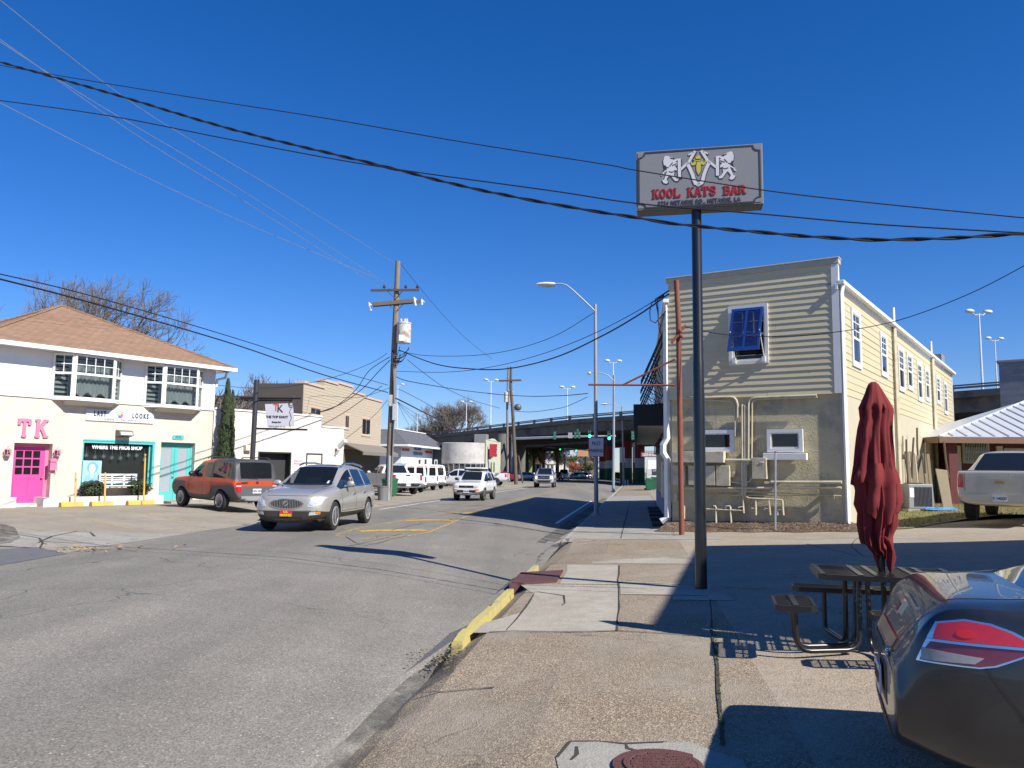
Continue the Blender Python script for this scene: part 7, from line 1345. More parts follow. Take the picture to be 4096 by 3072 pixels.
def shell(rows, L, key, mats, wheels, levels=2, creases=(), bed=None):
    bm = bmesh.new(); cl = bm.edges.layers.float.new('crease_edge'); vl = bm.verts.layers.float.new('crease_vert'); V = [[bm.verts.new((L / 2 - r[0], y, z)) for y, z in ring_pts(r)] for r in rows]; n = 14; names = list(mats)
    for i in range(len(rows) - 1):
        for j in range(n):
            f = bm.faces.new((V[i][j], V[i][(j + 1) % n], V[i + 1][(j + 1) % n], V[i + 1][j])); jj = j if j < 7 else 13 - j; f.material_index = names.index(key(i, jj))
    for i, s in ((0, -1), (-1, 1)):
        c = Vector((0, 0, 0)); 
        for v in V[i]: c += v.co
        c /= n; ins = [bm.verts.new((v.co.x, c.y + (v.co.y - c.y) * .72, c.z + (v.co.z - c.z) * .72)) for v in V[i]]
        for j in range(n): f = bm.faces.new((V[i][j], V[i][(j + 1) % n], ins[(j + 1) % n], ins[j])); f.material_index = names.index(key(i if i == 0 else len(rows) - 2, min(j, 13 - j) if min(j, 13 - j) < 2 else 3))
        f = bm.faces.new(ins); f.material_index = 0
    bmesh.ops.recalc_face_normals(bm, faces=bm.faces); bm.edges.ensure_lookup_table()
    for e in bm.edges:
        if len(e.link_faces) == 2 and e.link_faces[0].material_index != e.link_faces[1].material_index: e[cl] = .92
    for v in bm.verts:
        B_ = [e for e in v.link_edges if e[cl] > .9]
        if len(B_) == 2 and (B_[0].other_vert(v).co - v.co).angle(B_[1].other_vert(v).co - v.co) < R(140) and v.co.z > .7: v[vl] = .8
    for i in range(len(rows)):
        for j, cr in creases:
            for jj in (j, (14 - j) % 14):
                if i < len(rows) - 1:
                    e = bm.edges.get((V[i][jj], V[i + 1][jj]))
                    if e: e[cl] = max(e[cl], cr)
    for i in (0, len(rows) - 1):
        for j in range(n):
            e = bm.edges.get((V[i][j], V[i][(j + 1) % n]));  e[cl] = max(e[cl], .35)
    me = bpy.data.meshes.new("t"); bm.to_mesh(me); bm.free()
    for k in names: me.materials.append(mats[k])
    o = bpy.data.objects.new("t", me); COL.objects.link(o); s = o.modifiers.new("s", 'SUBSURF'); s.levels = s.render_levels = levels; tmp = [o]
    wm = max(r[6] for r in rows)
    def cutter(b, m_):
        b.bm.normal_update(); bmesh.ops.recalc_face_normals(b.bm, faces=b.bm.faces); m2 = bpy.data.meshes.new("c"); b.bm.to_mesh(m2); b.bm.free(); m2.materials.append(m_); q = bpy.data.objects.new("c", m2); COL.objects.link(q); tmp.append(q)
        d = o.modifiers.new("b", 'BOOLEAN'); d.operation = 'DIFFERENCE'; d.solver = 'EXACT'; d.object = q
        try: d.material_mode = 'TRANSFER'
        except Exception: pass
    for x, r in wheels:
        for sd in (-1, 1): b = MB(); b.cyl((L / 2 - x, sd * (wm - .34), r), (L / 2 - x, sd * (wm + .3), r), r * 1.13, 28); cutter(b, m_well)
    if bed: b = MB(); b.bx(L / 2 - bed[1], L / 2 - bed[0], -bed[2], bed[2], bed[3], 3); cutter(b, bed[4])
    dg = bpy.context.evaluated_depsgraph_get(); ev = bpy.data.meshes.new_from_object(o.evaluated_get(dg), depsgraph=dg)
    for q in tmp: bpy.data.objects.remove(q)
    return ev
def split_shell(ev, root, paint):
    bm = bmesh.new(); bm.from_mesh(ev); tree = BVHTree.FromBMesh(bm); mats = list(ev.materials); groups = {}
    for f in bm.faces: groups.setdefault(f.material_index, []).append(f)
    def emit_(fs, name, mat):
        m2 = bpy.data.meshes.new(name); idx = {}; vs = []; fc = []
        for f in fs:
            q = []
            for v in f.verts:
                if v.index not in idx: idx[v.index] = len(vs); vs.append(v.co[:])
                q.append(idx[v.index])
            fc.append(q)
        m2.from_pydata(vs, [], fc); m2.update(); return mkobj(name, m2, mat, root, 42)
    for mi, fs in groups.items():
        mt = mats[mi] if mi < len(mats) else m_well
        if mt in (m_cg, m_cgc):
            left = set(fs)
            while left:
                st = [left.pop()]; isl = [st[0]]
                while st:
                    f = st.pop()
                    for e in f.edges:
                        for g in e.link_faces:
                            if g in left: left.discard(g); st.append(g); isl.append(g)
                c = sum((f.calc_center_median() for f in isl), Vector()) / len(isl); nn = sum((f.normal * f.calc_area() for f in isl), Vector())
                nm = "window" if abs(nn.y) > abs(nn.x) else ("windscreen" if nn.x > 0 else "rear_window"); emit_(isl, nm, mt)
        else: emit_(fs, "body" if mt is paint else ("wheel_well" if mt is m_well else ("roof" if mt.name.startswith("roof") else ("bed" if mt.name.startswith("bed") else "cladding"))), mt)
    bm.free(); return tree
def patch(tree, root, L, name, mode, poly, mat, off=.006, mirror=True, cuts=2, depth=.03):
    out = []
    sides = {'S': ('L', 'R'), 'L': ('L',), 'R': ('R',)}.get(mode, (mode, mode + '-') if mirror else (mode,))
    for sd in sides:
        pl = poly
        if sd.endswith('-'): pl = [(-y, z) if mode in 'FB' else (y, -z) for y, z in poly]
        bm = bmesh.new(); vs = []
        for a, c in pl:
            if sd in 'LR': vs.append(bm.verts.new((L / 2 - a, 0, c)))
            elif mode in 'FB': vs.append(bm.verts.new((0, a, c)))
            else: vs.append(bm.verts.new((L / 2 - a, c, 0)))
        f = bm.faces.new(vs); bmesh.ops.triangulate(bm, faces=[f])
        for _ in range(cuts): bmesh.ops.subdivide_edges(bm, edges=[e for e in bm.edges if e.calc_length() > .04], cuts=1); bmesh.ops.triangulate(bm, faces=bm.faces)
        d = {'L': Vector((0, -1, 0)), 'R': Vector((0, 1, 0)), 'F': Vector((-1, 0, 0)), 'B': Vector((1, 0, 0)), 'T': Vector((0, 0, -1))}[sd if sd in 'LR' else mode]; miss = []
        last = None
        for v in bm.verts:
            h, nn, _, _ = tree.ray_cast(v.co - d * 8, d)
            if h is None: miss.append(v)
            else: v.co = h - d * off; last = v.co.copy()
        for v in miss:
            h = tree.find_nearest(v.co + (last * .0 if last else v.co))[0]
            ok = [e.other_vert(v).co for e in v.link_edges if e.other_vert(v) not in miss]
            if ok:
                m__ = sum(ok, Vector()) / len(ok)
                if sd in 'LR': v.co.y = m__.y
                elif mode in 'FB': v.co.x = m__.x
                else: v.co.z = m__.z
            elif last:
                if sd in 'LR': v.co.y = last.y
                elif mode in 'FB': v.co.x = last.x
                else: v.co.z = last.z
        bd = [e for e in bm.edges if e.is_boundary]; r = bmesh.ops.extrude_edge_only(bm, edges=bd)
        for v in [g for g in r['geom'] if isinstance(g, bmesh.types.BMVert)]: v.co += d * depth
        bmesh.ops.recalc_face_normals(bm, faces=bm.faces)
        me = bpy.data.meshes.new(name); bm.to_mesh(me); bm.free(); out.append(mkobj(name, me, mat, root, 40))
    return out
def wheel(root, x, y, r, w_, sd, spokes=5, mat=None, dbl=False):
    b = MB(); b.M = Matrix.Translation((x, y, r)); b.lathe([(r * .64, -w_ / 2), (r * .9, -w_ / 2), (r * .985, -w_ * .40), (r, -w_ * .2), (r, w_ * .2), (r * .985, w_ * .40), (r * .9, w_ / 2), (r * .64, w_ / 2)], 28, 'Y'); o = b.build("wheel", m_tyre, root, smooth=35)
    b = MB(); b.M = Matrix.Translation((x, y, r)); s = sd; b.lathe([(r * .66, s * w_ * .50), (r * .60, s * w_ * .52), (r * .57, s * w_ * .30)], 28, 'Y'); b.lathe([(.001, s * w_ * .47), (r * .1, s * w_ * .47), (r * .14, s * w_ * .40), (r * .14, s * w_ * .2)], 12, 'Y')
    for k in range(spokes):
        for da in ((-.13, .13) if dbl else (0,)):
            a = 2 * math.pi * k / spokes + da; b.M = Matrix.Translation((x, y, r)) @ Matrix.Rotation(a, 4, 'Y'); b.box((r * .35, s * w_ * .42, 0), (r * .52, w_ * .12, r * (.09 if dbl else .17)))
    b.build("rim", mat or m_alloy, o, smooth=35); b = MB(); b.M = Matrix.Translation((x, y, r)); b.lathe([(r * .62, s * w_ * .22), (.001, s * w_ * .2)], 20, 'Y'); b.build("brake_disc", m_blk, o)
    return o
def car(name, label, cat, loc, head, rows, wheels, paint, key, mats=None, group=None, spokes=5, tw=.22, wmat=None, dbl=False, levels=2, creases=((4, .25), (3, .2)), bed=None, mirror=True, mirx=None, seams=(), handles=(), tracks=0):
    L = rows[-1][0]; o = empty(name, loc, math.atan2(head[1], head[0]), label, cat, group); M__ = {'body': paint, 'clad': m_clad, 'glass': m_cg}; M__.update(mats or {})
    ev = shell(rows, L, key, M__, wheels, levels, creases, bed); tree = split_shell(ev, o, paint); wm = max(r[6] for r in rows); bpy.data.meshes.remove(ev)
    for x, r in wheels:
        for sd in (1, -1): wheel(o, L / 2 - x, sd * (wm - tw / 2 - .02 - tracks), r, tw, sd, spokes, wmat, dbl)
    if mirx:
        for sd in (1, -1):
            b = MB(); b.ball((L / 2 - mirx[0], sd * (mirx[2] + .14), mirx[1] + .07), (.07, .12, .085), 10, 6); b.tube([(L / 2 - mirx[0], sd * (mirx[2] - .03), mirx[1]), (L / 2 - mirx[0], sd * (mirx[2] + .08), mirx[1] + .03)], .03, 6); b.build("wing_mirror", (mats or {}).get('mirror', paint), o, smooth=50)
    for pl in seams:
        for p, q in zip(pl, pl[1:]):
            d = Vector((q[0] - p[0], q[1] - p[1])).normalized(); n = Vector((-d.y, d.x)) * .006; patch(tree, o, L, "panel_gap", 'S', [(p[0] + n.x, p[1] + n.y), (p[0] - n.x, p[1] - n.y), (q[0] - n.x, q[1] - n.y), (q[0] + n.x, q[1] + n.y)], m_seam, .002, cuts=3, depth=.01)
    for x, z in handles: patch(tree, o, L, "door_handle", 'S', [(x, z - .02), (x + .2, z - .015), (x + .2, z + .02), (x, z + .02)], paint if (mats or {}).get('handle') is None else mats['handle'], .03, cuts=1, depth=.03)
    return o, tree, L
def zset(x, y, o=0): return (x, y, ZG(x, y) + o)
def side_key(ws, sides, rear, clad=True, roof=None, screen=(6,), trim=()):
    def k(i, j):
        if i == ws and j in screen: return 'glass' if 'gl' not in k.__dict__ else 'glass'
        if i == rear and j in screen: return 'glass'
        if j == 4 and i in sides: return 'glass'
        if clad and j < 2: return 'clad'
        if roof and j >= 5 and roof[0] <= i <= roof[1]: return 'roof'
        return 'body'
    return k
def plate(o, L, x, z, front, txt, mat=None, ink=None, w_=.31, y=0.0, ang=0):
    s = 1 if front else -1; X = L / 2 - x; b = MB(); b.box((X + s * .01, y, z), (.012, w_, .155)); p = b.build("number_plate", mat or m_plate, o)
    if txt: text("lettering", txt, .085, ink or m_ink, p, (X + s * .02, y, z), face='+X' if front else '-X', depth=.004, bold=.003, sx=.9)
    return p
# -- silver crossover coming towards us
RE = [(.0, .30, .50, .66, .80, .86, .60, .52, .42), (.06, .25, .51, .68, .90, .96, .83, .70, .58), (.30, .22, .53, .72, .99, 1.05, .95, .82, .70), (.95, .24, .52, .76, 1.06, 1.14, 1.0, .89, .76), (1.42, .25, .46, .77, 1.09, 1.19, 1.0, .93, .80),
      (2.36, .26, .45, .78, 1.12, 1.71, 1.0, .945, .68), (2.72, .26, .45, .78, 1.13, 1.765, 1.0, .945, .68), (2.80, .26, .45, .78, 1.13, 1.77, 1.0, .945, .68), (3.72, .26, .46, .80, 1.15, 1.76, 1.0, .94, .67), (3.80, .26, .47, .80, 1.15, 1.755, 1.0, .94, .67),
      (4.55, .28, .52, .82, 1.17, 1.70, .985, .92, .63), (4.78, .32, .55, .84, 1.16, 1.62, .96, .89, .60), (5.04, .38, .58, .82, 1.05, 1.12, .90, .82, .62), (5.12, .42, .60, .78, .95, 1.0, .78, .70, .55)]
p_silver = carpaint("warm silver paint", (.50, .47, .42), .5, .34)
hd = (-.115, -.993); fw = Vector((-4.62, 23.62, 0)); ctr = fw - Vector((-hd[1], hd[0], 0)) * .86
def key_e(i, j):
    k = side_key(4, (4, 5, 7, 9), 11)(i, j)
    return 'glassc' if k == 'glass' and (i in (4, 5)) else k
e_, te, L = car("crossover_car", "silver crossover with a chrome oval grille driving towards us in the near lane", "car", zset(ctr.x, ctr.y), hd, RE, ((1.0, .385), (4.02, .385)), p_silver, key_e, {'clad': M_("dark brown bumper plastic", (.04, .032, .026), .5, .1, 8), 'glassc': m_cgc, 'handle': m_chrome}, spokes=6, dbl=True, wmat=M_('bright wheel', (.62, .62, .63), .2, .05, 6, metal=.4), mirx=(1.95, 1.16, .92), seams=([(1.55, .5), (1.5, 1.08)], [(2.76, .5), (2.76, 1.10)], [(3.7, .52), (3.85, .8), (3.9, 1.12)], [(1.5, .5), (3.7, .5)]), handles=((2.45, .93), (3.45, .95)), tw=.24)
gp_ = [(.47 * math.cos(a * math.pi / 12), .735 + .150 * math.sin(a * math.pi / 12) * (1.0 if math.sin(a * math.pi / 12) < 0 else .85)) for a in range(24)]
patch(te, e_, L, "grille_surround", 'F', gp_, m_chrome, .012, False); g_ = patch(te, e_, L, "grille", 'F', [(y * .9, .735 + (z - .735) * .84) for y, z in gp_], m_blk, .018, False)[0]
for k in range(-9, 10):
    y = k * .044; hh = .125 * math.sqrt(max(.02, 1 - (y / .43) ** 2)); patch(te, e_, L, "grille_bar", 'F', [(y - .007, .735 - hh), (y + .007, .735 - hh), (y + .007, .735 + hh * .85), (y - .007, .735 + hh * .85)], m_chrome, .032, False, 1)
patch(te, e_, L, "badge", 'F', [(.07 * math.cos(a * .524), .745 + .07 * math.sin(a * .524)) for a in range(12)], m_chrome, .05, False, 1); patch(te, e_, L, "badge_mark", 'F', [(-.05, .72), (.0, .76), (.03, .79), (.05, .77), (.01, .72), (-.02, .70)], m_ink, .055, False, 0)
patch(te, e_, L, "headlight", 'F', [(.56, .66), (.70, .655), (.87, .72), (.90, .90), (.80, .93), (.62, .82)], m_lampc, .010, True, 3); patch(te, e_, L, "headlight_bulb", 'F', [(.66 + .055 * math.cos(a * .785), .75 + .055 * math.sin(a * .785)) for a in range(8)], m_lampc, .022); patch(te, e_, L, "headlight_bulb", 'F', [(.78 + .055 * math.cos(a * .785), .80 + .055 * math.sin(a * .785)) for a in range(8)], m_lampc, .022)
m_bump = bpy.data.materials["dark brown bumper plastic"]; patch(te, e_, L, "front_bumper", 'F', [(-.80, .27), (.80, .27), (.90, .42), (.88, .545), (-.88, .545), (-.90, .42)], m_bump, .006, False, 4); patch(te, e_, L, "front_bumper", 'S', [(.10, .30), (.50, .27), (.48, .52), (.08, .55)], m_bump, .004, cuts=3)
patch(te, e_, L, "chrome_strip", 'F', [(-.80, .545), (.80, .545), (.80, .575), (-.80, .575)], m_chrome, .010, False, 3); patch(te, e_, L, "fog_light", 'F', [(.60, .44), (.84, .46), (.86, .53), (.62, .52)], m_lampc, .012); patch(te, e_, L, "indicator", 'F', [(.76, .48), (.85, .48), (.86, .53), (.77, .53)], m_amber, .018); patch(te, e_, L, "air_intake", 'F', [(-.42, .34), (.42, .34), (.46, .41), (-.46, .41)], m_seam, .008, False)
patch(te, e_, L, "chrome_strip", 'S', [(1.6, 1.125), (4.5, 1.185), (4.5, 1.205), (1.6, 1.15)], m_chrome, .012, cuts=4); patch(te, e_, L, "windscreen_sticker", 'F', [(.52, 1.24), (.57, 1.24), (.57, 1.31), (.52, 1.31)], m_plate, .006, False, 0)
m_us = M_("red novelty plate", (.50, .03, .02), .5); pl_ = plate(e_, L, -.01, .48, True, "U.S.\nMARINES", m_us, M_("gold ink", (.75, .5, .05), .5), .33)
for sd in (1, -1): b = MB(); b.tube([(L / 2 - 2.45, sd * .62, 1.73), (L / 2 - 2.7, sd * .60, 1.79), (L / 2 - 3.6, sd * .59, 1.80), (L / 2 - 4.4, sd * .56, 1.74), (L / 2 - 4.6, sd * .56, 1.70)], .028, 6); b.build("roof_rail", m_chrome, e_, smooth=50)
patch(te, e_, L, "wiper_cowl", 'T', [(1.40, -.70), (1.52, -.70), (1.46, 0), (1.52, .70), (1.40, .70), (1.34, 0)], m_blk, .004, False, 4, .01); patch(te, e_, L, "bonnet_gap", 'T', [(.25, .60), (1.35, .80), (1.35, .812), (.25, .612)], m_seam, .002, True, 4, .01); patch(te, e_, L, "bonnet_gap", 'F', [(-.55, .93), (.55, .93), (.55, .94), (-.55, .94)], m_seam, .002, False, 4, .01); patch(te, e_, L, "bonnet_vent", 'T', [(1.05, .55), (1.30, .62), (1.32, .68), (1.08, .58)], m_seam, .006, True, 2, .01)
patch(te, e_, L, "sunroof", 'T', [(2.55, -.4), (3.3, -.4), (3.3, .4), (2.55, .4)], m_cg, .006, False)
# the driver
pr_ = empty("person", (0, 0, 0), 0, "driver in a blue top with an elbow at the silver crossover's open window", "person"); pr_.matrix_world = Matrix.Translation(e_.location) @ Matrix.Rotation(e_.rotation_euler.z, 4, 'Z')
def figure(root, name, pts, edges, rad, mat, lv=2):
    me = bpy.data.meshes.new(name); me.from_pydata(pts, edges, []); o = bpy.data.objects.new("t", me); COL.objects.link(o); s = o.modifiers.new("s", 'SKIN'); s.use_smooth_shade = True
    for v, r in zip(me.skin_vertices[0].data, rad): v.radius = (r, r) if not isinstance(r, tuple) else r
    me.skin_vertices[0].data[0].use_root = True; u_ = o.modifiers.new("u", 'SUBSURF'); u_.levels = u_.render_levels = lv; dg = bpy.context.evaluated_depsgraph_get(); m2 = bpy.data.meshes.new_from_object(o.evaluated_get(dg), depsgraph=dg); bpy.data.objects.remove(o); m2.materials.clear(); return mkobj(name, m2, mat, root, True)
m_skin = M_("skin", (.42, .24, .16), .6, .06, 8); sx_ = L / 2 - 2.75; yD = .40
figure(pr_, "body", [(sx_ - .1, yD, .75), (sx_ - .12, yD, 1.0), (sx_ - .13, yD, 1.2), (sx_ - .12, yD, 1.32), (sx_ - .10, yD, 1.40), (sx_ - .08, yD, 1.50), (sx_ - .10, yD, 1.56), (sx_ - .10, yD + .19, 1.24), (sx_ + .05, yD + .40, 1.14), (sx_ + .16, yD + .43, 1.33), (sx_ + .20, yD + .43, 1.40), (sx_ - .10, yD - .19, 1.24), (sx_ + .15, yD - .2, 1.05), (sx_ + .42, yD - .12, 1.12)],
       [(0, 1), (1, 2), (2, 3), (3, 4), (4, 5), (5, 6), (2, 7), (7, 8), (8, 9), (9, 10), (2, 11), (11, 12), (12, 13)], [.17, .16, .17, .07, .06, .085, .07, .07, .05, .04, .04, .07, .05, .04], m_skin)
figure(pr_, "shirt", [(sx_ - .1, yD, .74), (sx_ - .12, yD, 1.0), (sx_ - .13, yD, 1.2), (sx_ - .13, yD, 1.27), (sx_ - .10, yD + .2, 1.24), (sx_ + .0, yD + .33, 1.17), (sx_ - .10, yD - .2, 1.24), (sx_ + .05, yD - .2, 1.12)], [(0, 1), (1, 2), (2, 3), (2, 4), (4, 5), (2, 6), (6, 7)], [.185, .175, .185, .09, .09, .08, .09, .08], M_("blue shirt", (.05, .16, .45), .8, .1))
figure(pr_, "hair", [(sx_ - .11, yD, 1.60), (sx_ - .13, yD, 1.56), (sx_ - .16, yD, 1.50)], [(0, 1), (1, 2)], [.07, .09, .07], M_("brown hair", (.05, .03, .02), .7))
b = MB(); [b.box((sx_ - .34, y, 1.0), (.16, .5, .8)) for y in (.4, -.4)]; b.build("seat", M_("tan seat", (.25, .2, .15), .7), e_, bevel=.05, weld=False)
# -- orange and grey box-shaped SUV
RB = [(.0, .36, .52, .66, .84, .88, .70, .62, .50), (.06, .28, .62, .76, .96, 1.0, .85, .77, .66), (.35, .26, .86, .92, 1.03, 1.07, .90, .81, .72), (1.20, .26, .86, .93, 1.08, 1.13, .91, .86, .76), (1.32, .26, .52, .93, 1.09, 1.16, .91, .865, .77),
      (1.86, .27, .50, .93, 1.10, 1.69, .91, .87, .735), (2.28, .27, .50, .93, 1.10, 1.76, .91, .87, .745), (2.40, .27, .50, .93, 1.10, 1.765, .91, .87, .75), (2.80, .27, .50, .93, 1.10, 1.775, .91, .87, .75), (2.92, .27, .85, .94, 1.10, 1.78, .91, .87, .75), (3.86, .28, .90, .96, 1.10, 1.77, .905, .865, .745), (4.02, .30, .90, .96, 1.09, 1.75, .90, .86, .74), (4.14, .32, .88, .95, 1.08, 1.68, .89, .85, .73), (4.25, .34, .84, .93, 1.05, 1.10, .87, .82, .72), (4.29, .36, .80, .90, 1.0, 1.04, .80, .74, .66)]
p_or = carpaint("burnt orange paint", (.45, .05, .007), .0, .5, .25); m_roofg = M_("roof grey panel", (.055, .055, .058), .55, .1, 6)
def key_b(i, j):
    k = side_key(4, (4, 5, 7, 9, 10), 12, True, None)(i, j)
    if k == 'body' and j >= 5 and i >= 8: return 'roof'
    if k == 'body' and j == 4 and i >= 8: return 'roof'
    return k
hb_ = Vector((-2.0, 1.66)).normalized(); rwp = Vector((-9.92, 28.14)); fwp = rwp + hb_ * 2.575; mid = (rwp + fwp) / 2; rt_ = Vector((hb_.y, -hb_.x)); cb = mid + rt_ * .80 - hb_ * .03
b_, tb_, L = car("boxy_suv", "orange and grey box-shaped SUV parked at an angle before the white building", "car", (cb.x, cb.y, .27), (hb_.x, hb_.y), RB, ((.86, .345), (3.435, .345)), p_or, key_b, {'roof': m_roofg, 'mirror': m_blk, 'clad': m_clad}, spokes=5, mirx=(1.75, 1.14, .86), seams=([(1.40, .55), (1.42, 1.06)], [(2.34, .52), (2.34, 1.08)], [(2.86, .55), (2.9, 1.08)]), handles=((2.1, .98),), tw=.22, creases=((4, .5), (3, .3), (5, .4)))
b_.rotation_euler.y = R(-1.2)
patch(tb_, b_, L, "lower_tailgate", 'B', [(-.72, .52), (.72, .52), (.78, .86), (-.78, .86)], m_clad, .008, False, 3); patch(tb_, b_, L, "rear_bumper", 'B', [(-.78, .36), (.78, .36), (.80, .52), (-.80, .52)], M_("silver bumper", (.32, .32, .33), .5, metal=.3), .05, False, 3, .08); patch(tb_, b_, L, "tail_light", 'B', [(.60, .66), (.80, .66), (.80, .97), (.62, .97)], m_red, .014, True); patch(tb_, b_, L, "tail_light_band", 'B', [(.61, .84), (.795, .84), (.795, .89), (.61, .89)], m_lampc, .02, True)
patch(tb_, b_, L, "rear_wiper", 'B', [(-.05, 1.10), (.3, 1.12), (.3, 1.135), (-.05, 1.12)], m_blk, .03, False, 1); text("badge", "H", .11, m_chrome, b_, (-L / 2 - .025, .0, .98), face='-X', depth=.01, bold=.006); plate(b_, L, L + .015, .69, False, "HZN 5454", w_=.34); text("lettering", "ELEMENT", .06, m_chrome, b_, (-L / 2 - .02, .48, .97), face='-X', depth=.006, bold=.003)
patch(tb_, b_, L, "front_fender_panel", 'S', [(.28, .80), (1.18, .86), (1.18, .93), (.5, .97), (.25, .92)], m_clad, .006, cuts=3)
for sd in (1, -1): b = MB(); b.tube([(L / 2 - 2.2, sd * .66, 1.76), (L / 2 - 2.3, sd * .66, 1.81), (L / 2 - 3.8, sd * .66, 1.82), (L / 2 - 4.0, sd * .66, 1.77)], .02, 6); b.build("roof_rail", m_roofg, b_, smooth=50)
# -- small white SUV
RR = [(.0, .34, .50, .62, .78, .82, .62, .56, .44), (.05, .30, .52, .70, .86, .92, .78, .70, .56), (.30, .28, .56, .74, .93, .99, .83, .74, .62), (.95, .30, .56, .76, .99, 1.06, .85, .78, .66), (1.08, .30, .54, .78, 1.02, 1.09, .85, .80, .68), (1.68, .30, .54, .80, 1.05, 1.57, .85, .81, .60), (2.05, .30, .54, .80, 1.05, 1.62, .85, .81, .61), (2.13, .30, .54, .80, 1.05, 1.625, .85, .81, .61), (2.95, .30, .54, .82, 1.06, 1.63, .85, .80, .60), (3.05, .30, .55, .82, 1.06, 1.63, .85, .80, .60), (3.70, .32, .56, .84, 1.07, 1.60, .84, .79, .58), (3.88, .34, .57, .84, 1.06, 1.52, .83, .78, .57), (4.02, .38, .58, .82, 1.0, 1.05, .81, .75, .60), (4.08, .42, .58, .78, .92, .96, .72, .66, .52)]
p_w = carpaint("white paint", (.72, .72, .72), .05, .3)
c_ = Vector((-1.98, 45.55, 0)); hr = (-.19, -.982)
r_, tr, L = car("small_suv", "small white SUV with grey bumper and roof box driving towards us mid-road", "car", zset(c_.x, c_.y), hr, RR, ((.85, .345), (3.26, .345)), p_w, side_key(4, (4, 5, 7, 9), 11), {'clad': M_("silver grey bumper", (.19, .185, .18), .55), 'mirror': m_blk}, mirx=(1.5, 1.08, .78), seams=([(1.15, .58), (1.15, 1.0)], [(2.09, .56), (2.09, 1.02)], [(2.95, .6), (3.0, 1.02)]), handles=((1.85, .92), (2.75, .93)), tw=.22)
patch(tr, r_, L, "grille", 'F', [(-.40, .70), (.40, .70), (.40, .82), (-.40, .82)], m_blk, .010, False); patch(tr, r_, L, "headlight", 'F', [(.46, .70), (.74, .71), (.74, .84), (.60, .86), (.46, .83)], m_lampc, .010); patch(tr, r_, L, "indicator", 'F', [(.48, .55), (.72, .56), (.72, .63), (.48, .62)], m_amber, .012); patch(tr, r_, L, "air_intake", 'F', [(-.5, .46), (.5, .46), (.5, .58), (-.5, .58)], m_blk, .010, False); plate(r_, L, -.02, .52, True, "VDM 803")
patch(tr, r_, L, "badge", 'F', [(.06 * math.cos(a * .524), .76 + .04 * math.sin(a * .524)) for a in range(12)], m_chrome, .02, False, 0); b = MB(); b.bx(-.95, .35, -.5, .5, 1.70, 1.78); b.build("roof_box", m_whitetrim, r_, bevel=.04); b = MB(); [b.bx(x, x + .05, -.6, .6, 1.61, 1.70) for x in (-.7, .1)]; b.build("roof_bar", m_blk, r_)
# -- pickups
def pick_rows(L=5.75, W=1.0, H=1.9, cab=(1.75, 2.45, 3.7, 3.85), hz=1.22, bedz=1.32, belt=1.28):
    c0, c1, c2, c3 = cab
    return [(.0, .45, .62, .80, 1.02, 1.08, W * .80, W * .74, W * .62), (.06, .40, .62, .85, hz - .08, hz - .02, W * .95, W * .86, W * .74), (.5, .38, .62, .90, hz, hz + .05, W * .99, W * .90, W * .78), (c0 - .35, .38, .58, .95, hz + .03, hz + .08, W, W * .93, W * .82), (c0 - .1, .38, .55, .95, belt - .03, belt + .02, W, W * .95, W * .84), (c1, .38, .55, .95, belt, H - .04, W, W * .95, W * .70), ((c1 + c2) / 2 - .05, .38, .55, .95, belt, H, W, W * .95, W * .71), ((c1 + c2) / 2 + .05, .38, .55, .95, belt, H, W, W * .95, W * .71), (c2 - .12, .38, .55, .95, belt + .01, H - .02, W, W * .95, W * .71), (c2, .38, .55, .95, belt + .01, H - .06, W, W * .95, W * .70), (c3, .38, .55, .95, bedz - .04, bedz, W, W * .96, W * .9), (c3 + .06, .38, .58, .95, bedz - .04, bedz, W, W * .97, W * .92), (L - .12, .42, .62, .95, bedz - .04, bedz, W * .985, W * .95, W * .90), (L - .02, .46, .64, .92, bedz - .06, bedz - .01, W * .96, W * .93, W * .88), (L, .5, .66, .9, bedz - .12, bedz - .08, W * .90, W * .88, W * .82)]
pkey = side_key(4, (4, 5, 7, 8), 9, False); cab_ = (1.75, 2.45, 3.7, 3.85)
def tail_end(t, o, L, bz=1.32, txt=None, W=1.0, bump=m_chrome):
    patch(t, o, L, "tail_light", 'B', [(W * .80, .88), (W * .94, .88), (W * .94, bz - .10), (W * .80, bz - .10)], m_red, .012); patch(t, o, L, "rear_bumper", 'B', [(-W * .93, .52), (W * .93, .52), (W * .93, .72), (-W * .93, .72)], bump, .10, False, 3, .12); plate(o, L, L + .09, .62, False, txt or "")
    patch(t, o, L, "tailgate_gap", 'B', [(-W * .78, .80), (-W * .77, .80), (-W * .77, bz - .07), (-W * .78, bz - .07)], m_seam, .004, True, 2, .01); patch(t, o, L, "tailgate_handle", 'B', [(-.14, bz - .17), (.14, bz - .17), (.14, bz - .10), (-.14, bz - .10)], m_blk, .012, False, 1)
p_tun = carpaint("pale silver pickup paint", (.55, .56, .58), .4, .32); bedm = M_("bed liner black", (.02, .02, .02), .8)
q = Vector((3.45, 82.2, 0)); t_, tt, L = car("pickup_truck", "silver pickup truck with lit headlights driving towards us from the bridge", "truck", zset(q.x, q.y), (-.10, -.995), pick_rows(5.8, 1.01, 1.93), ((1.0, .41), (4.7, .41)), p_tun, pkey, {}, tw=.27, bed=(3.95, 5.65, .80, .75, bedm), mirx=(1.95, 1.28, .95), seams=([(1.7, .6), (1.7, 1.22)], [(3.1, .6), (3.1, 1.25)]), handles=((2.8, 1.1),))
patch(tt, t_, L, "grille", 'F', [(-.52, .84), (.52, .84), (.60, 1.12), (-.60, 1.12)], m_blk, .012, False); patch(tt, t_, L, "grille_bar", 'F', [(-.60, 1.10), (.60, 1.10), (.62, 1.16), (-.62, 1.16)], m_chrome, .03, False)
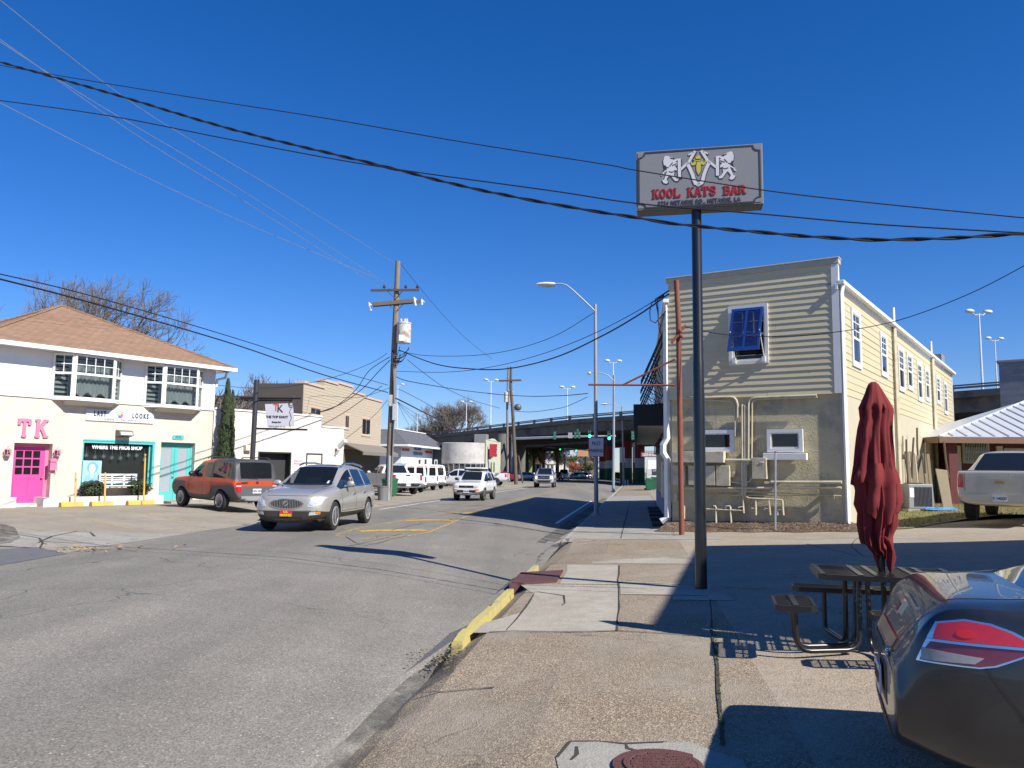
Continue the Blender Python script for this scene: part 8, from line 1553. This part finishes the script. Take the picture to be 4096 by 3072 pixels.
for zz in (.92, 1.0): patch(tt, t_, L, "grille_bar", 'F', [(-.54, zz), (.54, zz), (.54, zz + .02), (-.54, zz + .02)], m_chrome, .024, False, 1)
patch(tt, t_, L, "headlight", 'F', [(.62, .92), (.86, .92), (.90, 1.14), (.66, 1.14)], m_lampc, .012); m_lit = emit("lit amber lamp", (1, .45, .12), 4); patch(tt, t_, L, "indicator", 'F', [(.64, 1.0), (.76, 1.0), (.76, 1.08), (.64, 1.08)], m_lit, .02); patch(tt, t_, L, "headlight_lens", 'F', [(.70, .90), (.80, .90), (.80, .97), (.70, .97)], emit("lit head lamp", (1, .96, .85), 5), .02)
patch(tt, t_, L, "front_bumper", 'F', [(-.92, .56), (.92, .56), (.92, .78), (-.92, .78)], m_chrome, .03, False, 3, .06); patch(tt, t_, L, "air_intake", 'F', [(-.62, .50), (.62, .50), (.58, .70), (-.58, .70)], m_blk, .045, False); text("badge", "O", .13, m_chrome, t_, (L / 2 + .02, 0, .98), face='+X', depth=.01, bold=.008)
for sd in (1, -1): b = MB(); b.ball((L / 2 - 1.95, sd * 1.2, 1.36), (.09, .13, .13)); b.build("mirror_housing", m_blk, t_, smooth=True)
sp_ = GG('d', 1780, 1290); hs_ = (-.50, .866)
s_, ts, L = car("pickup_truck", "white pickup truck seen from behind beside the near utility pole", "truck", (sp_.x + hs_[0] * 1.3 - .35, sp_.y + hs_[1] * 1.3 + .9, .16), hs_, pick_rows(5.8, 1.0, 1.87), ((1.0, .40), (4.65, .40)), p_w, pkey, {}, tw=.26, bed=(3.95, 5.65, .80, .75, bedm), mirx=(1.95, 1.28, .94), seams=([(1.7, .6), (1.7, 1.22)], [(3.1, .6), (3.1, 1.25)])); tail_end(ts, s_, L, 1.32, "B14 7720")
rp = GG('f', 1440, 1274); hh_ = (-.985, .17)
d_r, td, L = car("pickup_truck", "white pickup bed with red tail lamp sticking out behind the small white SUV", "truck", (rp.x - 1.75, rp.y + 1.15, .10), hh_, pick_rows(5.75, 1.0, 1.9), ((1.0, .41), (4.6, .41)), p_w, pkey, {}, tw=.26, bed=(3.95, 5.6, .80, .75, bedm), mirx=(1.95, 1.28, .94), wmat=m_chrome); tail_end(td, d_r, L)
patch(td, d_r, L, "side_tail_light", 'S', [(5.56, .9), (5.70, .9), (5.70, 1.24), (5.56, 1.24)], m_red, .010)
p_ch = carpaint("champagne paint", (.50, .46, .375), .3, .34); ap_ = Vector((13.95, 22.7, 0)); ha = (.62, .785)
RA = pick_rows(5.6, 1.0, 1.88, (1.75, 2.4, 3.55, 4.25)); a_v, ta_, L = car("pickup_truck", "champagne pickup truck with a gold tailgate badge parked by the red porch building", "truck", (ap_.x, ap_.y, ZG(ap_.x, ap_.y) + .0), ha, RA, ((1.0, .40), (4.3, .40)), p_ch, pkey, {}, tw=.27, mirx=(1.95, 1.28, .94)); tail_end(ta_, a_v, L, 1.32, "C 140237", 1.0, p_ch)
patch(ta_, a_v, L, "bed_cover", 'T', [(4.45, -.82), (5.5, -.82), (5.5, .82), (4.45, .82)], bedm, .01, False, 2); text("badge", "", .1, m_chrome, a_v, (0, 0, 0)) if False else None
patch(ta_, a_v, L, "badge", 'B', [(-.12, .985), (-.04, .985), (-.04, 1.0), (.04, 1.0), (.04, .985), (.12, .985), (.10, 1.03), (.04, 1.03), (.04, 1.045), (-.04, 1.045), (-.04, 1.03), (-.10, 1.03)], M_("gold badge", (.55, .34, .06), .35, metal=.6), .014, False, 0); patch(ta_, a_v, L, "tailgate_handle", 'B', [(-.22, 1.10), (.22, 1.10), (.25, 1.24), (-.25, 1.24)], p_ch, .035, False, 1)
# -- vans
def van_rows(L=4.55, W=.90, H=2.0): return [(.0, .35, .5, .65, .82, .88, W * .8, W * .7, W * .55), (.06, .3, .5, .7, .95, 1.0, W * .93, W * .82, W * .7), (.7, .28, .5, .8, 1.08, 1.14, W, W * .9, W * .78), (.95, .28, .5, .8, 1.12, 1.2, W, W * .94, W * .8), (1.75, .28, .5, .8, 1.15, H - .12, W, W * .97, W * .80), (2.1, .28, .5, .8, 1.15, H, W, W * .97, W * .82), (2.2, .28, .5, .8, 1.15, H, W, W * .97, W * .82), (L - .12, .3, .5, .8, 1.15, H, W, W * .97, W * .82), (L - .02, .34, .5, .8, 1.15, H - .05, W * .98, W * .95, W * .80), (L, .4, .5, .8, 1.1, H - .2, W * .92, W * .9, W * .74)]
vk = side_key(3, (3, 4), -5, True); m_org = M_("orange stripe", (.62, .15, .03), .4); m_blu = M_("blue stripe", (.03, .06, .30), .4)
def van(label, c, x, y, dz, H=2.0, letter=None, hv=(-.50, .866)):
    p = GG(c, x, y); o, t, L = car("delivery_van", label, "van", (p.x + hv[0] * 1.0 - hv[1] * .62, p.y + hv[1] * 1.0 + hv[0] * -.62 + dz, .13), hv, van_rows(4.6, .9, H), ((.9, .33), (3.8, .33)), p_w, vk, {'clad': M_("grey van bumper", (.20, .20, .21), .6)}, "white vans with orange and blue stripes", tw=.21, mirx=(1.35, 1.2, .88))
    patch(t, o, L, "rear_window", 'B', [(.08, 1.12), (.62, 1.12), (.58, 1.72), (.08, 1.72)], m_cg, .010); patch(t, o, L, "tail_light", 'B', [(.72, .72), (.84, .72), (.82, 1.08), (.72, 1.08)], m_red, .012); patch(t, o, L, "rear_bumper", 'B', [(-.84, .38), (.84, .38), (.84, .52), (-.84, .52)], m_clad, .06, False, 3, .08); patch(t, o, L, "door_gap", 'B', [(-.008, .56), (.008, .56), (.008, 1.86), (-.008, 1.86)], m_seam, .003, False, 2, .01)
    patch(t, o, L, "door_stripe", 'B', [(.15, 1.77), (.62, 1.77), (.60, 1.84), (.15, 1.84)], m_org, .008); patch(t, o, L, "orange_stripe", 'S', [(2.4, 1.30), (4.5, 1.30), (4.5, 1.42), (2.4, 1.46)], m_org, .006, cuts=2); patch(t, o, L, "blue_stripe", 'S', [(2.4, 1.18), (4.5, 1.18), (4.5, 1.28), (2.4, 1.28)], m_blu, .006, cuts=2); plate(o, L, L + .005, .82, False, "", y=-.3); patch(t, o, L, "notice", 'B', [(.3, .85), (.5, .85), (.5, 1.02), (.3, 1.02)], M_("grey print", (.35, .36, .4), .6), .008)
    if letter: text("lettering", letter, .42, m_org, o, (L / 2 - 3.9, .93, 1.62), face=180, depth=.02, bold=.014, shear=.2)
    return o
van("white striped van farthest left of the three, partly behind the white pickup", 'f', 215, 1368, .0); van("middle white van with orange LAR lettering on its side", 'f', 405, 1338, .0, 2.0, "LAR"); van("white van at the right end of the row of three", 'f', 520, 1322, .5)
van("white van showing only its stripes between the two pickups and the pole", 'd', 1690, 1240, 4.0)
# -- ordinary cars
def sedan_rows(L=4.7, W=.9, H=1.45): return [(.0, .28, .42, .55, .66, .70, W * .72, W * .62, W * .5), (.06, .22, .42, .58, .74, .79, W * .9, W * .78, W * .64), (.5, .2, .42, .6, .83, .89, W * .98, W * .86, W * .72), (1.15, .2, .4, .62, .92, .98, W, W * .92, W * .78), (1.3, .2, .4, .62, .94, 1.01, W, W * .93, W * .8), (2.1, .2, .4, .64, .97, H - .03, W, W * .94, W * .66), (2.5, .2, .4, .64, .97, H, W, W * .94, W * .66), (2.58, .2, .4, .64, .97, H, W, W * .94, W * .66), (3.2, .2, .4, .66, .98, H - .05, W, W * .93, W * .65), (3.4, .2, .4, .66, .99, H - .1, W, W * .93, W * .65), (L - .75, .22, .42, .68, 1.0, 1.06, W * .99, W * .91, W * .76), (L - .15, .26, .45, .70, .98, 1.04, W * .95, W * .85, W * .72), (L - .04, .3, .46, .68, .93, .98, W * .88, W * .78, W * .66), (L, .36, .46, .62, .8, .84, W * .76, W * .66, W * .54)]
sk = side_key(4, (4, 5, 7, 8), 9, False)
def simple_car(label, c, x, y, dep, hv, col, rows=None, group="cars under and beyond the bridge", wl=None, name="parked_car", z=None, lights=False):
    p = DP(c, x, y, dep); rows = rows or sedan_rows(); L = rows[-1][0]; wl = wl or ((.95, .32), (L - 1.05, .32)); o, t, L = car(name, label, "car", (p.x, dep, ZG(p.x, dep) if z is None else z), hv, rows, wl, carpaint("paint " + label[:12], col, .3, .35), sk, {}, group, tw=.2, mirx=(1.75, .98, .83), levels=1)
    patch(t, o, L, "headlight", 'F', [(.45, .60), (.72, .60), (.72, .72), (.45, .72)], emit("lit lamps", (1, .8, .6), 3) if lights else m_lampc, .012); patch(t, o, L, "tail_light", 'B', [(.48, .70), (.72, .70), (.72, .86), (.48, .86)], m_red, .012); patch(t, o, L, "grille", 'F', [(-.38, .50), (.38, .50), (.38, .64), (-.38, .64)], m_blk, .012, False); return o
mvr = [(a, zb, zc, zm, bl * 1.06, zt * 1.18 if zt > 1.2 else zt * 1.08, wm * 1.05, wb * 1.06, wt * 1.1) for a, zb, zc, zm, bl, zt, wm, wb, wt in sedan_rows(4.6)]; mvr[9] = (3.9, .2, .4, .7, 1.06, 1.56, .94, .9, .64); mvr[8] = (3.5, .2, .4, .7, 1.05, 1.64, .945, .9, .66); mvr[10] = (4.3, .24, .42, .7, 1.06, 1.14, .93, .86, .7); mvr[11] = (4.5, .28, .45, .7, 1.0, 1.06, .9, .82, .66)
wp = GG('f', 760, 1286); simple_car("white family car parked side-on behind the small white SUV", 'f', 850, 1280, wp.y + .9, (-.98, .2), (.72, .72, .72), mvr, "cars parked on the left lots", z=.11)
simple_car("grey sedan parked side-on under the bridge at the left", 't', 545, 840, 128, (-.98, -.15), (.22, .23, .22)); simple_car("red car half hidden at the left edge behind the white pickup bed", 't', 40, 780, 118, (-.9, .3), (.35, .02, .02)); simple_car("red car queuing just right of the silver pickup", 't', 1285, 850, 148, (-.12, -.99), (.30, .015, .02)); simple_car("silver blue hatchback parked at the kerb beyond the bridge", 't', 1700, 830, 172, (-.5, -.86), (.25, .33, .48)); simple_car("blue car with lights on beyond the bridge", 't', 1885, 820, 182, (-.15, -.99), (.03, .08, .32), lights=True); simple_car("dark blue car between the two cars beyond the bridge", 't', 1800, 815, 196, (-.15, -.99), (.03, .05, .14)); simple_car("dark car at the far right of the queue beyond the bridge", 't', 1960, 810, 200, (-.15, -.99), (.03, .03, .05), lights=True)
wv = [(a, zb + .1, zc + .1, zm + .1, bl + .12, zt + .5 if zt > 1.2 else zt + .18, wm * 1.1, wb * 1.12, wt * 1.15) for a, zb, zc, zm, bl, zt, wm, wb, wt in sedan_rows(4.9)]; wv[9] = (4.4, .3, .5, .8, 1.12, 1.88, .98, .95, .78); wv[10] = (4.7, .34, .5, .8, 1.1, 1.5, .97, .94, .74)
simple_car("white van queuing behind the silver pickup beyond the bridge", 't', 1415, 850, 156, (-.12, -.99), (.7, .7, .7), wv, name="delivery_van"); simple_car("dark car crossing on top of the bridge", 'r', 1380, 1320, 158, (.5, -.86), (.02, .03, .05), z=9.0)
# -- the dark sedan at our right
RN = [(.0, .28, .42, .55, .66, .70, .66, .58, .46), (.06, .22, .42, .58, .76, .81, .82, .72, .6), (.6, .2, .42, .6, .88, .94, .88, .80, .68), (1.2, .2, .4, .62, .96, 1.03, .90, .84, .72), (1.4, .2, .4, .62, .99, 1.06, .90, .85, .74), (2.2, .2, .4, .66, 1.02, 1.44, .90, .85, .60), (2.6, .2, .4, .66, 1.02, 1.47, .90, .85, .60), (2.68, .2, .4, .66, 1.02, 1.47, .90, .85, .60), (3.3, .2, .4, .68, 1.03, 1.42, .90, .85, .58), (3.48, .2, .4, .68, 1.04, 1.38, .90, .85, .57), (4.18, .21, .42, .72, 1.075, 1.12, .895, .84, .70), (4.50, .23, .43, .76, 1.08, 1.115, .87, .81, .68), (4.64, .27, .44, .78, 1.07, 1.10, .835, .775, .65), (4.735, .30, .46, .76, .97, .99, .80, .745, .62), (4.80, .32, .46, .64, .82, .855, .765, .70, .56), (4.86, .34, .47, .60, .73, .76, .73, .66, .52)]
p_dk = carpaint("dark slate blue paint", (.012, .015, .020), .15, .3, .6); hn = Vector((math.cos(R(-20)), math.sin(R(-20)))); rear = Vector((2.16, 4.86)); cn = rear + hn * 2.43
n_, tn_, L = car("sedan_car", "dark slate sedan with red tail lamps in the near right corner", "car", (cn.x, cn.y, .0), (hn.x, hn.y), RN, ((.95, .335), (3.80, .335)), p_dk, sk, {}, tw=.22, levels=3, creases=((4, .45), (3, .25), (5, .2)), mirx=(1.9, 1.04, .85), seams=([(2.62, .3), (2.62, 1.0)], [(3.5, .35), (3.62, .7), (3.6, 1.02)], [(4.22, .38), (4.34, .62), (4.48, .83)]))
def tl(name, mode_poly_b, poly_s, mat, off): patch(tn_, n_, L, name, 'S', poly_s, mat, off, cuts=4, depth=.02)
TS = [(4.27, .955), (4.36, .88), (4.46, .82), (4.53, .80), (4.79, .80), (4.765, .88), (4.735, .97), (4.70, 1.06), (4.58, 1.095), (4.47, 1.08), (4.38, 1.04), (4.31, .99)]; tcx, tcz = 4.56, .945
TS = [(x - .03, .925 + (z - .945) * .74) for x, z in TS]; tcz = .925
def TSs(k, z0=0, z1=9): return [(min(tcx + (x - tcx) * k, 4.685 if z0 else 9), min(max(tcz + (z - tcz) * k, z0), z1)) for x, z in TS]
tl("tail_light_rim", [(.42, .82), (.74, .82), (.785, 1.005), (.56, 1.01)], TS, m_chrome, .004)
m_redlow = M_("deep maroon lamp lens", (.13, .012, .02), .1, .3, 25, coat=1)
tl("tail_light", [(.50, .93), (.765, .93), (.78, .995), (.58, 1.0)], TSs(.93, .932), m_red, .010)
tl("tail_light_lower", [(.45, .828), (.74, .828), (.76, .918), (.50, .918)], TSs(.93, 0, .918), m_redlow, .010)
tl("reversing_light", [(.45, .83), (.74, .83), (.75, .868), (.48, .868)], [(4.48, .868), (4.52, .838), (4.74, .83), (4.735, .885)], M_("dim clear lens", (.26, .25, .25), .15, .3, 40, coat=.6), .014)
tl("tail_light_divider", [(.52, .919), (.765, .919), (.765, .931), (.53, .931)], [(4.27, .919), (4.715, .919), (4.71, .931), (4.28, .931)], m_chrome, .016)
patch(tn_, n_, L, "tail_light_bulb", 'S', [(4.55 + .04 * math.cos(a * .393), .968 + .018 * math.sin(a * .393)) for a in range(16)], M_("bright red bulb", (.55, .02, .025), .2), .014, cuts=1, depth=.02)
patch(tn_, n_, L, "bumper_gap", 'S', [(3.95, .56), (4.35, .60), (4.35, .606), (3.95, .566)], m_seam, .002, cuts=3, depth=.01)
patch(tn_, n_, L, "boot_strip", 'B', [(-.40, .80), (.40, .80), (.42, .855), (-.42, .855)], m_chrome, .014, False, 3); patch(tn_, n_, L, "badge", 'B', [(-.05, .93), (.05, .93), (.05, 1.0), (-.05, 1.0)], m_chrome, .018, False, 1); patch(tn_, n_, L, "badge_mark", 'B', [(-.035, .945), (.035, .945), (.035, .985), (-.035, .985)], m_sred, .022, False, 1)
patch(tn_, n_, L, "boot_gap", 'B', [(-.44, .76), (.44, .76), (.44, .772), (-.44, .772)], m_seam, .003, False, 3, .01); patch(tn_, n_, L, "plate_recess", 'B', [(-.27, .47), (.27, .47), (.27, .67), (-.27, .67)], m_blk, .003, False, 2, .01); plate(n_, L, L + .012, .575, False, "TLV 019", w_=.30)
patch(tn_, n_, L, "boot_gap", 'T', [(4.05, .60), (4.62, .585), (4.62, .597), (4.05, .612)], m_seam, .002, True, 4, .008); patch(tn_, n_, L, "lower_valance", 'B', [(-.62, .345), (.62, .345), (.62, .40), (-.62, .40)], m_blk, .006, False, 3)
text("badge", "XR", .05, m_chrome, n_, (-L / 2 - .0, -.36, .78), face='-X', depth=.01, bold=.004)
